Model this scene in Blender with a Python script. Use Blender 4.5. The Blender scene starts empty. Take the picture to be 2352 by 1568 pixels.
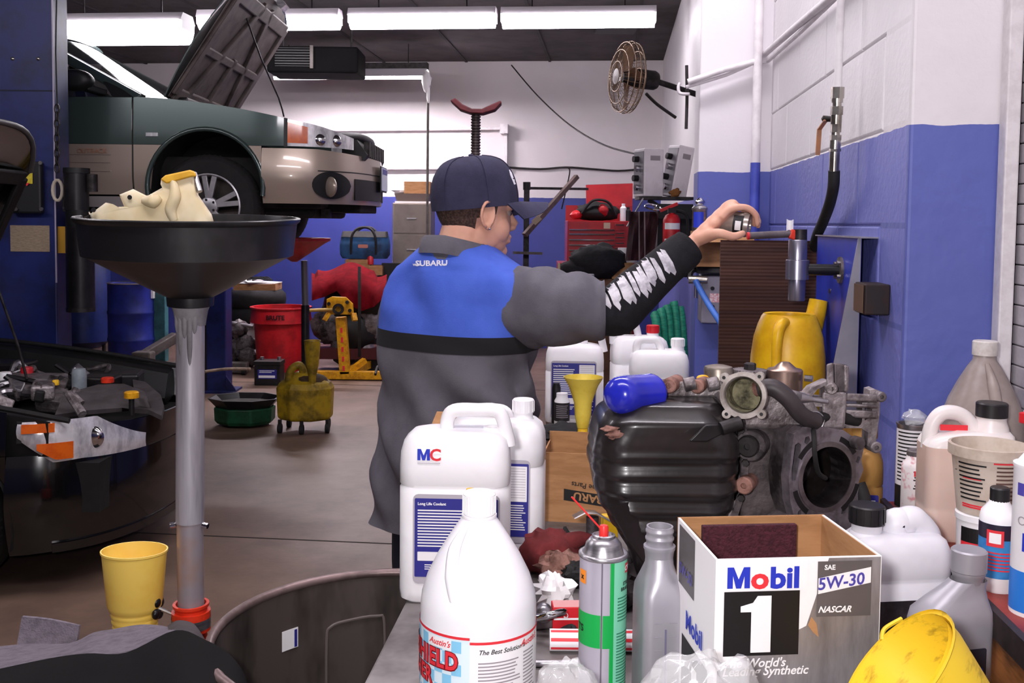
import bpy, bmesh, math, random
from mathutils import Matrix, Vector, Euler
random.seed(7)
S = bpy.context.scene
COL = S.collection
PI = math.pi

# ---------------------------------------------------------------- camera
FPX, HZ, PITCH, ROLL, CAMZ = 2300.0, 512.0, math.radians(3.3), 0.0105, 1.58
VC = HZ + FPX * math.tan(PITCH)
cam_d = bpy.data.cameras.new('camera')
cam_d.sensor_width = 36.0
cam_d.lens = FPX / 2352.0 * 36.0
cam_d.shift_y = -(784.0 - VC) / 2352.0
cam_d.clip_start = 0.02
cam = bpy.data.objects.new('camera', cam_d)
COL.objects.link(cam)
CR = Matrix.Rotation(PI / 2 - PITCH, 4, 'X')
CROT = CR @ Matrix.Rotation(ROLL, 4, 'Z')
cam.matrix_world = Matrix.Translation((0, 0, CAMZ)) @ CROT
S.camera = cam
C3 = CROT.to_3x3()

def ray(u, v):
    return C3 @ Vector(((u - 1176.0) / FPX, (VC - v) / FPX, -1.0))
def P(u, v, Y):
    d = ray(u, v); t = Y / d.y
    return Vector((d.x * t, Y, CAMZ + d.z * t))
def PZ(u, v, z):
    d = ray(u, v); t = (z - CAMZ) / d.z
    return Vector((d.x * t, d.y * t, z))
def PX(u, v, X):
    d = ray(u, v); t = X / d.x
    return Vector((X, d.y * t, CAMZ + d.z * t))
PHI = math.radians(5.8)
def RW(r, d, z=0.0):
    return Vector((r * math.cos(PHI) + d * math.sin(PHI), -r * math.sin(PHI) + d * math.cos(PHI), z))
RM = Matrix.Rotation(-PHI, 4, 'Z')

# ---------------------------------------------------------------- world, exposure, large lights
S.view_settings.view_transform = 'Standard'
S.view_settings.look = 'None'
S.view_settings.exposure = 1.68
S.view_settings.gamma = 1.0
S.view_settings.use_curve_mapping = False
W = bpy.data.worlds.new('world'); S.world = W; W.use_nodes = True
W.node_tree.nodes['Background'].inputs[0].default_value = (0.55, 0.5, 0.56, 1)
W.node_tree.nodes['Background'].inputs[1].default_value = 0.05
# the camera's own flash, left of the lens
fl = bpy.data.lights.new('camera_flash', 'AREA'); fl.energy = 6.5; fl.size = 0.07; fl.color = (1.0, 0.96, 0.98)
flo = bpy.data.objects.new('camera_flash', fl); COL.objects.link(flo)
flo.location = (-0.10, -0.02, CAMZ + 0.07); flo.rotation_euler = (math.radians(84), 0, math.radians(-4))

# ---------------------------------------------------------------- materials
def lin(c):
    if isinstance(c, str):
        c = tuple(int(c[i:i+2], 16) / 255 for i in (0, 2, 4))
    return tuple((x / 12.92 if x <= 0.04045 else ((x + 0.055) / 1.055) ** 2.4) for x in c) + (1.0,)
MC = {}
def mat(name, c, c2=None, sc=8.0, rough=0.5, metal=0.0, bump=0.0, bsc=None, trans=0.0, alpha=1.0, emit=0.0,
        lo=0.42, hi=0.62, stretch=None, coat=0.0, sss=0.0, spec=0.5, det=4.0, rvar=0.0, ior=1.45):
    if name in MC: return MC[name]
    m = bpy.data.materials.new(name); m.use_nodes = True
    nt = m.node_tree; b = nt.nodes['Principled BSDF']; L = nt.links.new
    b.inputs['Base Color'].default_value = lin(c)
    b.inputs['Roughness'].default_value = rough
    b.inputs['Metallic'].default_value = metal
    b.inputs['Specular IOR Level'].default_value = spec
    b.inputs['IOR'].default_value = ior
    if trans: b.inputs['Transmission Weight'].default_value = trans
    if alpha < 1: b.inputs['Alpha'].default_value = alpha
    if coat:
        b.inputs['Coat Weight'].default_value = coat; b.inputs['Coat Roughness'].default_value = 0.06
    if sss:
        b.inputs['Subsurface Weight'].default_value = sss
        b.inputs['Subsurface Radius'].default_value = (0.01, 0.004, 0.002)
    if emit:
        b.inputs['Emission Color'].default_value = lin(c); b.inputs['Emission Strength'].default_value = emit
    if c2 is not None or bump or rvar:
        tc = nt.nodes.new('ShaderNodeTexCoord'); mp = nt.nodes.new('ShaderNodeMapping')
        L(tc.outputs['Object'], mp.inputs['Vector'])
        if stretch: mp.inputs['Scale'].default_value = stretch
    if c2 is not None:
        n = nt.nodes.new('ShaderNodeTexNoise'); n.inputs['Scale'].default_value = sc; n.inputs['Detail'].default_value = det
        n.inputs['Roughness'].default_value = 0.65
        L(mp.outputs[0], n.inputs['Vector'])
        r = nt.nodes.new('ShaderNodeValToRGB')
        r.color_ramp.elements[0].position = lo; r.color_ramp.elements[0].color = lin(c)
        r.color_ramp.elements[1].position = hi; r.color_ramp.elements[1].color = lin(c2)
        L(n.outputs['Fac'], r.inputs['Fac']); L(r.outputs['Color'], b.inputs['Base Color'])
        if rvar:
            mr = nt.nodes.new('ShaderNodeMapRange'); mr.inputs[3].default_value = rough; mr.inputs[4].default_value = min(1, rough + rvar)
            L(n.outputs['Fac'], mr.inputs[0]); L(mr.outputs[0], b.inputs['Roughness'])
    if bump:
        n2 = nt.nodes.new('ShaderNodeTexNoise'); n2.inputs['Scale'].default_value = bsc or sc * 3; n2.inputs['Detail'].default_value = 3
        L(mp.outputs[0], n2.inputs['Vector'])
        bp = nt.nodes.new('ShaderNodeBump'); bp.inputs['Strength'].default_value = bump; bp.inputs['Distance'].default_value = 0.01
        L(n2.outputs['Fac'], bp.inputs['Height']); L(bp.outputs[0], b.inputs['Normal'])
    MC[name] = m
    return m

def two_tone(name, top, bot, zsplit, bump=0.25, bsc=40, dirt=None):
    """painted masonry: one paint above zsplit (world height), another below"""
    m = bpy.data.materials.new(name); m.use_nodes = True
    nt = m.node_tree; b = nt.nodes['Principled BSDF']; L = nt.links.new
    g = nt.nodes.new('ShaderNodeNewGeometry'); sx = nt.nodes.new('ShaderNodeSeparateXYZ'); L(g.outputs['Position'], sx.inputs[0])
    n = nt.nodes.new('ShaderNodeTexNoise'); n.inputs['Scale'].default_value = 14; n.inputs['Detail'].default_value = 3
    L(g.outputs['Position'], n.inputs['Vector'])
    ma = nt.nodes.new('ShaderNodeMath'); ma.operation = 'MULTIPLY_ADD'; ma.inputs[1].default_value = 0.012; L(n.outputs['Fac'], ma.inputs[0]); L(sx.outputs['Z'], ma.inputs[2])
    gt = nt.nodes.new('ShaderNodeMath'); gt.operation = 'GREATER_THAN'; gt.inputs[1].default_value = zsplit + 0.006; L(ma.outputs[0], gt.inputs[0])
    n3 = nt.nodes.new('ShaderNodeTexNoise'); n3.inputs['Scale'].default_value = 3.0; n3.inputs['Detail'].default_value = 6; L(g.outputs['Position'], n3.inputs['Vector'])
    def var(c, k):
        mx = nt.nodes.new('ShaderNodeMix'); mx.data_type = 'RGBA'; l = lin(c)
        mx.inputs[6].default_value = l; mx.inputs[7].default_value = tuple(x * k for x in l[:3]) + (1,)
        L(n3.outputs['Fac'], mx.inputs[0]); return mx
    a1 = var(bot, 0.72); a2 = var(top, 0.84)
    mx = nt.nodes.new('ShaderNodeMix'); mx.data_type = 'RGBA'
    L(gt.outputs[0], mx.inputs[0]); L(a1.outputs[2], mx.inputs[6]); L(a2.outputs[2], mx.inputs[7])
    L(mx.outputs[2], b.inputs['Base Color']); b.inputs['Roughness'].default_value = 0.5
    n2 = nt.nodes.new('ShaderNodeTexNoise'); n2.inputs['Scale'].default_value = bsc; n2.inputs['Detail'].default_value = 4; L(g.outputs['Position'], n2.inputs['Vector'])
    bp = nt.nodes.new('ShaderNodeBump'); bp.inputs['Strength'].default_value = bump; bp.inputs['Distance'].default_value = 0.01
    L(n2.outputs['Fac'], bp.inputs['Height']); L(bp.outputs[0], b.inputs['Normal'])
    MC[name] = m
    return m

# ---------------------------------------------------------------- geometry collector
def rr(w, d, r, n=4):
    """rounded rectangle loop, centred, counter clockwise"""
    r = min(r, w / 2 - 1e-5, d / 2 - 1e-5); out = []
    for cx, cy, a0 in ((w/2 - r, d/2 - r, 0), (-w/2 + r, d/2 - r, 90), (-w/2 + r, -d/2 + r, 180), (w/2 - r, -d/2 + r, 270)):
        for i in range(n + 1):
            a = math.radians(a0 + 90 * i / n); out.append((cx + r * math.cos(a), cy + r * math.sin(a)))
    return out
def catmull(pts, k=6, closed=False):
    pts = [Vector(p) for p in pts]; n = len(pts)
    if n < 3: return pts
    out = []
    rng = range(n) if closed else range(n - 1)
    for i in rng:
        if closed: a, b, c, d = pts[i-1], pts[i], pts[(i+1) % n], pts[(i+2) % n]
        else: a, b, c, d = pts[max(i-1, 0)], pts[i], pts[i+1], pts[min(i+2, n-1)]
        for j in range(k):
            t = j / k
            out.append(0.5 * ((2*b) + (c - a) * t + (2*a - 5*b + 4*c - d) * t*t + (3*b - a - 3*c + d) * t**3))
    if not closed: out.append(pts[-1])
    return out
def frame(d):
    d = Vector(d).normalized(); a = Vector((0, 0, 1)) if abs(d.z) < 0.9 else Vector((1, 0, 0))
    x = d.cross(a).normalized(); return x, d.cross(x).normalized()
class G:
    def __init__(s): s.v = []; s.f = []
    def add(s, vs, fs):
        o = len(s.v); s.v += [Vector(p) for p in vs]; s.f += [tuple(i + o for i in f) for f in fs]; return s
    def box(s, x0, x1, y0, y1, z0, z1):
        return s.add([(x0,y0,z0),(x1,y0,z0),(x1,y1,z0),(x0,y1,z0),(x0,y0,z1),(x1,y0,z1),(x1,y1,z1),(x0,y1,z1)],
                     [(0,3,2,1),(4,5,6,7),(0,1,5,4),(1,2,6,5),(2,3,7,6),(3,0,4,7)])
    def obox(s, c, size, rot=(0,0,0)):
        m = Matrix.Translation(c) @ (rot if isinstance(rot, Matrix) else Euler(rot).to_matrix().to_4x4())
        g = G().box(-size[0]/2, size[0]/2, -size[1]/2, size[1]/2, -size[2]/2, size[2]/2)
        return s.add([m @ p for p in g.v], g.f)
    def beam(s, p0, p1, w, h=None, up=(0,0,1)):
        p0, p1 = Vector(p0), Vector(p1); d = (p1 - p0).normalized(); up = Vector(up)
        if abs(d.dot(up)) > 0.98: up = Vector((0, 1, 0))
        x = d.cross(up).normalized() * w / 2; y = x.cross(d).normalized() * (h or w) / 2
        vs = [p + a * x + b * y for p in (p0, p1) for a, b in ((-1,-1),(1,-1),(1,1),(-1,1))]
        return s.add(vs, [(0,1,2,3),(7,6,5,4),(0,4,5,1),(1,5,6,2),(2,6,7,3),(3,7,4,0)])
    def loft(s, rings, c0=True, c1=True, closed=True):
        n = len(rings[0]); vs = [p for r in rings for p in r]; fs = []
        for i in range(len(rings) - 1):
            for j in range(n if closed else n - 1):
                k = (j + 1) % n; fs.append((i*n + j, i*n + k, (i+1)*n + k, (i+1)*n + j))
        if c0: fs.append(tuple(range(n - 1, -1, -1)))
        if c1: fs.append(tuple((len(rings) - 1) * n + j for j in range(n)))
        return s.add(vs, fs)
    def cyl(s, p0, p1, r0, r1=None, n=16, cap=True):
        p0, p1 = Vector(p0), Vector(p1); r1 = r0 if r1 is None else r1; x, y = frame(p1 - p0)
        rg = [[p + (x * math.cos(2*PI*i/n) + y * math.sin(2*PI*i/n)) * r for i in range(n)] for p, r in ((p0, r0), (p1, r1))]
        return s.loft(rg, cap, cap)
    def tube(s, pts, r, n=8, k=5, closed=False, cap=True):
        pts = catmull(pts, k, closed) if k > 1 else [Vector(p) for p in pts]; m = len(pts)
        rs = r if isinstance(r, (list, tuple)) else [r, r]
        def rad(i):
            t = i / max(1, m - 1) * (len(rs) - 1); a = min(int(t), len(rs) - 2); return rs[a] + (rs[a+1] - rs[a]) * (t - a)
        rg = []; px = None
        for i, p in enumerate(pts):
            d = (pts[(i+1) % m] - pts[i-1]) if closed else (pts[min(i+1, m-1)] - pts[max(i-1, 0)])
            if d.length < 1e-9: d = Vector((0,0,1))
            d.normalize()
            if px is None: px, _ = frame(d)
            px = (px - d * px.dot(d)).normalized(); py = d.cross(px)
            rg.append([p + (px * math.cos(2*PI*j/n) + py * math.sin(2*PI*j/n)) * rad(i) for j in range(n)])
        if closed: rg.append(rg[0])
        return s.loft(rg, cap and not closed, cap and not closed)
    def lathe(s, prof, n=28, o=(0,0,0), sx=1.0, sy=1.0, c0=False, c1=False):
        o = Vector(o)
        rg = [[o + Vector((sx * r * math.cos(2*PI*i/n), sy * r * math.sin(2*PI*i/n), z)) for i in range(n)] for r, z in prof]
        return s.loft(rg, c0, c1)
    def prism(s, poly, lo, hi, ax='y'):
        """extrude a 2D polygon along an axis: ax y -> poly is (x,z); z -> (x,y); x -> (y,z)"""
        def q(p, t): return (p[0], t, p[1]) if ax == 'y' else ((p[0], p[1], t) if ax == 'z' else (t, p[0], p[1]))
        return s.loft([[q(p, lo) for p in poly], [q(p, hi) for p in poly]])
    def ell(s, c, r, n=16, m=10, rot=None):
        c = Vector(c); r = (r, r, r) if isinstance(r, (int, float)) else r
        rg = []
        for i in range(m + 1):
            a = -PI/2 + PI * i / m; q = max(math.cos(a), 1e-3)
            rg.append([Vector((r[0]*q*math.cos(2*PI*j/n), r[1]*q*math.sin(2*PI*j/n), r[2]*math.sin(a))) for j in range(n)])
        if rot is not None: rg = [[rot @ p for p in g] for g in rg]
        return s.loft([[p + c for p in g] for g in rg])
    def sheet(s, rows, th=0.002, nrm=None):
        """grid of points given thickness"""
        R, Cn = len(rows), len(rows[0]); pts = [[Vector(p) for p in r] for r in rows]
        def nr(i, j):
            if nrm is not None: return Vector(nrm)
            a = pts[min(i+1, R-1)][j] - pts[max(i-1, 0)][j]; b = pts[i][min(j+1, Cn-1)] - pts[i][max(j-1, 0)]
            q = a.cross(b); return q.normalized() if q.length > 1e-12 else Vector((0,0,1))
        top = [p for r in pts for p in r]; bot = [pts[i][j] - nr(i, j) * th for i in range(R) for j in range(Cn)]
        N = R * Cn; fs = []
        for i in range(R - 1):
            for j in range(Cn - 1):
                a, b, c, d = i*Cn+j, i*Cn+j+1, (i+1)*Cn+j+1, (i+1)*Cn+j
                fs += [(a,d,c,b), (N+a,N+b,N+c,N+d)]
        for j in range(Cn - 1):
            fs += [(j, j+1, N+j+1, N+j), ((R-1)*Cn+j+1, (R-1)*Cn+j, N+(R-1)*Cn+j, N+(R-1)*Cn+j+1)]
        for i in range(R - 1):
            fs += [((i+1)*Cn, i*Cn, N+i*Cn, N+(i+1)*Cn), (i*Cn+Cn-1, (i+1)*Cn+Cn-1, N+(i+1)*Cn+Cn-1, N+i*Cn+Cn-1)]
        return s.add(top + bot, fs)
    def xf(s, m): s.v = [m @ p for p in s.v]; return s
    def merge(s, g): return s.add(g.v, g.f)
    def build(s, name, m, parent=None, sm=40, bevel=0, sub=0, world=False, loc=None, noise=0, nsc=6, bseg=2):
        vs = s.v
        if world and parent is not None:
            inv = WM[parent.name].inverted(); vs = [inv @ p for p in vs]
        if noise:
            from mathutils import noise as nz
            vs = [p + nz.noise_vector(p * nsc) * noise for p in vs]
        me = bpy.data.meshes.new(name); me.from_pydata([tuple(p) for p in vs], [], s.f)
        bm = bmesh.new(); bm.from_mesh(me); bmesh.ops.recalc_face_normals(bm, faces=bm.faces); bm.to_mesh(me); bm.free()
        if sm:
            for p in me.polygons: p.use_smooth = True
            me.set_sharp_from_angle(angle=math.radians(sm))
        me.materials.append(m)
        o = bpy.data.objects.new(name, me); COL.objects.link(o)
        if parent is not None:
            o.parent = parent; WM[o.name] = WM[parent.name]
        else: WM[o.name] = Matrix()
        if loc is not None: o.location = loc
        if bevel:
            b = o.modifiers.new('bevel', 'BEVEL'); b.width = bevel; b.segments = bseg; b.limit_method = 'ANGLE'; b.angle_limit = math.radians(35)
        if sub:
            q = o.modifiers.new('subsurf', 'SUBSURF'); q.levels = sub; q.render_levels = sub
        return o
WM = {}
def tag(o, label, cat, group=None, kind=None):
    o['label'] = label; o['category'] = cat
    if group: o['group'] = group
    if kind: o['kind'] = kind
    return o
def thing(name, label, cat, loc=(0,0,0), rz=0.0, group=None, rot=None):
    o = bpy.data.objects.new(name, None); COL.objects.link(o); o.empty_display_size = 0.05
    m = Matrix.Translation(loc) @ (rot if rot is not None else Matrix.Rotation(rz, 4, 'Z'))
    o.matrix_world = m; WM[o.name] = m
    return tag(o, label, cat, group)
def struct(o): o['kind'] = 'structure'; return o

# ---------------------------------------------------------------- lettering
TXC = {}
def text(s, h, m, parent, M, name='lettering', bold=0.0, ext=0.0004, sx=1.0, shear=0.0, align='CENTER', bend=None, space=1.0):
    """flat print: h = cap height; M maps text plane (x right, y up) to the parent's space; bend = (radius) wraps round a vertical cylinder at the parent's origin"""
    key = (s, bold, shear, align, space)
    if key not in TXC:
        c = bpy.data.curves.new('t', 'FONT'); c.body = s; c.size = 1.0; c.align_x = align; c.offset = bold; c.shear = shear; c.resolution_u = 3; c.space_character = space
        o = bpy.data.objects.new('t', c); COL.objects.link(o); bpy.context.view_layer.update()
        dg = bpy.context.evaluated_depsgraph_get(); me = o.evaluated_get(dg).to_mesh()
        TXC[key] = ([v.co.copy() for v in me.vertices], [tuple(p.vertices) for p in me.polygons])
        o.evaluated_get(dg).to_mesh_clear(); bpy.data.objects.remove(o); bpy.data.curves.remove(c)
    vs, fs = TXC[key]; k = h / 0.69
    if bend:
        g = G(); bm = bmesh.new(); bv = [bm.verts.new((v.x * k * sx, v.y * k, 0)) for v in vs]
        for f in fs:
            try: bm.faces.new([bv[i] for i in f])
            except ValueError: pass
        bmesh.ops.triangulate(bm, faces=bm.faces)
        bm.verts.ensure_lookup_table(); bm.verts.index_update()
        a0, z0, R = bend
        pts = []
        for v in bm.verts:
            a = a0 + v.co.x / R; pts.append((R * math.sin(a), -R * math.cos(a), z0 + v.co.y))
        g.add(pts, [tuple(q.index for q in f.verts) for f in bm.faces]); bm.free()
        if M is not None: g.xf(M)
        return g.build(name, m, parent, sm=0)
    g = G(); n = len(vs)
    g.add([M @ Vector((v.x * k * sx, v.y * k, ext)) for v in vs], fs)
    o = g.build(name, m, parent, sm=0)
    return o
def front(x, y, z):   # text plane facing -Y
    return Matrix.Translation((x, y, z)) @ Matrix.Rotation(PI / 2, 4, 'X')

# ---------------------------------------------------------------- shared palette
M_white_pl = mat('white_plastic', 'f4f2f4', 'e9e6e8', sc=6, rough=0.38, sss=0.12)
M_white_lab = mat('white_label', 'f2eff0', rough=0.5)
M_navy = mat('navy_print', '2a2a86', rough=0.45)
M_blue_ink = mat('blue_ink', '2436b8', rough=0.5)
M_red_ink = mat('red_ink', 'e0313c', rough=0.5)
M_black_ink = mat('black_ink', '141214', rough=0.5)
M_grey_lab = mat('grey_label_border', 'b4aeb6', rough=0.5)
M_black_pl = mat('black_plastic', '131214', '201e20', sc=14, rough=0.38)
M_black_rub = mat('black_rubber', '151415', '1f1d1e', sc=20, rough=0.75)
M_steel = mat('brushed_steel', 'b9b6ba', '8f8c92', sc=14, rough=0.32, metal=0.9, stretch=(1, 1, 6))
M_chrome = mat('chrome', 'd8d6da', rough=0.12, metal=1.0)
M_castal = mat('cast_aluminium', '8a8284', '5c5455', sc=16, rough=0.55, metal=0.55, bump=0.25, bsc=90)
M_castdark = mat('grimy_casting', '675e60', '252021', sc=11, rough=0.6, metal=0.35, bump=0.3, bsc=60)
M_card = mat('cardboard', 'b08258', '9c7048', sc=9, rough=0.85, stretch=(1, 1, 5))
M_card_dk = mat('cardboard_inside', '95683f', '7c5634', sc=7, rough=0.9)
M_yellow_pl = mat('yellow_plastic', 'f2c024', 'dba21a', sc=10, rough=0.42, sss=0.05)
M_yellow_pale = mat('pale_yellow_plastic', 'f0d85a', 'dcbc3a', sc=9, rough=0.45, sss=0.1)
M_yellow_metal = mat('yellow_paint', 'e2a410', 'b87c0c', sc=18, rough=0.45)
M_red_paint = mat('red_paint', 'b01a22', '8c1218', sc=6, rough=0.35, coat=0.3)
M_red_pl = mat('red_plastic', 'd2202a', 'a81820', sc=6, rough=0.45)
M_orange_red = mat('orange_red_paint', 'e23a1e', 'b42814', sc=14, rough=0.4)
M_dark_steel = mat('dark_steel', '3a3638', '24211f', sc=20, rough=0.5, metal=0.6)
M_blue_lift = mat('lift_blue_paint', '1a2562', '131a48', sc=5, rough=0.45)
M_silver_pl = mat('silver_plastic', 'a7a4ab', '97949c', sc=5, rough=0.4, metal=0.35)
M_rag_red = mat('red_cloth', '9e1f2a', '86161f', sc=18, rough=0.95, bump=0.15, bsc=200)
# ================================================================ the room
ZP = 1.776           # height of the blue dado on the near walls
M_floor = mat('oily_concrete', '846c5c', '5a473f', sc=1.1, rough=0.36, bump=0.08, bsc=30, lo=0.35, hi=0.7, det=8, rvar=0.3, spec=0.4)
M_wallR = two_tone('painted_block', 'e9e5e8', '747ac8', ZP, 0.22, 60)
M_jamb = two_tone('painted_plaster', 'e2dcdf', '5e68b4', ZP, 0.35, 22)
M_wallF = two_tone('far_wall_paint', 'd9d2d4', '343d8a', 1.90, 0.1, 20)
M_ceil = mat('dark_ceiling', '4f484a', '403a3c', sc=3, rough=0.9)
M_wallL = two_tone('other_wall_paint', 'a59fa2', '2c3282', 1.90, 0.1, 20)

RR, DJ, DF, HC = 0.561, 2.0, 12.6, 3.6    # right wall, its near end, far wall (room axes), ceiling height
def rbox(g, r0, r1, d0, d1, z0, z1):
    b = G().box(r0, r1, d0, d1, z0, z1); b.xf(RM); return g.merge(b)
floor = struct(rbox(G(), -9, 4.5, -4, 13.2, -0.1, 0.0).build('floor', M_floor, sm=0))
joint = mat('floor_joint', '2c2422', rough=0.9)
for dd in (4.75, 9.4):
    rbox(G(), -8.9, 0.55, dd, dd + 0.012, 0.0, 0.0012).build('expansion_joint', joint, floor, sm=0)
ceiling = struct(rbox(G(), -9, 4.5, -4, 13.2, HC, HC + 0.1).build('ceiling', M_ceil, sm=0))
M_beam = mat('ceiling_beam', '3c3638', '332e30', sc=4, rough=0.85)
for i in range(9):
    r = -8.2 + i * 1.05
    rbox(G(), r, r + 0.03, 8.2, 12.6, HC - 0.012, HC).build('deck_seam', M_beam, ceiling, sm=0)
struct(rbox(G(), -9, 1.0, DF, DF + 0.2, 0, HC).build('wall_far', M_wallF, sm=0))
struct(rbox(G(), -9.2, -9, -4, 13.2, 0, HC).build('wall_left', M_wallL, sm=0))
struct(rbox(G(), -9, 4.5, -4.2, -4, 0, HC).build('wall_behind', M_wallL, sm=0))
wr = struct(rbox(G(), RR + 0.0055, RR + 0.2, DJ + 0.005, DF, 0, HC).build('wall_right', M_wallR, sm=0))
# laid blocks of the near stretch, 40 x 20 cm, joints recessed
blk = {}
def block(L):
    if L not in blk:
        g = G().box(-0.012, 0, 0.002, L - 0.002, 0.002, 0.198)
        o = g.build('concrete_block', M_wallR, None, sm=0, bevel=0.004); blk[L] = o.data; bpy.data.objects.remove(o)
    return blk[L]
for k in range(-2, 10):
    z = 1.583 - 0.8 + 0.2 * k + 0.2
    d = DJ + 0.008 + (0.0 if k % 2 else -0.2)
    while d < 3.74:
        L = 0.4; a = d
        if a < DJ: a, L = DJ + 0.008, 0.192
        if a + L > 3.75: L = round(3.75 - a, 3)
        if L > 0.03 and z < 3.5:
            o = bpy.data.objects.new('concrete_block', block(L)); COL.objects.link(o)
            m = o.modifiers.new('bevel', 'BEVEL'); m.width = 0.004; m.segments = 2
            o.parent = wr; o.matrix_world = Matrix.Translation(RW(RR + 0.012, a, z)) @ RM
        d += 0.4
# plastered end of the wall beside the roller door
struct(rbox(G(), RR, 0.735, DJ, DJ + 0.2, 0, HC).build('wall_jamb', M_jamb, sm=0, bevel=0.006))
# white and blue pier further down the wall
struct(rbox(G(), 0.303, RR + 0.05, 3.75, 3.95, 0, HC).build('wall_pier', two_tone('pier_paint', 'e6e1e6', '5862b4', ZP, 0.12, 40), sm=0, bevel=0.005))
# roller door: guide channel and slats
door = struct(rbox(G(), 0.785, 0.82, -1.0, DJ + 0.18, 0, HC).build('door_1', mat('door_back', '4a464a', rough=0.8), sm=0))
M_guide = mat('door_guide_white', 'dcd6d8', 'cfc8ca', sc=30, rough=0.55)
rbox(G(), 0.722, 0.748, DJ - 0.04, DJ - 0.003, 0, HC - 0.01).build('guide_channel', M_guide, door, sm=0, bevel=0.003)
M_slat = mat('door_slat_grey', 'c2bcc2', 'aaa4aa', sc=12, rough=0.5, metal=0.2)
sl = rbox(G(), 0.755, 0.786, -1.0, DJ - 0.02, 0.0008, 0.0366).build('door_slat', M_slat, door, sm=0, bevel=0.002)
for k in range(17, 78):
    o = sl if k == 17 else sl.copy()
    if k > 17: COL.objects.link(o)
    o.parent = door; o.location.z = k * 0.0378
# far side of the shop beyond the roller door line
struct(rbox(G(), 0.82, 1.0, -4, DJ + 0.18, 0, HC).build('wall_door_side', M_wallL, sm=0))

# ---------------------------------------------------------------- strip lights
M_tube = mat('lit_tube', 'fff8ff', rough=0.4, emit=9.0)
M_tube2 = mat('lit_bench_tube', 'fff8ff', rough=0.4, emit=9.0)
M_fix = mat('fixture_white', 'cfc8cf', rough=0.5)
def strip(r, d, z, L, label, n=2, group='ceiling strip lights', em=None, w=0.17):
    t = thing('strip_light', label, 'light fixture', RW(r, d, z), -PHI, group)
    G().prism([(-w/2, 0.0), (w/2, 0.0), (w*0.33, 0.06), (-w*0.33, 0.06)], -L/2, L/2, 'x').build('housing', M_fix, t, sm=0)
    G().prism([(w*0.55*math.cos(PI + PI*i/10), -0.002 + w*0.62*math.sin(PI + PI*i/10)) for i in range(11)], -L/2 + 0.012, L/2 - 0.012, 'x').build('tube_bloom', em or M_tube, t)  # bloom round the tubes, built as a thick glowing half round
    for sx in (-1, 1):
        G().box(sx*(L/2 - 0.012), sx*L/2, -w*0.4, w*0.4, -0.06, -0.0005).build('lamp_holder', M_fix, t, sm=0)
    for sx in (-0.3, 0.3):
        G().cyl((sx*L, 0, 0.06), (sx*L, 0, HC - z - 0.001), 0.006, n=6).build('hanger', M_dark_steel, t)
    return t
def strip_px(u0, u1, v, Y, label, **k):
    a = P(u0, v, Y); b = P(u1, v, Y); c = (a + b) / 2
    ri = c.x * math.cos(PHI) - c.y * math.sin(PHI); di = c.x * math.sin(PHI) + c.y * math.cos(PHI)
    return strip(ri, di, c.z + 0.02, (b - a).length * 0.985, label, **k)
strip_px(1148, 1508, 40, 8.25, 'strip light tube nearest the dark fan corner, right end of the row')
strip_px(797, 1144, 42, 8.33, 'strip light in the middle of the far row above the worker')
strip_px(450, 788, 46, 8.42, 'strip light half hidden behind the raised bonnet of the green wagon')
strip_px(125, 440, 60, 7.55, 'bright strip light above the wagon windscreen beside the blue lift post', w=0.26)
# strip lights over the bench, above and behind the picture's top edge
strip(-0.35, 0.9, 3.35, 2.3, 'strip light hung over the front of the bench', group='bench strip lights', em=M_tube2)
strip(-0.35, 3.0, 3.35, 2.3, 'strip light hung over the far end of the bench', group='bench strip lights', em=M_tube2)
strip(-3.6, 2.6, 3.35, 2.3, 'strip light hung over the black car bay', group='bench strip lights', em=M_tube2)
# hooded strip close to the far wall: lights the wall below it only
hd = P(800, 172, 11.6)
ri = hd.x * math.cos(PHI) - hd.y * math.sin(PHI); di = hd.x * math.sin(PHI) + hd.y * math.cos(PHI)
t = thing('hooded_strip_light', 'long hooded strip light close to the white far wall', 'light fixture', RW(ri, di, hd.z), -PHI)
LH = 1.85
G().prism([(-0.14, -0.03), (-0.13, -0.035), (-0.05, 0.05), (0.05, 0.05), (0.13, -0.035), (0.14, -0.03), (0.06, 0.06), (-0.06, 0.06)], -LH/2, LH/2, 'x').build('hood', M_fix, t, sm=0)
G().box(-LH/2, LH/2, -0.055, 0.055, 0.062, 0.13).build('ballast_box', M_dark_steel, t, sm=0)
for y in (-0.04, 0.04):
    G().cyl((-LH/2 + 0.03, y, 0.0), (LH/2 - 0.03, y, 0.0), 0.019, n=10).build('tube', mat('lit_tube_far', 'fff6fc', emit=65.0), t)
for sx in (-0.7, 0.7):
    G().cyl((sx, 0, 0.13), (sx, 0, HC - hd.z - 0.001), 0.006, n=6).build('hanger', M_dark_steel, t)
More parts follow.
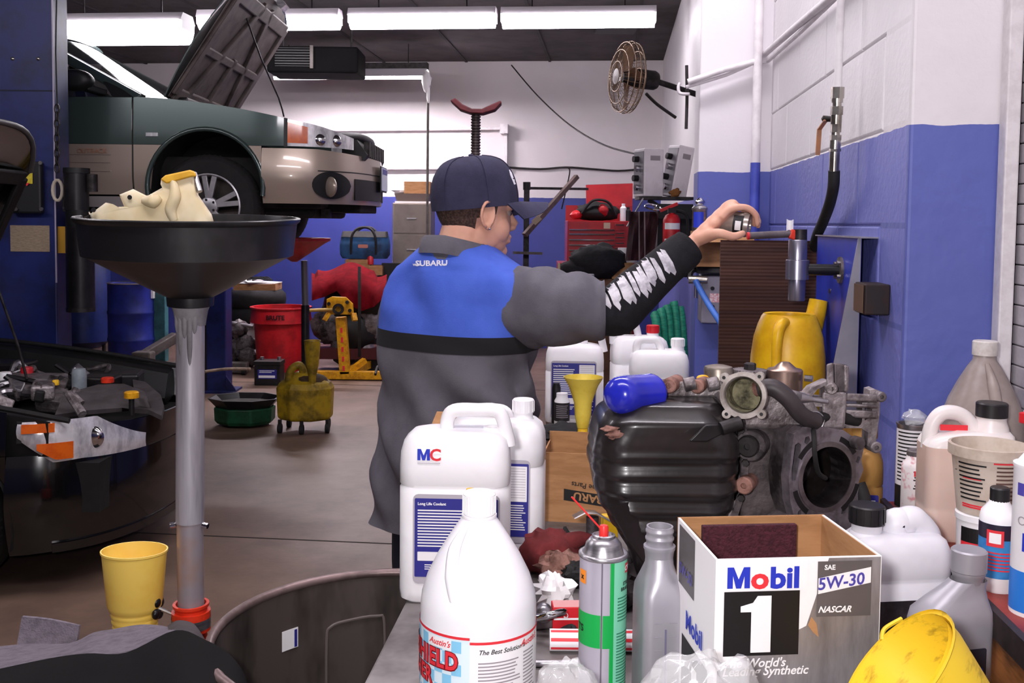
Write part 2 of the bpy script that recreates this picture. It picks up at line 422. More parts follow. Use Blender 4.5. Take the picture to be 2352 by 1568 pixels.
# ================================================================ the bench and what stands on it
TZ = 0.94
M_bench = mat('worn_steel_top', '8d8786', '6c6564', sc=7, rough=0.38, metal=0.5, bump=0.04, rvar=0.3)
t = thing('workbench', 'worn steel workbench covered in jugs and engine parts', 'workbench', (0.25, 1.6, 0))
poly = [(-0.255, 0.72), (0.60, 0.72), (0.68, 1.6), (0.70, 1.9), (0.735, 1.985), (0.90, 3.45), (0.25, 3.45), (0.135, 2.29), (-0.12, 2.29)]
G().prism(poly, TZ - 0.04, TZ, 'z').build('top', M_bench, t, sm=0, world=True, bevel=0.004)
for x, y in ((0.22, 0.80), (0.56, 0.80), (0.22, 2.2), (0.66, 2.0), (0.32, 3.35), (0.84, 3.35)):
    G().box(x-0.025, x+0.025, y-0.025, y+0.025, 0, TZ-0.04).build('leg', M_dark_steel, t, sm=0, world=True)
G().box(0.2, 0.66, 0.82, 2.2, 0.25, 0.28).build('lower_shelf', M_dark_steel, t, sm=0, world=True)

def patch(R, a0, a1, z0, z1, n=16, m=1):
    g = G(); vs = []; fs = []
    for j in range(m + 1):
        for i in range(n + 1):
            a = math.radians(a0 + (a1 - a0) * i / n); vs.append((R * math.sin(a), -R * math.cos(a), z0 + (z1 - z0) * j / m))
    for j in range(m):
        for i in range(n): fs.append((j*(n+1)+i, j*(n+1)+i+1, (j+1)*(n+1)+i+1, (j+1)*(n+1)+i))
    return g.add(vs, fs)
def plate(x0, x1, z0, z1, y, r=0.006, th=0.0004):
    """thin rounded label facing -Y"""
    lp = [((x0+x1)/2 + a, (z0+z1)/2 + b) for a, b in rr(x1-x0, z1-z0, r, 3)]
    return G().prism(lp, y - th, y + th, 'y')
def lines(x0, x1, zt, zb, n, y, duty=0.45, seed=1, ragged=0.25):
    """rows of print too small to read"""
    rnd = random.Random(seed); g = G(); dz = (zt - zb) / n
    for i in range(n):
        z = zt - dz * i; e = x1 - rnd.random() * ragged * (x1 - x0)
        g.add([(x0, y, z - dz*duty), (e, y, z - dz*duty), (e, y, z), (x0, y, z)], [(0, 1, 2, 3)])
    return g
def cap_profile(r, z0, z1):
    return [(0, z0), (r, z0), (r, z1 - 0.002), (r - 0.002, z1), (0, z1)]

def jug(name, label, loc, rz, w=0.187, d=0.115, h=0.285, handle=(-0.016, 0.09, 0.33), neck=(0.062, 0.019, 0.02), cap=M_white_pl, body=M_white_pl, cat='jug', group=None, groove=0.19, hr=0.012, cz=0.026, rcap=0.021):
    t = thing(name, label, cat, loc, rz, group)
    prof = [(0.90, 0.0), (0.985, 0.006), (1.0, 0.02), (1.0, groove*h/0.285 - 0.004), (0.97, groove*h/0.285), (1.0, groove*h/0.285 + 0.004), (1.0, h*0.80), (0.985, h*0.88), (0.93, h*0.945), (0.80, h*0.985), (0.6, h)]
    rings = [[(x, y, z) for x, y in rr(w*s, d*(s if s > 0.95 else s*0.97), 0.028*min(1, s+0.05), 5)] for s, z in prof]
    G().loft(rings).build('body', body, t, sm=50)
    if handle:
        x0, x1, ht = handle; zb = h * 0.9
        G().tube([(x0, 0, zb), (x0, 0, h + (ht-h)*0.3), (x0 + 0.012, 0, ht - hr*1.0), ((x0+x1)/2, 0, ht - hr*0.85), (x1 - 0.016, 0, ht - hr*1.1), (x1 - 0.002, 0, h*0.97), (x1 + 0.002, 0, zb)], hr, n=12, k=5).build('handle', body, t, sm=60)
    if neck:
        nx, nr, nh = neck
        G().lathe([(nr*1.25, h*0.95), (nr*1.15, h*0.985), (nr, h), (nr, h + nh), (nr - 0.003, h + nh), (nr - 0.003, h*0.97)], 20, (nx, 0, 0)).build('neck', body, t)
        if cap is not None:
            c = G().lathe(cap_profile(rcap, h + nh*0.55, h + nh*0.55 + cz), 28, (nx, 0, 0)).build('cap', cap, t, sm=30)
            for q in range(14):
                a = 2*PI*q/14
                c2 = G().box(-0.0008, 0.0008, -0.001, 0.001, h + nh*0.55 + 0.002, h + nh*0.55 + cz - 0.003)
                c2.xf(Matrix.Translation((nx + rcap*math.cos(a), rcap*math.sin(a), 0)) @ Matrix.Rotation(a + PI/2, 4, 'Z')).build('grip_rib', cap, c, sm=0)
    return t
def coolant_label(t, w, d, z0, z1, seed=1, table=True, x0=None, x1=None):
    y = -d/2 - 0.0006; x0 = -w*0.36 if x0 is None else x0; x1 = w*0.42 if x1 is None else x1
    lb = plate(x0, x1, z0, z1, y, 0.009).build('label', M_grey_lab, t, sm=0)
    plate(x0 + 0.003, x1 - 0.003, z0 + 0.012, z1 - 0.007, y - 0.0006, 0.002).build('label_field', M_navy, lb, sm=0)
    H = z1 - z0; xm = x0 + (x1 - x0) * (0.58 if table else 0.95); y2 = y - 0.0012
    text('Long Life Coolant', 0.0045, M_white_lab, lb, front(x0 + 0.008, y2, z1 - 0.018), align='LEFT', bold=0.03)
    lines(x0 + 0.008, xm, z1 - 0.026, z0 + H*0.40, 13, y2, seed=seed).build('small_print', M_white_lab, lb, sm=0)
    plate(x0 + 0.008, xm + 0.01, z0 + H*0.26, z0 + H*0.36, y2, 0.001, 0.0002).build('part_number_box', M_white_lab, lb, sm=0)
    lines(x0 + 0.02, xm, z0 + H*0.22, z0 + H*0.15, 3, y2, seed=seed+5).build('small_print', M_white_lab, lb, sm=0)
    if table:
        plate(xm + 0.006, x1 - 0.006, z0 + H*0.5, z1 - 0.012, y2, 0.001, 0.0002).build('mix_table', M_white_lab, lb, sm=0)
        lines(xm + 0.009, x1 - 0.009, z1 - 0.016, z0 + H*0.52, 12, y2 - 0.0003, duty=0.18, ragged=0).build('table_rule', M_grey_lab, lb, sm=0)
        lines(xm + 0.006, x1 - 0.006, z0 + H*0.46, z0 + H*0.14, 11, y2, seed=seed+2).build('small_print', M_white_lab, lb, sm=0)
def onT(u, v, dy=0.0, z=TZ):
    p = PZ(u, v, z); return Vector((p.x + dy * p.x / p.y, p.y + dy, z))

def letter_M(x0, x1, z0, z1, y, st=0.24):
    w = x1 - x0; h = z1 - z0; s = st*w
    return G().prism([(x0, z0), (x0, z1), (x0 + s*1.15, z1), (x0 + w/2, z0 + h*0.42), (x1 - s*1.15, z1), (x1, z1), (x1, z0), (x1 - s, z0), (x1 - s, z0 + h*0.62), (x0 + w/2 + s*0.45, z0), (x0 + w/2 - s*0.45, z0), (x0 + s, z0 + h*0.62), (x0 + s, z0)], y - 0.0003, y + 0.0003, 'y')
# two coolant jugs at the bench corner
p = onT(1046, 1390, 0.058)
j = jug('coolant_jug', 'white coolant jug at the bench corner with its back label facing the camera', p, math.radians(-2), 0.186, 0.115, 0.288, (-0.016, 0.088, 0.33), (0.062, 0.016, 0.004), None, group='coolant jugs', groove=0.196)
coolant_label(j, 0.186, 0.115, 0.036, 0.188, 3, table=False)
text('C', 0.019, M_red_ink, j, front(-0.030, -0.0585, 0.245), bold=0.03)
letter_M(-0.060, -0.039, 0.245, 0.264, -0.0586).build('lettering', M_blue_ink, j, sm=0)
plate(-0.06, -0.022, 0.2395, 0.2405, -0.058, 0.0004, 0.0003).build('print_edge', M_grey_lab, j, sm=0)
p = onT(1138, 1280, 0.06)
j = jug('coolant_jug', 'white coolant jug with a capped neck standing behind the corner jug', p, math.radians(-6), 0.19, 0.115, 0.262, (-0.05, 0.03, 0.285), (0.052, 0.019, 0.018), group='coolant jugs')
coolant_label(j, 0.19, 0.115, 0.03, 0.19, 8, x1=0.072)
# jugs at the far end of the bench
p = onT(1318, 976, 0.058)
j = jug('coolant_jug', 'white coolant jug at the far end of the bench under the sleeve', p, math.radians(-4), 0.186, 0.115, 0.255, (0.03, 0.092, 0.315), None, group='coolant jugs')
coolant_label(j, 0.186, 0.115, 0.02, 0.205, 12, x0=-0.075, x1=0.07)
p = P(1466, 900, 3.32); p.z = TZ
j = jug('coolant_jug', 'white coolant jug with a red cap and open loop handle beside the green hose', p, math.radians(3), 0.186, 0.115, 0.27, (-0.088, 0.0, 0.325), (0.045, 0.02, 0.018), M_red_pl, group='coolant jugs')
p = P(1512, 900, 3.12); p.z = TZ
j = jug('coolant_jug', 'white capped coolant jug nearest the grey absorbent pads', p, math.radians(-2), 0.182, 0.11, 0.25, (-0.07, 0.01, 0.29), (0.058, 0.02, 0.018), group='coolant jugs')
coolant_label(j, 0.182, 0.11, 0.02, 0.165, 15)
# gold jug behind the engine
M_gold = mat('gold_plastic', 'b78b4e', 'a57a40', sc=5, rough=0.35, metal=0.35)
p = P(1985, 1200, 1.93); p.z = TZ
p.x = 0.66
t = jug('oil_jug', 'gold oil jug with a blue label behind the engine block', p, math.radians(-10), 0.125, 0.085, 0.215, None, (0.02, 0.03, 0.03), M_gold, M_gold, rcap=0.032, cz=0.03)
plate(-0.045, 0.05, 0.02, 0.13, -0.0432, 0.003).build('label', M_navy, t, sm=0)
plate(-0.02, 0.02, 0.07, 0.115, -0.0442, 0.002).build('label_patch', M_white_lab, t, sm=0)
lines(0.025, 0.045, 0.12, 0.03, 14, -0.0444).build('small_print', M_white_lab, t, sm=0)

# ---------------------------------------------------------------- washer fluid, nearest
p = Vector((-0.040, 1.30, TZ))
t = thing('washer_fluid_jug', 'round white washer fluid jug with red and blue label, nearest on the bench', 'jug', p, 0)
R = 0.0765
b = G().lathe([(0, 0), (0.068, 0), (0.0745, 0.006), (R, 0.014), (R, 0.14), (0.0748, 0.155), (0.0675, 0.178), (0.054, 0.205), (0.0395, 0.228), (0.027, 0.247), (0.0205, 0.256), (0.0185, 0.262), (0.0185, 0.270)], 44).build('body', mat('milky_plastic', 'f0eef2', 'e6e4ea', sc=4, rough=0.3, sss=0.25), t, sm=60)
G().tube([(-0.016, -0.024, 0.247), (-0.03, -0.040, 0.222), (-0.0325, -0.054, 0.19), (-0.031, -0.0635, 0.162)], [0.003, 0.008, 0.009, 0.003], n=10).build('handle_ridge', MC['milky_plastic'], t, sm=60)
c = G().lathe(cap_profile(0.0215, 0.2585, 0.2865), 36).build('cap', M_white_pl, t, sm=30)
G().lathe([(0.0205, 0.2545), (0.0232, 0.2545), (0.0232, 0.2575), (0.0205, 0.2575)], 36).build('tamper_ring', M_white_pl, t)
rib = G().box(0.0208, 0.0224, -0.0007, 0.0007, 0.260, 0.283).build('grip_rib', M_white_pl, c, sm=0)
for q in range(1, 30):
    o = rib.copy(); COL.objects.link(o); o.parent = c; o.rotation_euler.z = 2*PI*q/30
M_lab_blue = mat('washer_label_blue', '8fd0ee', 'e8f4fa', sc=40, rough=0.35, lo=0.45, hi=0.5, det=0)
lb = patch(R + 0.0006, -6, 100, 0.01, 0.1165).build('label_back', M_white_lab, t)
lf = patch(R + 0.0006, -110, -6, 0.01, 0.122).build('label_front', mat('label_pale_blue', 'dceef6', rough=0.4), t)
for i in range(9):
    for k in range(7):
        if (i + k) % 2 == 0:
            patch(R + 0.0009, -104 + i*10, -94 + i*10, 0.012 + k*0.0148, 0.0268 + k*0.0148, 4).build('checker', mat('checker_blue', '86c8ea', rough=0.4), lf, sm=0)
patch(R + 0.0012, -110, -6, 0.1185, 0.122).build('red_stripe', M_red_ink, lf); patch(R + 0.0012, -6, 100, 0.113, 0.1165).build('red_stripe', M_red_ink, lb)
pl = [(R + 0.0014)]
for s_, a_, z_, h_ in (('WINDSHIELD', -17, 0.079, 0.0215), ('WASHER', -47, 0.054, 0.0195)):
    text(s_, h_ * 1.0, mat('dark_red_ink', '7c1018', rough=0.5), lf, None, bold=0.075, bend=(math.radians(a_) , z_ - 0.0006, R + 0.0016), align='RIGHT', sx=0.80, space=1.12)
    text(s_, h_ * 1.0, M_red_ink, lf, None, bold=0.03, bend=(math.radians(a_), z_, R + 0.0022), align='RIGHT', sx=0.80, space=1.12)
patch(R + 0.0014, -52, -24, 0.103, 0.1165, 6).build('logo_field', M_white_lab, lf, sm=0)
text("Austin's", 0.0075, M_red_ink, lf, None, bold=0.02, bend=(math.radians(-38), 0.1065, R + 0.0018), shear=0.4)
text("The Best Solution is", 0.0058, M_black_ink, lb, None, bold=0.015, bend=(math.radians(2), 0.1005, R + 0.001), align='LEFT', shear=0.3)
text("Austin's", 0.0085, M_red_ink, lb, None, bold=0.02, bend=(math.radians(46), 0.1015, R + 0.001), align='LEFT', shear=0.4)
def blines(R, a0, a1, zt, zb, n, seed=3):
    rnd = random.Random(seed); g = G(); dz = (zt - zb) / n
    for i in range(n):
        z = zt - i*dz; e = a1 - rnd.random() * 0.25 * (a1 - a0); g.merge(patch(R, a0, e, z - dz*0.4, z, 8))
    return g
M_grey_ink = mat('grey_ink', '9a9298', rough=0.5)
blines(R + 0.001, 2, 46, 0.090, 0.055, 8).build('small_print', M_grey_ink, lb, sm=0)
blines(R + 0.001, 50, 72, 0.094, 0.03, 14, 5).build('small_print', M_grey_ink, lb, sm=0)
blines(R + 0.001, 12, 38, 0.048, 0.02, 7, 6).build('small_print', M_grey_ink, lb, sm=0)

# ---------------------------------------------------------------- brake cleaner can
p = P(1384, 1400, 1.31); p.z = TZ
t = thing('spray_can', 'green and silver brake cleaner can with a red straw on the bench', 'spray can', p, 0)
r = 0.0315
M_can = mat('can_silver', 'c2bdca', 'b3aebb', sc=3, rough=0.35, metal=0.3)
G().lathe([(0, 0.001), (r - 0.002, 0.001), (r, 0), (r, 0.203)], 36).build('body', M_can, t)
G().lathe([(r, 0.199), (r + 0.0016, 0.2005), (r + 0.0016, 0.204), (r - 0.001, 0.2055), (r - 0.004, 0.2045), (0.0255, 0.209), (0.0235, 0.217), (0.018, 0.2235), (0.0155, 0.2245), (0.0155, 0.228), (0.013, 0.229), (0.012, 0.226), (0, 0.226)], 36).build('dome', M_steel, t, sm=60)
M_grn = mat('can_green', '12a64a', rough=0.4); M_mint = mat('can_mint', '7fd0ae', rough=0.4)
patch(r + 0.0003, 12, 22, 0.002, 0.199).build('label_stripe', M_grn, t)
lb = patch(r + 0.0003, 22, 115, 0.002, 0.199).build('label', M_mint, t)
patch(r + 0.0004, -95, -10, 0.086, 0.130).build('label_band', M_grn, t); patch(r + 0.0004, -5, 12, 0.086, 0.130).build('label_band', M_grn, t)
patch(r + 0.0004, -9.5, -6, 0.002, 0.199, 2).build('can_seam', mat('seam_grey', '7d7884', rough=0.3, metal=0.6), t)
patch(r + 0.0006, -75, -50, 0.168, 0.186, 5).build('hazard_square', mat('hazard_orange', 'f08a1e', rough=0.5), t)
text('x', 0.007, M_black_ink, t, None, bold=0.05, bend=(math.radians(-62), 0.174, r + 0.0009))
text('TS', 0.009, M_black_ink, t, None, bold=0.03, bend=(math.radians(-68), 0.104, r + 0.0009))
patch(r + 0.0006, 58, 84, 0.182, 0.195, 6).build('logo', M_red_ink, lb); text('CRC', 0.0065, M_white_lab, lb, None, bold=0.03, bend=(math.radians(71), 0.1855, r + 0.0009), shear=0.3)
text('STREET', 0.0046, M_black_ink, lb, None, bold=0.03, bend=(math.radians(68), 0.167, r + 0.0008)); text('BRAKE CL', 0.0046, M_black_ink, lb, None, bold=0.03, bend=(math.radians(68), 0.160, r + 0.0008))
blines(r + 0.0006, 32, 84, 0.152, 0.118, 8, 2).build('small_print', mat('green_ink', '2f7f62', rough=0.5), lb, sm=0)
blines(r + 0.0006, 30, 90, 0.105, 0.01, 24, 4).build('small_print', MC['green_ink'], lb, sm=0)
nz_ = G().lathe([(0, 0.226), (0.0062, 0.226), (0.0062, 0.238), (0.005, 0.2405), (0, 0.2405)], 16).build('nozzle', mat('nozzle_red', 'e23230', rough=0.4), t)
G().cyl((-0.004, -0.002, 0.236), (-0.044, -0.01, 0.281), 0.0012, n=8).build('straw', MC['nozzle_red'], t)

# ---------------------------------------------------------------- quart bottles
def quart(name, label, loc, rz, cap, group='silver oil bottles', body=M_silver_pl, w=0.058, d=0.1, h=0.245, nx=0.0):
    t = thing(name, label, 'bottle', loc, rz, group)
    pr = [(0.92, 0, 0), (1, 0.006, 0), (1, 0.60*h, 0), (0.97, 0.665*h, 0.06), (0.80, 0.74*h, 0.35), (0.60, 0.80*h, 0.7), (0.48, 0.845*h, 1.0)]
    rings = []
    for s_, z, k in pr:
        n_ = 6
        q = rr(w*s_ if s_ > 0.9 else max(w*s_, 0.036), d*s_ if s_ > 0.9 else max(d*s_, 0.036), 0.012 + 0.02*k, n_)
        rings.append([(x + nx*k, y, z) for x, y in q])
    G().loft(rings, True, False).build('body', body, t, sm=50)
    R = 0.0175
    b = G().lathe([(R*1.05, 0.83*h), (R*1.12, 0.87*h), (R*1.2, 0.88*h), (R*1.2, 0.895*h), (R, 0.90*h), (R, 0.925*h), (R*1.08, 0.93*h), (R*1.08, 0.94*h), (R, 0.945*h), (R, 0.965*h), (R*1.06, 0.97*h), (R*1.06, 0.98*h), (R, 0.985*h), (R, h), (R*0.86, h), (R*0.86, 0.84*h)], 28, (nx, 0, 0)).build('neck', body, t, sm=50)
    if cap: G().lathe(cap_profile(R*1.28, 0.9*h, 1.03*h), 24, (nx, 0, 0)).build('cap', body, t, sm=30)
    return t
p = P(1512, 1400, 1.295); p.z = TZ
t = quart('oil_bottle', 'open silver plastic oil bottle without a cap beside the green can', p, math.radians(8), False, w=0.056, d=0.07)
g = G()
for k in range(7):
    for sx in (-1, 1): g.box(sx*0.010 - 0.005, sx*0.010 + 0.005, -0.0357, -0.0349, 0.02 + k*0.018, 0.0207 + k*0.018)
g.build('level_marks', mat('mark_grey', '8d8a92', rough=0.5), t, sm=0)
plate(-0.0012, 0.0012, 0.0, 0.12, -0.0354, 0.0005, 0.0004).build('sight_strip', mat('strip_grey', '6f6c84', rough=0.4), t, sm=0)
p = P(2180, 1450, 1.28); p.z = TZ
t = quart('oil_bottle', 'capped silver oil bottle with dark label beside the red shelf', p, math.radians(14), True, w=0.1, d=0.055, h=0.215, nx=0.026)
plate(-0.04, 0.035, 0.02, 0.10, -0.0278, 0.003).build('label', mat('dark_label', '2c2a34', rough=0.4), t, sm=0)
plate(-0.02, 0.03, 0.045, 0.075, -0.0288, 0.003).build('label_patch', M_blue_ink, t, sm=0)

# ---------------------------------------------------------------- oil carton
c4 = [PZ(1645, 1285, 1.2), PZ(2025, 1276, 1.2), PZ(1892, 1181, 1.2), PZ(1600, 1186, 1.2)]
bw, bd, bh = 0.197, 0.166, 0.26
fx = (c4[1] - c4[0]); rz = math.atan2(fx.y, fx.x)
ctr = c4[0] + (c4[1] - c4[0]) * 0.5; ctr = ctr + Matrix.Rotation(rz, 3, 'Z') @ Vector((0, bd/2, 0)); ctr.z = TZ
t = thing('oil_carton', 'open printed motor oil carton standing in front of the engine', 'box', ctr, rz)
M_ctn = mat('carton_silver_print', 'a6a2a5', '5e595c', sc=2.2, rough=0.42, metal=0.35, stretch=(6, 1, 1.2), lo=0.35, hi=0.68, det=6)
M_ctw = mat('carton_white', 'f0edee', rough=0.5)
th = 0.003
G().box(-bw/2, bw/2, -bd/2, -bd/2 + th, 0, bh).build('front_panel', M_ctw, t, sm=0)
G().box(-bw/2, bw/2, bd/2 - th, bd/2, 0, bh).build('back_panel', M_card, t, sm=0)
G().box(-bw/2, -bw/2 + th, -bd/2 + th, bd/2 - th, 0, bh).build('side_panel', M_ctw, t, sm=0)
G().box(bw/2 - th, bw/2, -bd/2 + th, bd/2 - th, 0, bh).build('side_panel', M_ctw, t, sm=0)
G().box(-bw/2 + th, bw/2 - th, -bd/2 + th, bd/2 - th, 0, 0.004).build('bottom', M_card_dk, t, sm=0)
# raw cardboard liner shown inside
G().box(-bw/2 + th, bw/2 - th, bd/2 - th - 0.001, bd/2 - th, 0.004, bh - 0.001).build('inner_liner', M_card, t, sm=0)
G().box(bw/2 - th - 0.001, bw/2 - th, -bd/2 + th, bd/2 - th - 0.001, 0.004, bh - 0.001).build('inner_liner', M_card, t, sm=0)
G().box(-bw/2 + th, -bw/2 + th + 0.001, -bd/2 + th, bd/2 - th - 0.001, 0.004, bh - 0.001).build('inner_liner', M_card, t, sm=0)
G().box(-bw/2 + th, bw/2 - th, -bd/2 + th, -bd/2 + th + 0.001, 0.004, bh - 0.001).build('inner_liner', M_card, t, sm=0)
yf = -bd/2 - 0.0003
def fp(px, pz):   # front panel: pixels on the printed face -> local x, z
    return -bw/2 + (px - 1645) / 1939.0, bh - (pz - 1283) / 1939.0
def fplate(x0, x1, y0, y1, m, nm, k=1, sk=0.0):
    (a, zt), (b, zb) = fp(x0, y0), fp(x1, y1); y = yf - 0.0003*k
    return G().add([(a, y, zb), (b, y, zb + sk), (b, y, zt + sk), (a, y, zt)], [(0, 1, 2, 3)]).build(nm, m, t, sm=0)
G().add([(-bw/2 + 0.001, yf, 0.0), (bw/2 - 0.001, yf, 0.0), (bw/2 - 0.001, yf, bh - 0.001), (0.035, yf, bh - 0.001), (0.01, yf, bh - 0.08), (-bw/2 + 0.004, yf, bh - 0.13), (-bw/2 + 0.001, yf, 0.0)][:6], [(0, 1, 2, 3, 4, 5)]).build('brushed_print', M_ctn, t, sm=0)
fplate(1652, 1856, 1288, 1354, M_ctw, 'logo_field', 2)
(x_, z_) = fp(1668, 1346)
xa, za = fp(1671, 1348); letter_M(xa, xa + 0.0265, za, za + 0.0245, yf - 0.0012).build('lettering', M_blue_ink, t, sm=0)
for ch, cx, mm in (('o', 1745, M_red_ink), ('b', 1786, M_blue_ink), ('i', 1813, M_blue_ink), ('l', 1829, M_blue_ink)):
    x, z = fp(cx, 1348)
    text(ch, 0.0235, mm, t, front(x, yf - 0.0012, z), bold=0.012 if ch == 'M' else 0.035, sx=1.12)
fplate(1665, 1838, 1356, 1502, M_black_ink, 'numeral_field', 2)
x, z = fp(1748, 1494)
g1 = [(-0.5, 1.0), (0.5, 1.0), (0.5, 0.04), (-0.28, 0.04), (-0.28, 0.78), (-0.62, 0.72), (-0.62, 0.88)]
g1 = [(x + a*0.030, z + b*0.066) for a, b in [(0.42, 1.0), (0.42, 0.0), (-0.36, 0.0), (-0.36, 0.72), (-0.78, 0.72), (-0.78, 0.82), (-0.30, 0.88), (-0.12, 1.0)]]
G().prism(g1, yf - 0.0018, yf - 0.0012, 'y').build('numeral', M_ctw, t, sm=0)
M_cg = mat('carton_dark_grey', '5f595a', '4c4746', sc=3, rough=0.45)
fplate(1878, 2004, 1292, 1418, M_cg, 'grade_panel', 2)
fplate(1880, 2002, 1330, 1366, M_ctw, 'grade_band', 3, 0.012)
x, z = fp(1932, 1350); text('5W-30', 0.0135, mat('violet_ink', '4a44a0', rough=0.5), t, front(x, yf - 0.0018, z) @ Matrix.Rotation(0.11, 4, 'Z'), bold=0.02, shear=0.15)
x, z = fp(1905, 1310); text('SAE', 0.0055, M_ctw, t, front(x, yf - 0.0018, z), bold=0.03)
x, z = fp(1918, 1407); text('NASCAR', 0.007, M_ctw, t, front(x, yf - 0.0018, z), bold=0.03, shear=0.35)
x, z = fp(1663, 1527); text("The World's", 0.010, M_ctw, t, front(x, yf - 0.0012, z), bold=0.02, shear=0.25, align='LEFT')
x, z = fp(1663, 1546); text("Leading Synthetic", 0.010, M_ctw, t, front(x, yf - 0.0012, z), bold=0.02, shear=0.25, align='LEFT')
# side print
sxm = Matrix.Translation((-bw/2 - 0.0006, 0, 0)) @ Matrix.Rotation(-PI/2, 4, 'Z') @ Matrix.Rotation(PI/2, 4, 'X')
G().add([(-bw/2 - 0.0005, y, z) for y, z in ((-0.06, 0.005), (0.05, 0.005), (0.05, 0.12), (-0.06, 0.12))], [(0, 1, 2, 3)]).build('side_numeral_field', M_black_ink, t, sm=0)
text('1', 0.075, M_ctw, t, sxm @ Matrix.Translation((0.01, 0.02, 0.0005)), bold=0.05)
text('Mobil', 0.022, M_blue_ink, t, sxm @ Matrix.Translation((0.005, 0.135, 0.0005)), bold=0.03)
G().add([(-bw/2 - 0.0005, y, z) for y, z in ((0.0, 0.18), (0.07, 0.18), (0.07, 0.255), (0.0, 0.255))], [(0, 1, 2, 3)]).build('side_grade_panel', M_cg, t, sm=0)
text('5W-30', 0.014, MC['violet_ink'], t, sxm @ Matrix.Translation((-0.035, 0.195, 0.0008)), bold=0.02)
# torn patch
x, z = fp(1866, 1440)
G().prism([(x, z+0.012), (x+0.006, z+0.004), (x+0.009, z-0.012), (x+0.002, z-0.006), (x-0.004, z+0.002)], yf - 0.0018, yf - 0.0008, 'y').build('torn_patch', M_card, t, sm=0)
# scouring pad standing in the carton
pd = ctr + Matrix.Rotation(rz, 3, 'Z') @ Vector((-0.012, 0.055, 0)); pd.z = TZ + 0.005
tag(G().box(-0.062, 0.062, -0.004, 0.004, 0, 0.252).xf(Matrix.Translation(pd) @ Matrix.Rotation(rz, 4, 'Z')).build('scouring_pad', mat('maroon_scourer', '4a1e2a', '38141f', sc=160, rough=1.0, bump=0.4, bsc=300), sm=0, bevel=0.001), 'maroon scouring pad standing inside the oil carton', 'scouring pad')

# ---------------------------------------------------------------- clear bags at the front
def crumple(c, r, amp, seed, n=40, m=22, flat=True):
    from mathutils import noise as nz
    g = G(); c = Vector(c); rg = []
    for i in range(m + 1):
        a = -PI/2 + PI*i/m; q = max(math.cos(a), 0.002); ring = []
        for k in range(n):
            d = Vector((q*math.cos(2*PI*k/n), q*math.sin(2*PI*k/n), math.sin(a)))
            s_ = 1 + amp * (abs(nz.noise(d*2.6 + Vector((seed, 0, 0)))) * 1.6 + nz.noise(d*6 + Vector((0, seed, 0))) * 0.5 - 0.4)
            p_ = Vector((d.x*r[0]*s_, d.y*r[1]*s_, d.z*r[2]*s_))
            if flat: p_.z = max(p_.z, -r[2]*0.92)
            ring.append(c + p_)
        rg.append(ring)
    return g.loft(rg)
M_film = mat('clear_film', 'ffffff', rough=0.14, alpha=0.27, spec=1.0, coat=1.0)
tag(crumple((0.205, 1.005, TZ + 0.098), (0.088, 0.072, 0.095), 0.20, 3.3).build('plastic_bag', M_film, sm=180), 'large crumpled clear plastic bag in front of the oil carton', 'plastic bag', 'clear bags')
tag(crumple((0.070, 1.16, TZ + 0.058), (0.045, 0.045, 0.063), 0.18, 8.1).build('plastic_bag', M_film, sm=40), 'small clear plastic bag in front of the green can', 'plastic bag', 'clear bags')

# ---------------------------------------------------------------- yellow funnel lying at the front right
def funnel_profile(R, r, L, sp, lip=0.004, th=0.002):
    return [(R + lip, L + sp), (R + lip, L + sp - 0.003), (R, L + sp - 0.004), (R*0.97, L + sp - 0.02), (r*1.25, sp), (r, sp - 0.003), (r*0.75, 0), (r*0.75 - th, 0), (r - th, sp), (r*1.25 - th, sp + 0.003), (R*0.97 - th, L + sp - 0.02), (R - th, L + sp)]
ax = Vector((-0.75, 0.125, 0.648)).normalized()
mouth = Vector((0.408, 1.03, 1.115)); Lf = 0.19; spf = 0.045
o0 = mouth - ax * (Lf + spf)
rot = ax.to_track_quat('Z', 'Y').to_matrix().to_4x4()
t = thing('funnel', 'big scratched yellow funnel lying on its side at the front right', 'funnel', o0, group='yellow funnels', rot=rot)
G().lathe(funnel_profile(0.076, 0.016, Lf, spf), 40).build('cone', mat('scuffed_yellow', 'e8c42e', '8d7420', sc=26, rough=0.5, lo=0.55, hi=0.75, stretch=(1, 1, 3)), t, sm=50)
G().tube([(-0.078, 0.0, Lf+spf-0.002), (-0.09, 0.01, Lf+spf), (-0.102, 0.03, Lf+spf-0.01)], 0.0025, n=6).build('hang_tab', MC['scuffed_yellow'], t)

# ---------------------------------------------------------------- white jug between carton and shelf
p = Vector((0.575, 1.47, TZ))
M_white_grey = mat('greyish_white_plastic', 'e4e2e8', 'd4d2da', sc=5, rough=0.4, sss=0.15)
t = jug('oil_jug', 'white plastic jug with black cap squeezed between carton and red shelf', p, math.radians(8), 0.15, 0.095, 0.19, (0.0, 0.05, 0.222), (-0.045, 0.022, 0.022), M_black_pl, M_white_grey, rcap=0.0255, cz=0.027, hr=0.021)
plate(-0.07, 0.02, 0.01, 0.1, -0.0485, 0.004).build('label', mat('black_label', '232025', '3a3236', sc=30, rough=0.4), t, sm=0)
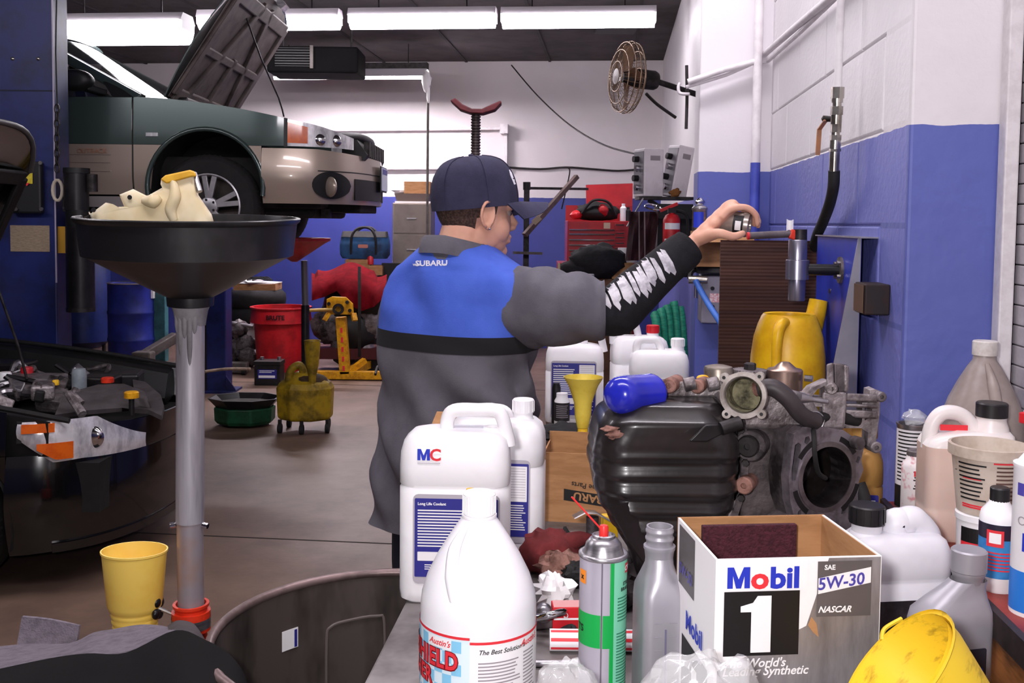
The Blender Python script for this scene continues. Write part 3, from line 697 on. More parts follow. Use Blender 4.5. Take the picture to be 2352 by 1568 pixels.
# ================================================================ stripped engine on the bench
EY = 1.66
def holed(outer, holes, th, M, name, m, parent, world=True, bevel=0):
    """flat casting with through holes: outline and holes in its own plane"""
    c = bpy.data.curves.new('h', 'CURVE'); c.dimensions = '2D'; c.fill_mode = 'BOTH'; c.extrude = th / 2
    for lp in [outer] + holes:
        sp = c.splines.new('POLY'); sp.points.add(len(lp) - 1); sp.use_cyclic_u = True
        for i, (x, y) in enumerate(lp): sp.points[i].co = (x, y, 0, 1)
    o = bpy.data.objects.new('h', c); COL.objects.link(o); bpy.context.view_layer.update()
    dg = bpy.context.evaluated_depsgraph_get(); me = o.evaluated_get(dg).to_mesh()
    g = G().add([M @ v.co for v in me.vertices], [tuple(p.vertices) for p in me.polygons])
    o.evaluated_get(dg).to_mesh_clear(); bpy.data.objects.remove(o); bpy.data.curves.remove(c)
    return g.build(name, m, parent, sm=30, world=world, bevel=bevel)
def circ(cx, cy, r, n=20, ry=None):
    return [(cx + r*math.cos(2*PI*i/n), cy + (ry or r)*math.sin(2*PI*i/n)) for i in range(n)]
M_pan = mat('black_pan_paint', '1b1819', '2b2424', sc=9, rough=0.30, lo=0.45, hi=0.75, bump=0.06, bsc=25, coat=0.25)
M_alu = mat('grimy_aluminium', 'a2999a', '5e5556', sc=18, rough=0.5, metal=0.6, bump=0.3, bsc=80)
M_deck = mat('machined_deck', '948c94', '6a6266', sc=22, rough=0.42, metal=0.65)
M_rust = mat('rusty_boss', 'a0766a', '6c4a40', sc=40, rough=0.7, metal=0.3)
M_hose = mat('weathered_hose', '3b3436', '262123', sc=12, rough=0.5, stretch=(1, 1, 1))
M_bore = mat('oily_bore', '3a3232', '1c1716', sc=9, rough=0.3, metal=0.6)
M_filter = mat('filter_blue', '2a30c4', '2228a8', sc=4, rough=0.22, coat=0.4)
eb = P(1690, 1300, EY); eb.z = TZ
E = thing('engine_block', 'stripped grimy boxer engine with black ribbed sump and blue oil filter', 'engine', eb)
def epart(g, n, m, **k): return g.build(n, m, E, world=True, **k)
# ribbed sump
rows = [(925, 1425, 1650), (932, 1408, 1662), (948, 1390, 1676), (975, 1374, 1686), (1010, 1362, 1692), (1060, 1358, 1694), (1110, 1364, 1690), (1150, 1378, 1682), (1190, 1400, 1668), (1230, 1426, 1640), (1270, 1450, 1612), (1340, 1468, 1590), (1398, 1472, 1586)]
def rowat(v):
    for (a, l0, r0), (b, l1, r1) in zip(rows, rows[1:]):
        if a <= v <= b:
            k = (v - a) / (b - a); return l0 + (l1 - l0)*k, r0 + (r1 - r0)*k
rings = []; v = 925.0
while v <= 1398:
    l, r = rowat(min(v, 1398)); a = P(l, v, EY); b = P(r, v, EY); w = (b - a).length; c = (a + b) / 2
    rib = 0.0
    if 1022 < v < 1225: rib = 0.0024 * math.sin((v - 1022) / 41.0 * 2*PI) + 0.001*math.sin(v*0.31)
    top = max(0.0, (960 - v) / 35.0)
    dep = 0.20 - 0.05*top + rib*2
    ring = [Vector((c.x + x, c.y + 0.045 + y*(1.0), c.z)) for x, y in rr(w + rib, dep, 0.055 + rib*0.3, 9)]
    rings.append(ring); v += 6.0
rings[-1] = [Vector((q.x, q.y, TZ)) for q in rings[-1]]
pan = epart(G().loft(rings), 'sump', M_pan, sm=60, noise=0.0045, nsc=24)
# rust scabs on the sump
for u, v_, s in ((1420, 998, 0.020), (1450, 1040, 0.016), (1400, 985, 0.014)):
    p = P(u, v_, EY - 0.048)
    crumple(p, (s, 0.004, s*0.32), 0.5, u*0.1, 14, 8, False).build('rust_scab', M_rust, pan, world=True)
# sump flange
fl_ = [(1640, 905), (1668, 935), (1697, 972), (1705, 1040), (1700, 1120), (1672, 1200), (1640, 1260), (1652, 1262), (1688, 1205), (1716, 1122), (1722, 1040), (1712, 965), (1680, 925), (1650, 898)]
g = G().loft([[P(u, v, EY + d) for u, v in fl_] for d in (0.0, 0.03)]); epart(g, 'sump_flange', M_castdark, sm=30)
for u, v in ((1702, 985), (1712, 1060), (1702, 1140), (1668, 1220), (1672, 930)):
    p = P(u, v, EY - 0.004); epart(G().cyl(p, p + Vector((-0.003, -0.012, 0)), 0.006, n=6), 'flange_bolt', M_dark_steel)
# pan back shell between sump and rail
g = G().loft([[P(u, v, EY + d) for u, v in ((1498, 920), (1510, 905), (1540, 898), (1650, 905), (1690, 950), (1690, 1150), (1520, 1150))] for d in (0.08, 0.16)]); epart(g, 'crankcase_half', M_castdark, sm=30, bevel=0.004)
# main crankcase mass
g = G().loft([[P(u, v, EY + d) for u, v in ((1690, 960), (1822, 958), (1822, 985), (1818, 1200), (1815, 1355), (1690, 1355))] for d in (0.05, 0.2)])
cc = epart(g, 'crankcase', M_castdark, sm=30, bevel=0.006)
# front casting with plugs
g = G().loft([[P(u, v, EY + d) for u, v in ((1700, 972), (1800, 968), (1822, 1000), (1815, 1180), (1800, 1260), (1700, 1260))] for d in (0.012, 0.06)])
epart(g, 'front_casting', mat('sooty_casting', '5a5152', '1e1a1b', sc=9, rough=0.6, metal=0.35, bump=0.4, bsc=50), sm=30, bevel=0.008)
def boss(u, v, Y, r, L, m, hole=0.4, d=(-0.45, -0.89, 0.0), name='boss', par=None):
    d = Vector(d).normalized(); p = P(u, v, Y); rot = d.to_track_quat('Z', 'Y').to_matrix().to_4x4()
    g = G().lathe([(r, -L), (r, -0.002), (r - 0.002, 0), (r*hole, 0), (r*hole, -0.006), (0, -0.006)], 22).xf(Matrix.Translation(p) @ rot)
    return epart(g, name, m, sm=35)
boss(1722, 1025, EY - 0.01, 0.026, 0.05, M_castdark, 0.22, name='core_plug'); boss(1716, 1026, EY - 0.02, 0.018, 0.02, M_dark_steel, 0.3, name='core_plug')
boss(1708, 1116, EY - 0.02, 0.0145, 0.045, M_rust, 0.35, name='mounting_boss')
boss(1535, 886, EY + 0.055, 0.0135, 0.05, M_rust, 0.4, name='mounting_boss'); boss(1600, 888, EY + 0.055, 0.0125, 0.05, M_rust, 0.42, name='mounting_boss')
# upper rail
g = G().loft([[P(u, v, EY + d) for u, v in ((1488, 878), (1690, 872), (1760, 880), (1760, 905), (1640, 912), (1490, 915))] for d in (0.07, 0.15)]); epart(g, 'upper_rail', M_alu, sm=30, bevel=0.004)
for u, v, L in ((1572, 884, 0.03), (1625, 884, 0.03), (1660, 880, 0.024)):
    p = P(u, v, EY + 0.06); epart(G().cyl(p, p + Vector((0.018, 0.0, 0.004)), 0.012, n=12), 'rail_boss', M_alu)
p = P(1650, 862, EY + 0.11); epart(G().lathe([(0.024, -0.02), (0.026, 0.012), (0.024, 0.016), (0.012, 0.019), (0, 0.019)], 24, p), 'breather_cap', mat('dull_brass', 'a39a90', '7d7268', sc=12, rough=0.4, metal=0.7), sm=40)
p = P(1615, 868, EY + 0.10); epart(G().ell(p, (0.012, 0.008, 0.006)), 'yellow_plug', M_yellow_pl)
# oil filter
a = P(1496, 902, EY + 0.045); b = P(1412, 908, EY - 0.035); d = (b - a); L = d.length; rot = d.normalized().to_track_quat('Z', 'Y').to_matrix().to_4x4()
r = 0.0325
f = epart(G().lathe([(0, 0), (r*0.98, 0), (r*1.03, 0.004), (r*1.03, 0.010), (r, 0.013), (r, L*0.72), (r*0.985, L*0.80), (r*0.92, L*0.90), (r*0.75, L*0.98), (r*0.4, L*1.03), (0, L*1.04)], 32).xf(Matrix.Translation(a) @ rot), 'oil_filter', M_filter, sm=60)
# water outlet: flange ring, inner bore with scale
wd = Vector((-0.42, -0.90, 0.06)).normalized(); wc = P(1706, 908, EY - 0.045); rot = wd.to_track_quat('Z', 'Y').to_matrix().to_4x4()
T_ = Matrix.Translation(wc) @ rot
epart(G().lathe([(0.034, -0.05), (0.0345, -0.012), (0.038, -0.010), (0.038, 0), (0.0315, 0.0005), (0.030, -0.002), (0.028, -0.045), (0, -0.045)], 36, sy=1.0).xf(T_), 'water_outlet', mat('chalky_aluminium', 'b9b0aa', '8b817a', sc=22, rough=0.6, metal=0.35), sm=40)
epart(G().lathe([(0.0278, -0.003), (0.0262, -0.042), (0, -0.044)], 30).xf(T_), 'scale_deposit', mat('mineral_scale', '8a8468', '2c2a20', sc=28, rough=0.9, bump=0.8, bsc=50))
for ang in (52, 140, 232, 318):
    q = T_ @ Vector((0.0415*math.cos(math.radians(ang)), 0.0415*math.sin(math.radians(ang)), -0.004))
    epart(G().cyl(q - wd*0.006, q + wd*0.004, 0.0075, n=14), 'flange_ear', MC['chalky_aluminium']); epart(G().cyl(q + wd*0.0041, q + wd*0.0045, 0.003, n=10), 'ear_hole_shade', M_black_pl)  # black disc on each ear stands for the hole's shade
# hoses
h = epart(G().tube([P(1742, 893, EY - 0.02), P(1775, 890, EY - 0.03), P(1810, 915, EY - 0.035), P(1840, 952, EY - 0.03), P(1872, 968, EY - 0.01)], [0.0135, 0.0145, 0.0145, 0.014, 0.0145], n=14, k=6), 'coolant_hose', M_hose, sm=60)
epart(G().tube([P(1735, 893, EY - 0.015), P(1752, 890, EY - 0.023)], 0.0125, n=14, k=1), 'hose_spigot', M_rust)
epart(G().tube([P(1872, 965, EY - 0.005), P(1900, 955, EY + 0.01), P(1940, 960, EY + 0.03), P(1968, 966, EY + 0.05)], 0.010, n=12), 'bypass_hose', M_black_rub, sm=60)
epart(G().tube([P(1868, 985, EY - 0.02), P(1870, 1010, EY - 0.055), P(1872, 1050, EY - 0.06), P(1880, 1085, EY - 0.045), P(1896, 1098, EY - 0.02)], 0.004, n=8), 'dangling_wire', M_black_rub)
q = P(1872, 968, EY - 0.01); epart(G().tube([q + Vector((0.016*math.cos(a_), 0.004, 0.016*math.sin(a_))) for a_ in [i*PI/6 for i in range(12)]], 0.0016, n=6, k=2, closed=True), 'hose_clip', M_steel)
# toothed pulley, tensioner
p = P(1722, 866, EY + 0.12)
g = G()
for i in range(30):
    a_ = 2*PI*i/30; g.merge(G().box(0.026, 0.0305, -0.0019, 0.0019, -0.02, 0.014).xf(Matrix.Translation(p) @ Matrix.Rotation(a_, 4, 'Z')))
g.lathe([(0, 0.014), (0.027, 0.014), (0.027, -0.02), (0, -0.02)], 30, p); epart(g, 'toothed_pulley', M_castal, sm=30)
epart(G().lathe([(0.011, 0.014), (0.011, 0.024), (0.009, 0.026), (0, 0.026)], 6, p), 'pulley_bolt', M_dark_steel)
p = P(1802, 875, EY + 0.1)
epart(G().lathe([(0.031, -0.03), (0.031, 0.020), (0.029, 0.022), (0.020, 0.024), (0.008, 0.034), (0, 0.034)], 32, p), 'tensioner_drum', mat('worn_copper_steel', 'a98e80', '6f6260', sc=8, rough=0.3, metal=0.85, stretch=(1, 1, 0.2)), sm=35)
epart(G().lathe([(0.034, -0.033), (0.034, -0.027), (0.031, -0.026)], 32, p), 'drum_flange', M_dark_steel)
p = P(1848, 868, EY + 0.08); epart(G().cyl(p, p + Vector((0.012, -0.006, 0)), 0.006, n=6), 'bolt', M_chrome)
# middle housing behind the outlet
g = G().loft([[P(u, v, EY + d) for u, v in ((1700, 890), (1760, 880), (1860, 905), (1890, 960), (1880, 985), (1700, 985))] for d in (0.0, 0.12)]); epart(g, 'pump_housing', M_alu, sm=30, bevel=0.008)
p0 = P(1835, 912, EY - 0.02); p1 = P(1900, 922, EY - 0.01)
epart(G().cyl(p0, p0 + (p1 - p0)*0.45, 0.010, 0.005, n=12).cyl(p0 + (p1 - p0)*0.45, p1, 0.004, n=10), 'spigot_pin', M_steel)
# bracket at the upper right
Ld = Matrix.Translation(P(1895, 905, EY + 0.02))
def ep(u, v): q = P(u, v, EY + 0.02) - P(1895, 905, EY + 0.02); return (q.x, q.z)
holed([ep(*q) for q in ((1838, 912), (1858, 888), (1892, 872), (1900, 872), (1900, 985), (1888, 985), (1888, 930), (1850, 930))], [[ep(*q) for q in ((1858, 908), (1872, 890), (1888, 882), (1888, 910))]], 0.03, Ld @ Matrix.Rotation(PI/2, 4, 'X'), 'bracket_web', M_alu, E)
g = G().loft([[P(u, v, EY + d) for u, v in ((1898, 836), (1915, 832), (1915, 905), (1898, 905))] for d in (0.0, 0.06)]); epart(g, 'bracket_post', M_alu, sm=30, bevel=0.003)
g = G().loft([[P(u, v, EY + d) for u, v in ((1915, 832), (1948, 838), (1946, 900), (1915, 905))] for d in (0.03, 0.06)]); epart(g, 'bracket_post', M_castdark, sm=30, bevel=0.003)
g = G().loft([[P(u, v, EY + d) for u, v in ((1938, 838), (1950, 840), (1948, 900), (1938, 900))] for d in (0.0, 0.06)]); epart(g, 'bracket_post', M_alu, sm=30, bevel=0.003)
g = G().loft([[P(u, v, EY + d) for u, v in ((1888, 900), (1945, 900), (1940, 985), (1888, 985))] for d in (0.0, 0.05)]); epart(g, 'bracket_block', M_alu, sm=30, bevel=0.004)
boss(1910, 893, EY - 0.004, 0.010, 0.02, M_alu, 0.4, (-0.2, -0.97, 0), 'bracket_boss')
for v0, v1 in ((902, 920), (926, 934), (940, 958)):
    g = G().loft([[P(u, v, EY + d) for u, v in ((1940, v0), (2015, v0 + 4), (2015, v1 + 4), (1940, v1))] for d in (0.03, 0.08)]); epart(g, 'bracket_rail', M_alu, sm=30, bevel=0.003)
ear = [(2010, 902), (2022, 899), (2034, 905), (2033, 960), (2026, 1005), (2024, 1030), (2014, 1041), (2004, 1030), (2006, 1000), (1990, 990), (1950, 990), (1962, 975), (1992, 972), (1992, 930), (2008, 930)]
holed([ep(*q) for q in ear], [[ep(*q) for q in ((1998, 940), (2016, 945), (2012, 965), (1998, 972))], [(ep(2014, 1028)[0] + a, ep(2014, 1028)[1] + b) for a, b in circ(0, 0, 0.0045, 12)]], 0.03, Ld @ Matrix.Translation((0, 0.04, 0)) @ Matrix.Rotation(PI/2, 4, 'X'), 'bracket_ear', M_alu, E)
boss(2026, 912, EY + 0.03, 0.009, 0.03, M_castal, 0.4, (0.1, -1, 0), 'bracket_boss'); boss(2014, 1028, EY + 0.035, 0.010, 0.03, M_castal, 0.4, (0.1, -1, 0), 'bracket_boss')
# cylinder deck, turned to the right
yaw = math.radians(23); tdir = Vector((math.cos(yaw), math.sin(yaw), 0)); nrm = Vector((math.sin(yaw), -math.cos(yaw), 0))
dc = P(1890, 1092, EY + 0.0)
DM = Matrix(((tdir.x, 0, nrm.x, dc.x), (tdir.y, 0, nrm.y, dc.y), (0, 1, 0, dc.z), (0, 0, 0, 1)))
kx = EY / FPX / 0.80; kz = EY / FPX
def dp(u, v): return ((u - 1890) * kx, -(v - 1092) * kz)
outer = [(1812, 985), (1830, 970), (1868, 972), (1925, 985), (1960, 1012), (1976, 1030), (1970, 1060), (1976, 1085), (1965, 1115), (1970, 1160), (1962, 1260), (1880, 1268), (1810, 1255), (1800, 1195), (1818, 1178), (1808, 1140), (1803, 1085), (1808, 1020)]
br = 83 * kz
holes = [circ(0, 0, br*1.0, 40),
         [dp(*q) for q in ((1815, 1010), (1822, 1005), (1829, 1010), (1826, 1050), (1818, 1092), (1810, 1092), (1809, 1070))],
         [dp(*q) for q in ((1838, 994), (1846, 992), (1849, 1001), (1842, 1012), (1836, 1006))],
         [dp(*q) for q in ((1962, 1050), (1968, 1054), (1964, 1068), (1957, 1064))],
         [dp(*q) for q in ((1826, 1165), (1833, 1160), (1834, 1175), (1824, 1178))], [dp(*q) for q in ((1928, 1172), (1938, 1168), (1936, 1182), (1926, 1184))]]
holed([dp(*q) for q in outer], holes, 0.02, DM, 'cylinder_deck', M_deck, E)
# water jacket slots: raised black crescents stand for the shade inside them
lin_ = G().lathe([(br*1.0, -0.04), (br*1.0, 0.012), (br*0.86, 0.012), (br*0.86, -0.04)], 44).xf(DM); epart(lin_, 'cylinder_liner', mat('liner_steel', '8d868a', '6a6264', sc=14, rough=0.35, metal=0.8), sm=35)
epart(G().lathe([(br*0.86, 0.010), (br*0.86, -0.09), (0, -0.09)], 44).xf(DM), 'bore', M_bore, sm=35)
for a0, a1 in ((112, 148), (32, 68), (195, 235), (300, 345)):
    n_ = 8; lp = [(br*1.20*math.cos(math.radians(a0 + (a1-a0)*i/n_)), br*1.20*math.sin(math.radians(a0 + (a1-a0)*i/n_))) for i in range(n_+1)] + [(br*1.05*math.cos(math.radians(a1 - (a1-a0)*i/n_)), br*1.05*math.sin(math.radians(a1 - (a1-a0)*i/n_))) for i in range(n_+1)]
    G().loft([[DM @ Vector((x, y, z)) for x, y in lp] for z in (0.0100, 0.0106)]).build('water_jacket_shade', M_black_ink, E, world=True, sm=0)
q = DM @ Vector((*dp(1950, 1015), 0.012)); epart(G().cyl(q, q + nrm*0.014, 0.011, n=16), 'dowel', M_castdark)
epart(G().tube([P(1972, 1110, EY + 0.03), P(1985, 1150, EY + 0.02), P(1980, 1200, EY + 0.02), P(1972, 1260, EY + 0.02)], 0.012, n=10), 'drain_hose', M_black_rub)
epart(G().loft([[DM @ Vector((x*0.985, y*0.985, z)) for x, y in [dp(*q) for q in outer]] for z in (-0.10, -0.0105)], False, False), 'barrel', M_castdark, sm=30); epart(G().loft([[DM @ Vector((x*0.96, y*0.97, z)) for x, y in [dp(*q) for q in outer]] for z in (-0.10, -0.09)]), 'barrel_back', M_castdark, sm=30)
# bracket lug lying over the sump
l0, l1 = P(1583, 1008, EY - 0.085), P(1700, 970, EY - 0.07)
dd = (l1 - l0)
epart(G().cyl(l0 + dd*0.62, l1, 0.011, n=14), 'lug_sleeve', M_dark_steel, sm=40)
epart(G().loft([[l0 + dd*0.0 + Vector((0, 0.0, -0.004)), l0 + dd*0.32 + Vector((0, 0, 0.014)), l0 + dd*0.66 + Vector((0, 0, 0.006)), l0 + dd*0.66 + Vector((0, 0, -0.010)), l0 + dd*0.35 + Vector((0, 0, -0.014))], [l0 + dd*0.0 + Vector((0, 0.006, -0.004)), l0 + dd*0.32 + Vector((0, 0.006, 0.014)), l0 + dd*0.66 + Vector((0, 0.006, 0.006)), l0 + dd*0.66 + Vector((0, 0.006, -0.010)), l0 + dd*0.35 + Vector((0, 0.006, -0.014))]]), 'lug_plate', M_black_pl, sm=30, bevel=0.002)
# dangling baffle below the sump
sh = [[P(u + 40*k, v - 12*k, EY - 0.075 + 0.02*k) for k in (0, 0.5, 1, 1.6, 2.2)] for u, v in ((1400, 1165), (1420, 1200), (1445, 1245), (1478, 1290))]
epart(G().sheet(sh, 0.004), 'baffle_plate', mat('brown_black_metal', '2a2121', '1a1515', sc=8, rough=0.4, metal=0.4), sm=60)
# ================================================================ fixtures along the right wall
def PR(u, v, off=0.0, r=None):
    """point where a sight line meets the plane 'off' in front of the right wall"""
    n = Vector((math.cos(PHI), -math.sin(PHI), 0)); rr_ = (RR - off) if r is None else r
    d = ray(u, v); t = rr_ / d.dot(n); return Vector((0, 0, CAMZ)) + d * t
def PD(u, v, dd):
    n = Vector((math.sin(PHI), math.cos(PHI), 0)); d = ray(u, v); t = dd / d.dot(n); return Vector((0, 0, CAMZ)) + d * t
M_wpipe = mat('white_painted_pipe', 'e4dfe2', 'd2cbd0', sc=12, rough=0.45)
M_fit = mat('plated_fitting', 'c4beb6', '948c82', sc=18, rough=0.25, metal=0.95)
# oil down pipe with valve and hose
t = thing('oil_supply_pipe', 'white down pipe with plated fittings, lever valve and black hose', 'pipe', PR(1930, 300, 0.05))
def wpart(g, n, m, **k): return g.build(n, m, t, world=True, **k)
pa, pb = PR(1941, -260, 0.05), PR(1924, 205, 0.05)
wpart(G().cyl(pa, pb, 0.009, n=14), 'pipe', M_wpipe)
ax_ = (pb - pa).normalized()
def fit(v0, v1, r, m=M_fit, n=16, nm='fitting'):
    k = lambda v: PR(1924 - (v - 205) * 0.045, v, 0.05)
    return wpart(G().cyl(k(v0), k(v1), r, n=n), nm, m, sm=30)
for v0, v1, r, n in ((200, 226, 0.0155, 6), (226, 236, 0.0135, 18), (236, 246, 0.0105, 18), (244, 264, 0.0145, 6), (264, 285, 0.0125, 18), (285, 304, 0.0125, 6), (304, 310, 0.0095, 16), (310, 322, 0.0135, 6), (322, 342, 0.0125, 18), (342, 348, 0.014, 6)): fit(v0, v1, r, n=n)
fit(348, 394, 0.0115, nm='hose_ferrule')
c = PR(1920, 273, 0.05); s_ = PR(1897, 273, 0.065)
wpart(G().cyl(c, s_, 0.007, n=12), 'valve_stem', M_dark_steel); wpart(G().cyl(s_, s_ + (s_ - c).normalized()*0.006, 0.009, n=6), 'stem_nut', M_fit)
wpart(G().beam(PR(1897, 276, 0.067), PR(1882, 297, 0.067), 0.010, 0.003).beam(PR(1882, 296, 0.067), PR(1878, 356, 0.067), 0.011, 0.004), 'lever', mat('worn_orange_lever', 'c98a5c', 'a87c66', sc=20, rough=0.5, metal=0.3), sm=0)
wpart(G().tube([PR(1916, 392, 0.05), PR(1914, 430, 0.048), PR(1905, 470, 0.042), PR(1890, 510, 0.034), PR(1872, 556, 0.025), PR(1860, 640, 0.02), PR(1855, 720, 0.02)], 0.0135, n=14, k=6), 'hose', M_black_rub, sm=60)
# conduits crossing pier and wall
def run(name, label, pts, r, m=M_wpipe, k=1):
    o = G().tube(pts, r, n=10, k=k).build(name, m); return tag(o, label, 'pipe')
run('conduit', 'upper white conduit climbing the block wall to the top edge', [PD(1580, 188, 3.70), PD(1664, 160, 3.70), PD(1736, 141, 3.70), PR(1752, 128, 0.03), PR(1830, 60, 0.03), PR(1925, -20, 0.03), PR(2060, -150, 0.03)], 0.011)
run('conduit', 'lower thin white conduit clipped under the larger one on the block wall', [PD(1576, 200, 3.715), PD(1668, 172, 3.72), PD(1730, 145, 3.72), PR(1764, 140, 0.02), PR(1840, 72, 0.02), PR(1935, -20, 0.02), PR(2060, -140, 0.02)], 0.007)
t = thing('corner_pipe', 'vertical pipe in the wall corner, white above and blue below', 'pipe', PD(1750, 300, 3.66))
n0 = PD(1749, -200, 3.70); n0.z = 0
G().cyl((n0.x, n0.y, ZP), (n0.x, n0.y, HC - 0.001), 0.016, n=14).build('white_length', M_wpipe, t, world=True)
G().cyl((n0.x, n0.y, TZ + 0.001), (n0.x, n0.y, ZP + 0.03), 0.0175, n=14).build('blue_length', mat('blue_pipe_paint', '4a56b8', '3f4aa6', sc=10, rough=0.5), t, world=True)
q = PD(1576, 205, 3.70)
run('pipe_end', 'short capped pipe stub hooking round the white pier', [PD(1562, 190, 3.74), PD(1558, 200, 3.74), PD(1562, 214, 3.74), PD(1584, 216, 3.73)], 0.006, k=4)
run('cable', 'dark cable down the edge of the white pier', [PD(1577, 150, 3.74), PD(1578, 220, 3.74), PD(1576, 296, 3.74)], 0.006, M_dark_steel, k=3)

# ---------------------------------------------------------------- oil dispensing bracket
t = thing('dispenser_bracket', 'blue steel wall bracket with a grey triangular gusset', 'bracket', PR(1940, 900, 0.03).xyz * Vector((1, 1, 0)) + Vector((0, 0, TZ)))
def WR(d, off, z): return RW(RR - off, d, z)
d0, d1 = 2.235, 2.68; zt = 1.555
g = G().loft([[WR(d0, o, z) for o, z in ((0.028, TZ), (0.034, TZ), (0.034, zt), (0.028, zt))], [WR(d1, o, z) for o, z in ((0.028, TZ), (0.034, TZ), (0.034, zt), (0.028, zt))]])
g.build('back_plate', mat('bracket_blue', '2a3cb0', '2434a0', sc=5, rough=0.4), t, world=True, sm=0)
g = G().loft([[WR(d, o, z) for o, z in ((0.03, zt), (0.036, zt), (0.135, TZ), (0.03, TZ))] for d in (d0 - 0.005, d0)])
g.build('gusset', mat('bare_steel_plate', '8f8c96', '807d88', sc=5, rough=0.4, metal=0.3), t, world=True, sm=0)
g = G().loft([[WR(d, o, z) for o, z in ((0.0, zt), (0.04, zt), (0.04, zt + 0.003), (0.0, zt + 0.003))] for d in (d0 - 0.03, d1)])
g.build('top_flange', MC['bare_steel_plate'], t, world=True, sm=0)
fc = PR(1932, 620, 0.034); ar = Vector((math.cos(PHI), -math.sin(PHI), 0))
G().cyl(fc, fc - ar*0.006, 0.031, n=24).build('pipe_flange', M_castal, t, world=True)
for a_ in range(4):
    q = fc + (Vector((math.sin(PHI), math.cos(PHI), 0))*math.cos(a_*PI/2 + 0.7) + Vector((0, 0, 1))*math.sin(a_*PI/2 + 0.7))*0.022
    G().cyl(q - ar*0.0062, q - ar*0.013, 0.005, n=6).build('flange_bolt', M_fit, t, world=True)
G().cyl((0, 0, 0), (0, 0, 0.006), 0.006, n=8).xf(Matrix.Translation(PR(1905, 668, 0.036)) @ Matrix.Rotation(PI/2, 4, 'Y')).build('screw', M_fit, t, world=True)
nz0 = fc - ar*0.10
G().cyl(fc - ar*0.006, nz0, 0.0135, n=14).build('feed_pipe', M_black_pl, t, world=True)
# nozzle valve
t2 = t
M_al = mat('turned_aluminium', 'a7a4b4', '8a8798', sc=10, rough=0.3, metal=0.85, stretch=(6, 6, 0.4))
zc = nz0.z; nx_, ny_ = nz0.x, nz0.y; ks = nz0.y / FPX
t = thing('oil_nozzle', 'turned aluminium oil nozzle with a lever over the yellow pitcher', 'nozzle', (nx_, ny_, zc))
G().lathe([(0, -72*ks), (18*ks, -72*ks), (19*ks, -70*ks), (19*ks, -24*ks), (26*ks, -23*ks), (26*ks, 21*ks), (25*ks, 22*ks), (21*ks, 22*ks), (21*ks, 66*ks), (20*ks, 68*ks), (0, 68*ks)], 30).build('barrel', M_al, t, sm=35)
G().lathe([(16*ks, 68*ks), (16*ks, 92*ks), (0, 92*ks)], 20, (4*ks, 0, 0)).build('plunger', M_dark_steel, t, sm=30)
G().cyl((-8*ks, 0, 82*ks), (-112*ks, 0, 76*ks), 8.5*ks, n=14).build('lever', mat('lever_grey', '6d6468', '564e52', sc=14, rough=0.45, metal=0.5), t)
G().cyl((-112*ks, 0, 76*ks), (-117*ks, 0, 75.7*ks), 8.7*ks, n=14).build('lever_tip', M_red_pl, t)
G().obox((-13*ks, -0.002, 80*ks), (16*ks, 14*ks, 22*ks), (0, 0.3, 0)).build('pivot_clamp', M_orange_red, t, sm=0, bevel=0.003)
G().sheet([[(-28*ks + i*5*ks, -0.003 + 0.003*math.sin(i*2), 88*ks + j*9*ks + 3*ks*math.sin(i + j)) for i in range(4)] for j in range(4)], 0.001).build('paper_tag', M_white_lab, t)
# ribbed dark panel behind the nozzle
pc = [P(1656, 551, 2.70), P(1888, 551, 2.70)]
n_ = 64; prof = []
zb = TZ; ztp = pc[0].z
rows_ = [[Vector((x, 2.70 + (0.0012 if i % 2 else 0.0), zb + (ztp - zb)*i/ (2*n_)))for x in (pc[0].x, pc[1].x)] for i in range(2*n_ + 1)]
tag(G().sheet(rows_, 0.006, (0, -1, 0)).build('corrugated_panel', mat('dark_brown_board', '4a2c22', '3a2019', sc=3, rough=0.7, stretch=(1, 1, 20)), sm=0), 'dark brown corrugated board standing behind the oil nozzle', 'board')
# yellow pitcher
p = P(1812, 720, 2.42); p.z = TZ
t = thing('oil_pitcher', 'scuffed yellow oil pitcher with wide mouth under the aluminium nozzle', 'pitcher', p, math.radians(-12))
ptop = P(1812, 720, 2.42).z - TZ
M_pit = mat('scuffed_pitcher_yellow', 'f0bf1c', 'd89e12', sc=9, rough=0.38, sss=0.05)
pr = [(0.080, 0), (0.086, 0.008), (0.089, 0.1), (0.090, ptop*0.62), (0.088, ptop*0.76), (0.082, ptop*0.87), (0.073, ptop*0.94), (0.065, ptop*0.985), (0.060, ptop), (0.051, ptop - 0.002), (0.050, ptop - 0.02), (0.066, ptop*0.88), (0.078, ptop*0.7), (0.078, 0.02), (0, 0.015)]
G().lathe(pr, 40).build('body', M_pit, t, sm=60)
G().tube([(-0.012, -0.066, ptop*0.965), (-0.022, -0.088, ptop*0.955), (-0.03, -0.098, ptop*0.90), (-0.032, -0.098, ptop*0.74), (-0.03, -0.093, ptop*0.62), (-0.028, -0.08, ptop*0.55)], [0.012, 0.0135, 0.013, 0.011, 0.013, 0.016], n=12).build('handle', M_pit, t, sm=60)
G().tube([(0.05, 0.05, ptop*0.86), (0.066, 0.06, ptop*0.97), (0.074, 0.066, ptop*1.07)], [0.03, 0.024, 0.022], n=16).build('spout', M_pit, t, sm=60)
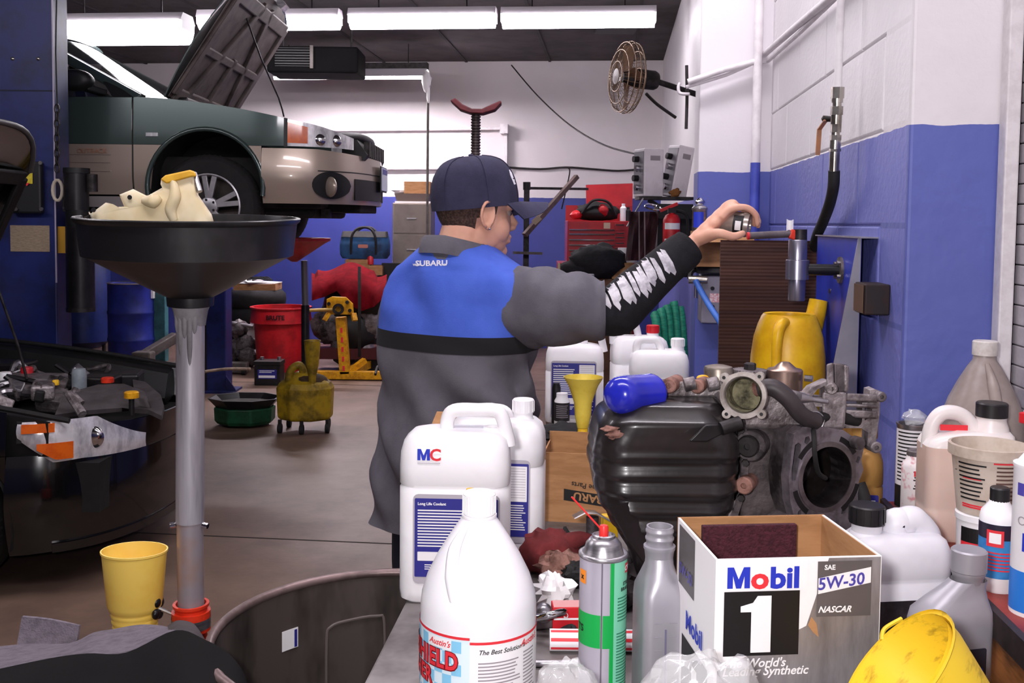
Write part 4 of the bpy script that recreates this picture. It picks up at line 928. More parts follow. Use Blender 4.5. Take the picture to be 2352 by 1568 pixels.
# switch box on the block wall behind the bracket
t = thing('junction_box', 'worn brown and grey electrical box, shade in its colour, on the block wall', 'electrical box', PR(2010, 700, 0.0))
g = G().loft([[WR(d, o, z) for o, z in ((0.0, 1.40), (0.05, 1.40), (0.05, 1.463), (0.0, 1.463))] for d in (2.10, 2.19)]); g.build('box', mat('worn_shaded_box', '2a2424', '382420', sc=18, rough=0.6, metal=0.4), t, world=True, sm=0, bevel=0.003)  # box colour darkened for the wall shadow it sits in
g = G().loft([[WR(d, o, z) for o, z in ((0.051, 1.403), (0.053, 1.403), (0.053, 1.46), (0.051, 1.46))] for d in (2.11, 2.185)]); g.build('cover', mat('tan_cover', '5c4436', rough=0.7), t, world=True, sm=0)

# ---------------------------------------------------------------- on the pier
t = thing('service_box', 'grey steel service box with red sticker on the blue pier', 'box', PD(1650, 690, 3.70))
def DB(g, u0, u1, v0, v1, da, db):
    a, b = PD(u0, v1, da), PD(u1, v0, da); ra = a.x*math.cos(PHI) - a.y*math.sin(PHI); rb = b.x*math.cos(PHI) - b.y*math.sin(PHI)
    return rbox(g, ra, rb, da, db, min(a.z, b.z), max(a.z, b.z))
DB(G(), 1610, 1705, 634, 742, 3.60, 3.748).build('cabinet', mat('grey_service_paint', '8d8894', '7b7682', sc=9, rough=0.5, metal=0.2), t, world=True, sm=0, bevel=0.004)
DB(G(), 1630, 1656, 674, 694, 3.5985, 3.5995).build('sticker', mat('sticker_pink', 'd88a92', 'f0e0e0', sc=120, rough=0.5), t, world=True, sm=0)
DB(G(), 1600, 1660, 614, 628, 3.58, 3.70).build('top_handle', M_black_pl, t, world=True, sm=0, bevel=0.004)
for u, v in ((1636, 662), (1636, 704)): 
    q = PD(u, v, 3.6); G().cyl(q, q + Vector((0, -0.006, 0)), 0.007, n=10).build('knob', M_black_pl, t, world=True)
t = thing('carton', 'plain brown cardboard carton on top of the grey service box', 'box', PD(1655, 628, 3.62))
DB(G(), 1592, 1722, 532, 612, 3.56, 3.72).build('body', M_card, t, world=True, sm=0)
fa = [PD(1592, 532, 3.56), PD(1722, 532, 3.56), PD(1735, 556, 3.47), PD(1588, 556, 3.45)]
G().loft([fa, [q + Vector((0, 0.004, 0.003)) for q in fa]]).build('flap', M_card, t, world=True, sm=0)
p = PD(1606, 532, 3.62)
t = thing('small_bottle', 'small silver and blue bottle standing on the brown carton', 'bottle', p, 0.3, rot=Matrix.Rotation(0.3, 4, 'Z'))
G().lathe([(0, 0), (0.024, 0), (0.026, 0.004), (0.026, 0.075), (0.028, 0.078), (0.028, 0.084), (0.02, 0.092), (0, 0.092)], 20).build('body', M_steel, t, sm=35)
patch(0.0264, -80, 5, 0.015, 0.07).build('label', M_blue_ink, t)
crumple((0, 0, 0.105), (0.016, 0.014, 0.014), 0.3, 2.0, 14, 8, False).build('foil_cap', M_chrome, t)
t = thing('air_hose', 'light blue air hose with plated coupling below the pier carton', 'hose', PD(1600, 640, 3.55))
G().tube([PD(1597, 644, 3.56), PD(1612, 672, 3.54), PD(1632, 706, 3.5), PD(1660, 752, 3.46), PD(1690, 830, 3.46)], 0.0105, n=12).build('tube', mat('hose_blue', '4a7ad0', '3f6ac0', sc=10, rough=0.4), t, world=True, sm=60)
G().cyl(PD(1582, 642, 3.58), PD(1625, 642, 3.57), 0.014, n=12).build('coupling', M_fit, t, world=True); G().cyl(PD(1598, 650, 3.555), PD(1598, 684, 3.55), 0.005, n=8).build('pin', M_fit, t, world=True)
G().tube([PD(1584, 640, 3.59), PD(1590, 622, 3.6), PD(1610, 618, 3.6)], 0.009, n=8).build('elbow', M_dark_steel, t, world=True)
# green hoses hanging left of the pier
for i, (u, vt, vb) in enumerate(((1503, 716, 800), (1518, 706, 812), (1532, 698, 820), (1548, 690, 830), (1562, 702, 830))):
    a, b, c = PD(u, vt + 6, 4.35 + 0.03*i), PD(u + 6, (vt + vb)/2, 4.33 + 0.03*i), PD(u + 12, vb + 90, 4.33 + 0.03*i)
    k_ = ['leftmost', 'second from left', 'middle', 'tallest', 'rightmost'][i]
    o = G().tube([a - Vector((0, 0, 0.01)), a, b, c, Vector((c.x, c.y, 0.3))], [0.010, 0.019, 0.019, 0.019, 0.019], n=12).build('green_hose', mat('hose_green', '2c9a78', '1c7a5e', sc=30, rough=0.5, stretch=(1, 1, 4)), sm=60)
    tag(o, k_ + ' green hose of the bundle hanging left of the pier', 'hose', 'green hoses')
rail = G().cyl(RW(0.15, 4.42, 0.3), RW(0.5, 4.42, 0.3), 0.02).build('hose_rack', M_dark_steel); tag(rail, 'low dark steel rail under the hanging green hoses', 'rack')
for s_ in (0.17, 0.48): G().cyl(RW(s_, 4.42, 0.0), RW(s_, 4.42, 0.3), 0.015).build('leg', M_dark_steel, rail)
# grey absorbent pads on the far bench
from mathutils import noise as NZ
rows_ = []
for i in range(12):
    row = []
    for k in range(14):
        u = 1584 + k*5.4; prof_ = math.sin(min(1, max(0, (u - 1578)/78))*PI)**0.5
        z = TZ + 0.004 + prof_*0.115*math.sin(PI*(0.12 + 0.76*i/11)) + 0.006*NZ.noise(Vector((k*0.5, i*0.5, 0)))
        q = P(u, 850, 2.93 + i*0.016); row.append((q.x, q.y, z))
    rows_.append(row)
tag(G().sheet(rows_, 0.008).build('absorbent_pad', mat('grey_dimple_pad', '9a949e', '6c6670', sc=60, rough=0.95, lo=0.58, hi=0.62, det=0, bump=0.4, bsc=50), sm=60), 'grey dimpled absorbent pad humped on the far bench', 'absorbent pad')
# ================================================================ red shelf beside the roller door
SZ = 1.055
def sx_(Y): return 0.704 + 0.09 * (Y - 1.708)
M_shelf = mat('red_shelf_paint', '8e2f24', '6e2018', sc=10, rough=0.5)
t = thing('shelf_unit', 'red topped shelf unit with dark lip beside the roller door', 'shelf', (0.8, 1.4, 0))
def dr(Y): return 0.752*math.cos(PHI) + (Y/math.cos(PHI))*math.sin(PHI) - 0.006
ya, yb = 0.75, 1.895
G().prism([(sx_(ya), ya), (dr(ya) - 0.05, ya), (dr(1.86) - 0.03, 1.86), (0.775, yb), (sx_(yb), yb)], SZ - 0.022, SZ, 'z').build('top', M_shelf, t, world=True, sm=0, bevel=0.002)
G().loft([[(sx_(Y) - 0.012, Y, SZ - 0.03), (sx_(Y) - 0.001, Y, SZ - 0.03), (sx_(Y) - 0.001, Y, SZ + 0.006), (sx_(Y) - 0.012, Y, SZ + 0.006)] for Y in (ya, yb)]).build('lip', mat('dark_lip', '3c3130', '241c1c', sc=14, rough=0.5, metal=0.4), t, world=True, sm=0)
G().loft([[(sx_(Y) + 0.004, Y, 0.0), (sx_(Y) + 0.022, Y, 0.0), (sx_(Y) + 0.022, Y, SZ - 0.023), (sx_(Y) + 0.004, Y, SZ - 0.023)] for Y in (ya, yb)]).build('side_board', mat('stained_orange_wood', '9a5f2c', '3a2414', sc=5, rough=0.6, stretch=(1, 1, 5)), t, world=True, sm=0)
for Y in (ya + 0.03, yb - 0.03): G().box(dr(Y) - 0.11, dr(Y) - 0.08, Y - 0.015, Y + 0.015, 0, SZ - 0.023).build('leg', M_dark_steel, t, world=True, sm=0)
def onS(u, v, dy=0): return onT(u, v, dy, SZ)
# big dirty clear jug at the back
M_dirty = mat('grubby_clear_plastic', 'b5a8a2', '8c7d76', sc=9, rough=0.35, alpha=0.82, lo=0.35, hi=0.7)
t = thing('water_jug', 'large grubby clear jug with white cap against the blue wall', 'jug', (0.856, 1.80, SZ))
r = 0.071; h = 0.325
G().lathe([(0, 0), (r*0.92, 0), (r, 0.01), (r, 0.085), (r*0.96, 0.09), (r, 0.097), (r*1.01, 0.155), (r*0.97, 0.185), (r*0.83, 0.215), (r*0.62, 0.247), (r*0.40, 0.275), (r*0.285, 0.287), (r*0.27, 0.30)], 36).build('body', M_dirty, t, sm=60)
G().lathe(cap_profile(0.0215, 0.296, 0.322), 28).build('cap', mat('dusty_white_cap', 'dcd6d2', 'b9b0aa', sc=20, rough=0.6), t, sm=30)
G().tube([(-0.006, -0.023, 0.282), (-0.006, -0.05, 0.245), (-0.006, -0.068, 0.2), (-0.006, -0.073, 0.16)], [0.004, 0.010, 0.010, 0.003], n=10).build('handle_ridge', M_dirty, t, sm=60)
# jug of pink fluid
M_pink = mat('pink_fluid_jug', 'ead0c4', 'dfbfb2', sc=3, rough=0.3, alpha=0.93, sss=0.3)
M_pinkw = mat('translucent_white_jug', 'ece4e2', 'e0d6d4', sc=4, rough=0.35, sss=0.2)
t = thing('fluid_jug', 'translucent jug of pinkish fluid with black cap and sloped handle', 'jug', (0.772, 1.683, SZ), math.radians(-6))
w, d = 0.142, 0.085
G().loft([[(x, y, z) for x, y in rr(w*s_, d*s_, 0.02, 5)] for s_, z in ((0.93, 0), (1, 0.008), (1, 0.05), (0.985, 0.054), (1, 0.058), (1, 0.158))], True, False).build('fluid_body', M_pink, t, sm=50)
G().loft([[(x + 0.018*k, y, z) for x, y in rr(w*s_, d*(0.4 + 0.6*s_), 0.02, 5)] for s_, z, k in ((1, 0.158, 0), (0.98, 0.168, 0.2), (0.82, 0.178, 0.8), (0.6, 0.184, 1.4))], False, True).build('shoulder', M_pinkw, t, sm=50)
G().tube([(-0.06, 0, 0.15), (-0.056, 0, 0.185), (-0.042, 0, 0.208), (-0.022, 0, 0.212), (0.0, 0, 0.203), (0.018, 0, 0.178)], 0.0125, n=12).build('handle', M_pinkw, t, sm=60)
G().lathe([(0.03, 0.175), (0.027, 0.19), (0.0235, 0.20), (0.0235, 0.21)], 24, (0.042, 0, 0)).build('neck', M_pinkw, t)
G().lathe(cap_profile(0.0255, 0.207, 0.231), 28, (0.042, 0, 0)).build('cap', M_black_pl, t, sm=30)
lb = plate(-0.018, 0.06, 0.07, 0.15, -d/2 - 0.0006, 0.003).build('label', M_white_lab, t, sm=0); lines(-0.012, 0.055, 0.145, 0.075, 9, -d/2 - 0.0013).build('small_print', M_grey_ink, lb, sm=0)
plate(-0.045, 0.0, 0.183, 0.193, -0.012, 0.001).build('tag', M_red_ink, t, sm=0)
# can with a film lid, speckled bottle
t = thing('paint_can', 'tall black and white tin with crumpled film in its open top', 'can', (0.752, 1.855, SZ))
G().lathe([(0, 0), (0.0275, 0), (0.0275, 0.155), (0.029, 0.157), (0.029, 0.160), (0.025, 0.159), (0.025, 0.14), (0, 0.14)], 28).build('body', M_steel, t)
lb = patch(0.0278, -100, 100, 0.004, 0.15, 24).build('label', mat('tin_label_white', 'd8d4d6', rough=0.5), t); patch(0.0281, -100, 100, 0.004, 0.045, 24).build('label_band', M_black_ink, lb)
blines(0.0281, -80, 60, 0.146, 0.05, 14, 9).build('small_print', M_black_ink, lb, sm=0)
crumple((0.004, 0, 0.17), (0.02, 0.02, 0.014), 0.35, 4, 16, 9, False).build('film', M_film, t)
t = thing('powder_bottle', 'white bottle with pink speckles in front of the black tin', 'bottle', (0.737, 1.797, SZ))
G().lathe([(0, 0), (0.023, 0), (0.0245, 0.004), (0.0245, 0.092), (0.022, 0.10), (0.017, 0.104), (0.0165, 0.112)], 28).build('body', mat('speckled_white', 'ece4e4', 'd89aa0', sc=50, rough=0.5, lo=0.55, hi=0.66, det=2), t, sm=50)
G().lathe(cap_profile(0.0165, 0.104, 0.122), 22).build('cap', mat('dull_grey_cap', '7c7476', '5e5658', sc=20, rough=0.5, metal=0.4), t, sm=30)
g = G()
for i in range(7): g.merge(patch(0.0248, -30 + (i % 3)*4, 25 - (i % 2)*12, 0.055 + i*0.005, 0.0575 + i*0.005, 6))
g.build('stencil_print', M_black_ink, t, sm=0); patch(0.0249, -28, -12, 0.078, 0.088, 4).build('red_dot', M_red_ink, t, sm=0)
# two stacked tubs
t = thing('hand_cleaner_tub', 'small white tub under the dirty open bucket', 'tub', (0.748, 1.56, SZ), group='tubs')
G().lathe([(0, 0), (0.034, 0), (0.037, 0.003), (0.0385, 0.066), (0.0405, 0.067), (0.0405, 0.076), (0.037, 0.078), (0, 0.078)], 30).build('body', M_white_pl, t, sm=35)
blines(0.0388, -20, 60, 0.055, 0.012, 8, 2).build('small_print', M_grey_ink, t, sm=0); patch(0.039, -75, -30, 0.01, 0.035, 6).build('red_patch', M_red_ink, t, sm=0); patch(0.039, -75, -30, 0.035, 0.058, 6).build('black_patch', M_black_ink, t, sm=0)
t = thing('dirty_tub', 'dirty printed open tub balanced on the small white tub', 'tub', (0.757, 1.562, SZ + 0.079), group='tubs')
M_tub = mat('grimy_tub', 'cbbcae', 'a4917f', sc=16, rough=0.6, lo=0.4, hi=0.7)
R1 = 0.046; R2 = 0.056; hh = 0.106
G().lathe([(0, 0), (R1, 0), (R2, hh - 0.016), (R2 + 0.0055, hh - 0.016), (R2 + 0.0055, hh), (R2 + 0.001, hh + 0.001), (R2 - 0.002, hh - 0.01), (R1, 0.03), (0, 0.03)], 36).build('body', M_tub, t, sm=35)
def cone_lines(z0, z1, a0, a1, n, m, nm, seed):
    rnd = random.Random(seed); g = G()
    for i in range(n):
        zc = z1 - (z1 - z0)*i/n; R_ = R1 + (R2 - R1)*zc/(hh - 0.016) + 0.0006
        g.merge(patch(R_, a0, a1 - rnd.random()*0.3*(a1 - a0), zc - 0.0026, zc, 8))
    return g.build(nm, m, t, sm=0)
cone_lines(0.02, 0.082, -78, -28, 9, M_black_ink, 'small_print', 1); cone_lines(0.025, 0.082, -15, 35, 9, mat('brown_ink', '5a4038', rough=0.6), 'small_print', 2); cone_lines(0.03, 0.08, 42, 85, 8, MC['brown_ink'], 'small_print', 3)
cone_lines(0.010, 0.017, -75, 70, 2, M_red_ink, 'red_print', 4); cone_lines(0.05, 0.06, -70, -30, 1, M_red_ink, 'red_print', 5); cone_lines(0.085, 0.088, -20, 80, 1, M_red_ink, 'red_print', 6)
crumple((0, 0, 0.066), (0.05, 0.05, 0.012), 0.3, 6, 18, 8, False).build('residue', mat('brown_residue', '6a5a50', '3c302a', sc=40, rough=0.9), t)
# blue and white bottle
t = thing('cleaner_bottle', 'blue and white cleaner bottle at the shelf edge', 'bottle', (0.712, 1.435, SZ))
G().lathe([(0, 0), (0.024, 0), (0.026, 0.004), (0.026, 0.105), (0.024, 0.115), (0.014, 0.128), (0.0125, 0.135)], 28).build('body', M_white_pl, t, sm=50)
lb = patch(0.0263, -110, 110, 0.022, 0.10, 24).build('label', mat('label_sky_blue', '3a86c4', '2a6cb0', sc=20, rough=0.4), t); patch(0.0266, -110, 110, 0.078, 0.10, 24).build('label_band', mat('label_dark', '241c30', rough=0.4), lb)
patch(0.0269, -60, -10, 0.068, 0.092, 8).build('swoosh', M_red_ink, lb); patch(0.0271, -52, -18, 0.073, 0.088, 6).build('swoosh_inner', M_white_lab, lb); blines(0.0267, -60, 60, 0.06, 0.03, 6, 4).build('small_print', M_red_ink, lb, sm=0)
G().lathe(cap_profile(0.0135, 0.13, 0.15), 20).build('cap', M_black_pl, t, sm=30)
# white and blue aerosol at the right edge
t = thing('aerosol_can', 'white and blue aerosol can at the right edge of the picture', 'spray can', (0.722, 1.345, SZ))
G().lathe([(0, 0), (0.033, 0), (0.0335, 0.003), (0.0335, 0.20), (0.0345, 0.202), (0.0345, 0.206), (0.03, 0.207), (0.022, 0.218), (0.012, 0.222)], 32).build('body', M_white_pl, t, sm=40)
G().lathe(cap_profile(0.0115, 0.22, 0.243), 18).build('nozzle_cap', M_white_pl, t, sm=30)
lb = patch(0.0338, -110, 110, 0.006, 0.062, 24).build('label_band', mat('aerosol_blue', '2a78d2', rough=0.4), t); patch(0.0341, -30, 5, 0.012, 0.05, 6).build('barcode', M_white_lab, lb, sm=0)
g = G()
for i in range(12): g.merge(patch(0.0343, -28 + i*2.6, -26.8 + i*2.6, 0.016, 0.047, 1))
g.build('barcode_bars', M_navy, lb, sm=0)
g = G().merge(patch(0.0341, -62, -40, 0.09, 0.115, 6)); g.build('blue_emblem', M_blue_ink, t, sm=0); text('OW', 0.012, M_grey_ink, t, None, bend=(math.radians(-50), 0.125, 0.0341)); patch(0.0341, -80, -62, 0.165, 0.182, 5).build('violet_mark', MC['violet_ink'], t)
# trigger spray bottle and green sheet near the door
t = thing('spray_bottle', 'hazy trigger spray bottle with red nozzle near the roller door', 'bottle', (0.868, 1.605, SZ), math.radians(20))
G().lathe([(0, 0), (0.036, 0), (0.038, 0.006), (0.038, 0.11), (0.03, 0.14), (0.016, 0.175), (0.014, 0.19)], 28).build('body', mat('hazy_bottle', 'cfc6b8', 'b8ae9e', sc=6, rough=0.4, alpha=0.9), t, sm=60)
G().lathe(cap_profile(0.017, 0.188, 0.206), 20).build('collar', M_white_pl, t); G().obox((-0.012, 0, 0.222), (0.06, 0.02, 0.026)).build('trigger_head', M_white_pl, t, sm=0, bevel=0.004); G().obox((-0.046, 0, 0.222), (0.012, 0.016, 0.018)).build('nozzle', M_red_pl, t, sm=0, bevel=0.002); G().obox((-0.028, 0, 0.198), (0.008, 0.014, 0.03), (0, 0.4, 0)).build('trigger', M_red_pl, t, sm=0)
tag(G().box(0.80, 0.87, 1.655, 1.70, SZ, SZ + 0.11).xf(Matrix.Translation((0.055, 0.03, 0))).build('green_box', mat('green_box', '1e7a4a', '16633c', sc=6, rough=0.5), sm=0, bevel=0.003), 'green packet standing behind the trigger spray bottle', 'packet')
# ================================================================ the worker
from mathutils.bvhtree import BVHTree
def bake(g, voxel, smooth=8, fac=0.5):
    me = bpy.data.meshes.new('b'); me.from_pydata([tuple(p) for p in g.v], [], g.f)
    o = bpy.data.objects.new('b', me); COL.objects.link(o)
    m = o.modifiers.new('r', 'REMESH'); m.mode = 'VOXEL'; m.voxel_size = voxel
    q = o.modifiers.new('s', 'SMOOTH'); q.factor = fac; q.iterations = smooth
    bpy.context.view_layer.update(); dg = bpy.context.evaluated_depsgraph_get()
    r = bpy.data.meshes.new_from_object(o.evaluated_get(dg)); bpy.data.objects.remove(o); bpy.data.meshes.remove(me)
    for p in r.polygons: p.use_smooth = True
    return r
M_skin = mat('skin', 'dfaa92', 'd49c84', sc=7, rough=0.5, sss=0.12)
M_coat = mat('grey_coat_cloth', '64616a', '59565f', sc=9, rough=0.9, bump=0.1, bsc=300)
M_yoke = mat('blue_yoke_cloth', '4a68d0', '415ec4', sc=6, rough=0.85, bump=0.1, bsc=300)
M_strp = mat('black_band_cloth', '1d1c20', rough=0.9)
M_knit = mat('black_knit', '17161a', '1e1d22', sc=40, rough=0.95, bump=0.2, bsc=250)
M_cap = mat('navy_cap_cloth', '33314a', '2a2840', sc=14, rough=0.9, bump=0.12, bsc=260)
PSI = math.radians(35); rv = Vector((math.cos(PSI), -math.sin(PSI), 0)); fv = Vector((math.sin(PSI), math.cos(PSI), 0))
PC = P(1050, 740, 2.57); PC.z = 0
# head frame
HY = 2.56; hc = P(1092, 482, HY); yaw = math.radians(24)
HM = Matrix.Translation(hc) @ Matrix.Rotation(yaw, 4, 'Z') @ Matrix.Rotation(math.radians(4), 4, 'Y')
def H(x, y, z): return HM @ Vector((x, y, z))
HR = HM.to_3x3()
sh = P(1176, 668, 2.46); el = P(1412, 712, 2.42); wr_ = P(1588, 560, 2.48)
g = G()
def he(c, r, rot=None): g.ell(H(*c), r, 20, 14, (HR @ Euler(rot).to_matrix()) if rot else HR)
he((-0.008, 0, 0.035), (0.098, 0.078, 0.096)); he((0.028, 0, -0.035), (0.068, 0.064, 0.085)); he((0.034, 0, -0.078), (0.054, 0.054, 0.040))
he((0.073, 0, -0.099), (0.022, 0.024, 0.019)); he((0.046, 0.038, -0.045), (0.036, 0.027, 0.038)); he((0.046, -0.038, -0.045), (0.036, 0.027, 0.038))
he((0.076, 0, 0.014), (0.022, 0.052, 0.014)); he((0.012, -0.05, -0.066), (0.04, 0.014, 0.034)); he((0.012, 0.05, -0.066), (0.04, 0.014, 0.034))
g.tube([H(0.084, 0, 0.012), H(0.098, 0, -0.010), H(0.112, 0, -0.031)], [0.009, 0.010, 0.013], n=12); he((0.101, 0, -0.036), (0.015, 0.019, 0.010))
he((0.089, 0, -0.0615), (0.015, 0.024, 0.0065)); he((0.088, 0, -0.0735), (0.014, 0.021, 0.0075)); he((0.080, 0, -0.056), (0.018, 0.02, 0.02))
g.tube([H(-0.02, 0, -0.03), H(-0.034, 0, -0.09), H(-0.05, 0, -0.17)], [0.058, 0.059, 0.062], n=20)
for sy in (-1, 1):   # ears: helix, lobe, plate
    e0 = lambda a, r_, o=0.0: H(-0.006 + r_[0]*math.cos(a) + 0.004, sy*(0.0815 + o - 0.008*math.cos(a)), -0.012 + r_[1]*math.sin(a))
    g.tube([e0(math.radians(a), (0.020, 0.031), 0.008) for a in (-50, -10, 30, 60, 90, 120, 160, 200, 240, 270)], 0.0048, n=8, k=3)
    he((-0.002, sy*0.078, -0.012), (0.018, 0.004, 0.028)); he((0.004, sy*0.080, -0.042), (0.010, 0.006, 0.010)); he((0.014, sy*0.078, -0.014), (0.005, 0.006, 0.008))
# trunk, pelvis, legs
def T3(x, y, z): return PC + rv*x + fv*y + Vector((0, 0, z))
nb = T3(0, 0.01, 1.47)
g.tube([T3(0, 0, 0.88), T3(0, 0, 1.0), T3(0, 0, 1.2), T3(0, -0.005, 1.36), T3(0, 0, 1.44), H(-0.05, 0, -0.16)], [0.11, 0.11, 0.115, 0.115, 0.075, 0.058], n=24, k=4)
for sx in (-1, 1): g.tube([T3(sx*0.02, 0, 1.40), T3(sx*0.12, 0, 1.395), T3(sx*0.165, 0.0, 1.375)], [0.07, 0.062, 0.055], n=16)
for sx in (-1, 1):
    g.tube([T3(sx*0.085, 0, 0.9), T3(sx*0.10, 0.01, 0.7), T3(sx*0.105, 0.015, 0.48), T3(sx*0.11, -0.01, 0.25), T3(sx*0.115, -0.02, 0.06)], [0.085, 0.078, 0.055, 0.05, 0.035], n=16)
    g.tube([T3(sx*0.115, -0.03, 0.035), T3(sx*0.125, 0.06, 0.032), T3(sx*0.135, 0.17, 0.026)], [0.034, 0.036, 0.022], n=12)
# right arm and hand
g.tube([T3(0.165, 0.0, 1.375), sh.lerp(el, 0.25), sh.lerp(el, 0.6), el], [0.05, 0.050, 0.044, 0.034], n=16)
g.tube([el, el.lerp(wr_, 0.3), el.lerp(wr_, 0.75), wr_], [0.034, 0.042, 0.036, 0.029], n=16)
kn = P(1672, 480, 2.475)
hd_ = (kn - wr_).normalized(); pn = Vector((0, 1, 0)); pn = (pn - hd_*pn.dot(hd_)).normalized(); up_ = hd_.cross(pn)*-1
if up_.z < 0: up_ = -up_
for k_, w_ in ((0.0, 0.030), (0.2, 0.032), (0.4, 0.036), (0.6, 0.040), (0.8, 0.041), (1.0, 0.039)):
    c_ = wr_.lerp(kn, k_); g.ell(c_, (0.03, w_, 0.0185), 16, 10, Matrix((hd_, pn, up_)).transposed())
fing = [(-0.034, 0.96, 0.0085), (-0.012, 1.06, 0.009), (0.012, 1.0, 0.0088), (0.034, 0.84, 0.0078)]
nail_pts = []
for dy, L_, r_ in fing:
    k0 = kn + pn*dy; A = k0 + Vector((0.040*L_, 0, 0.004)); B = A + Vector((0.024*L_, 0.002, -0.018*L_)); Cc = B + Vector((0.006*L_, 0.004, -0.024*L_))
    g.tube([k0 - hd_*0.03, k0, A, B, Cc], [r_*1.05, r_*1.12, r_, r_*0.95, r_*0.75], n=10, k=5); g.ell(Cc, r_*0.8, 8, 6); nail_pts.append((B.lerp(Cc, 0.6), Vector((1, 0, 0.1)), r_))
th0 = wr_.lerp(kn, 0.30) - pn*0.030 - up_*0.008
th1 = P(1652, 536, 2.415); th2 = P(1684, 543, 2.412); th3 = P(1706, 536, 2.418)
g.tube([wr_.lerp(kn, 0.12) - pn*0.012, th0, th1, th2, th3], [0.018, 0.0165, 0.0125, 0.0105, 0.0085], n=12, k=5); g.ell(th3, 0.0085, 8, 6)
# left arm, held in front of the chest
le, lw = T3(-0.25, 0.16, 1.16), T3(-0.14, 0.33, 1.0)
g.tube([T3(-0.165, 0.0, 1.375), T3(-0.22, 0.05, 1.28), le], [0.05, 0.048, 0.040], n=14); g.tube([le, le.lerp(lw, 0.4), lw], [0.040, 0.042, 0.028], n=14)
ld = (lw - le).normalized()
g.ell(lw + ld*0.05, (0.03, 0.03, 0.045), 12, 8)
for q in range(4): g.tube([lw + ld*0.05 + rv*0 + Vector((0, 0, 0.028 - 0.018*q)), lw + ld*0.10 + Vector((0, 0, 0.026 - 0.018*q)), lw + ld*0.125 + fv*-0.01 + Vector((0, 0, 0.02 - 0.018*q))], [0.009, 0.0085, 0.007], n=8)
g.tube([lw + ld*0.02 + Vector((0, 0, 0.02)), lw + ld*0.05 + Vector((0, 0, 0.045)), lw + ld*0.08 + Vector((0, 0, 0.05))], [0.012, 0.010, 0.008], n=8)
me = bake(g, 0.0034, 4); me.name = 'person'; me.materials.append(M_skin)
person = bpy.data.objects.new('person', me); COL.objects.link(person); WM[person.name] = Matrix()
tag(person, 'worker in navy cap and grey and blue coat reaching for a bottle, seen from behind', 'person')
def pp(g, n, m, **k): return g.build(n, m, person, world=True, **k)
for b_, d_, r_ in nail_pts:
    pp(G().ell(b_ + d_*r_*0.72, (r_*0.3, r_*0.6, r_*0.8), 8, 6), 'fingernail', mat('nail', 'e2bcaa', rough=0.35))
# eyes, brows, ear stud
for sy in (-1, 1):
    e = pp(G().ell(H(0.0735, sy*0.031, -0.002), 0.0115, 14, 10), 'eye', mat('eye_white_shaded', 'a89890', rough=0.3)); G().ell(H(0.083, sy*0.031, -0.003), 0.0048, 10, 8).build('iris', mat('dark_iris', '20140f', rough=0.15), e, world=True)  # whites darkened: the cap brim's shade is in the colour
    pp(G().tube([H(0.094, sy*0.012, 0.016), H(0.093, sy*0.03, 0.022), H(0.078, sy*0.05, 0.017)], [0.003, 0.004, 0.002], n=6), 'eyebrow', mat('dark_hair', '241a18', '120d0c', sc=60, rough=0.9))
pp(G().ell(H(0.006, -0.088, -0.047), 0.0032, 8, 6), 'ear_stud', M_chrome)
# short hair round the nape
rows = []
for i in range(9):
    z = -0.062 + 0.105*i/8; row = []
    for k in range(33):
        a = math.radians(68 + (292 - 68)*k/32) if i > 3 else math.radians(100 + (260 - 100)*k/32)
        s_ = math.sqrt(max(0.05, 1 - ((z - 0.035)/0.118)**2)); lift = 0.003
        x, y = -0.008 + (0.1000*s_ + lift)*math.cos(a), (0.0795*s_ + lift)*math.sin(a)
        row.append(H(x, y, z))
    rows.append(row)
pp(G().sheet(rows, -0.004), 'hair', mat('cropped_hair', '3a2c28', '5a443c', sc=180, rough=0.95, det=2), sm=60)
# cap
CM = HM @ Matrix.Translation((-0.004, 0, 0.028)) @ Matrix.Rotation(math.radians(-10), 4, 'Y')
ch = 0.108
prof = [(1.0, -0.022), (1.012, 0.0), (1.0, ch*0.2), (0.965, ch*0.4), (0.90, ch*0.58), (0.80, ch*0.75), (0.66, ch*0.88), (0.45, ch*0.965), (0.25, ch*1.0), (0.02, ch*1.004)]
rings = [[CM @ Vector((0.114*s_*math.cos(2*PI*i/48), 0.092*s_*math.sin(2*PI*i/48), z + 0.0)) for i in range(48)] for s_, z in prof]
inner = [[CM @ Vector((0.110*math.cos(2*PI*i/48), 0.088*math.sin(2*PI*i/48), -0.022)) for i in range(48)]]
cap = pp(G().loft(inner + rings, False, True), 'cap', M_cap, sm=80)
G().ell(CM @ Vector((0, 0, ch + 0.002)), (0.007, 0.007, 0.004), 10, 6).build('cap_button', M_cap, cap, world=True)
for k in range(6):
    a = 2*PI*k/6 + 0.52
    pts = [CM @ Vector((0.1148*s_*math.cos(a), 0.0928*s_*math.sin(a), z + 0.0006)) for s_, z in prof[:-1]]
    G().tube(pts, 0.0011, n=5, k=2).build('cap_seam', M_cap, cap, world=True)
br_ = []
for i in range(8):
    t_ = i/7; row = []
    for k in range(17):
        a = math.radians(-62 + 124*k/16); ext = 0.088*math.sqrt(max(0, 1 - (a/math.radians(70))**2))*t_
        x0_, y0_ = 0.113*math.cos(a), 0.092*math.sin(a)
        row.append(CM @ Vector((x0_ + ext, y0_*(1 + 0.06*t_), -0.016 - 0.52*max(0, abs(y0_) - 0.015)*t_ - 0.010*t_)))
    br_.append(row)
brim = G().sheet(br_, 0.004).build('brim', M_cap, cap, world=True, sm=60)
st = [CM @ Vector(q) for q in ((0.160, -0.012, -0.0325), (0.172, -0.012, -0.0335), (0.172, 0.0, -0.0335), (0.160, 0.0, -0.0325))]
G().loft([st, [q - Vector((0, 0, 0.0006)) for q in st]]).build('size_sticker', mat('gold_sticker', 'b89a6a', rough=0.4), brim, world=True, sm=0)

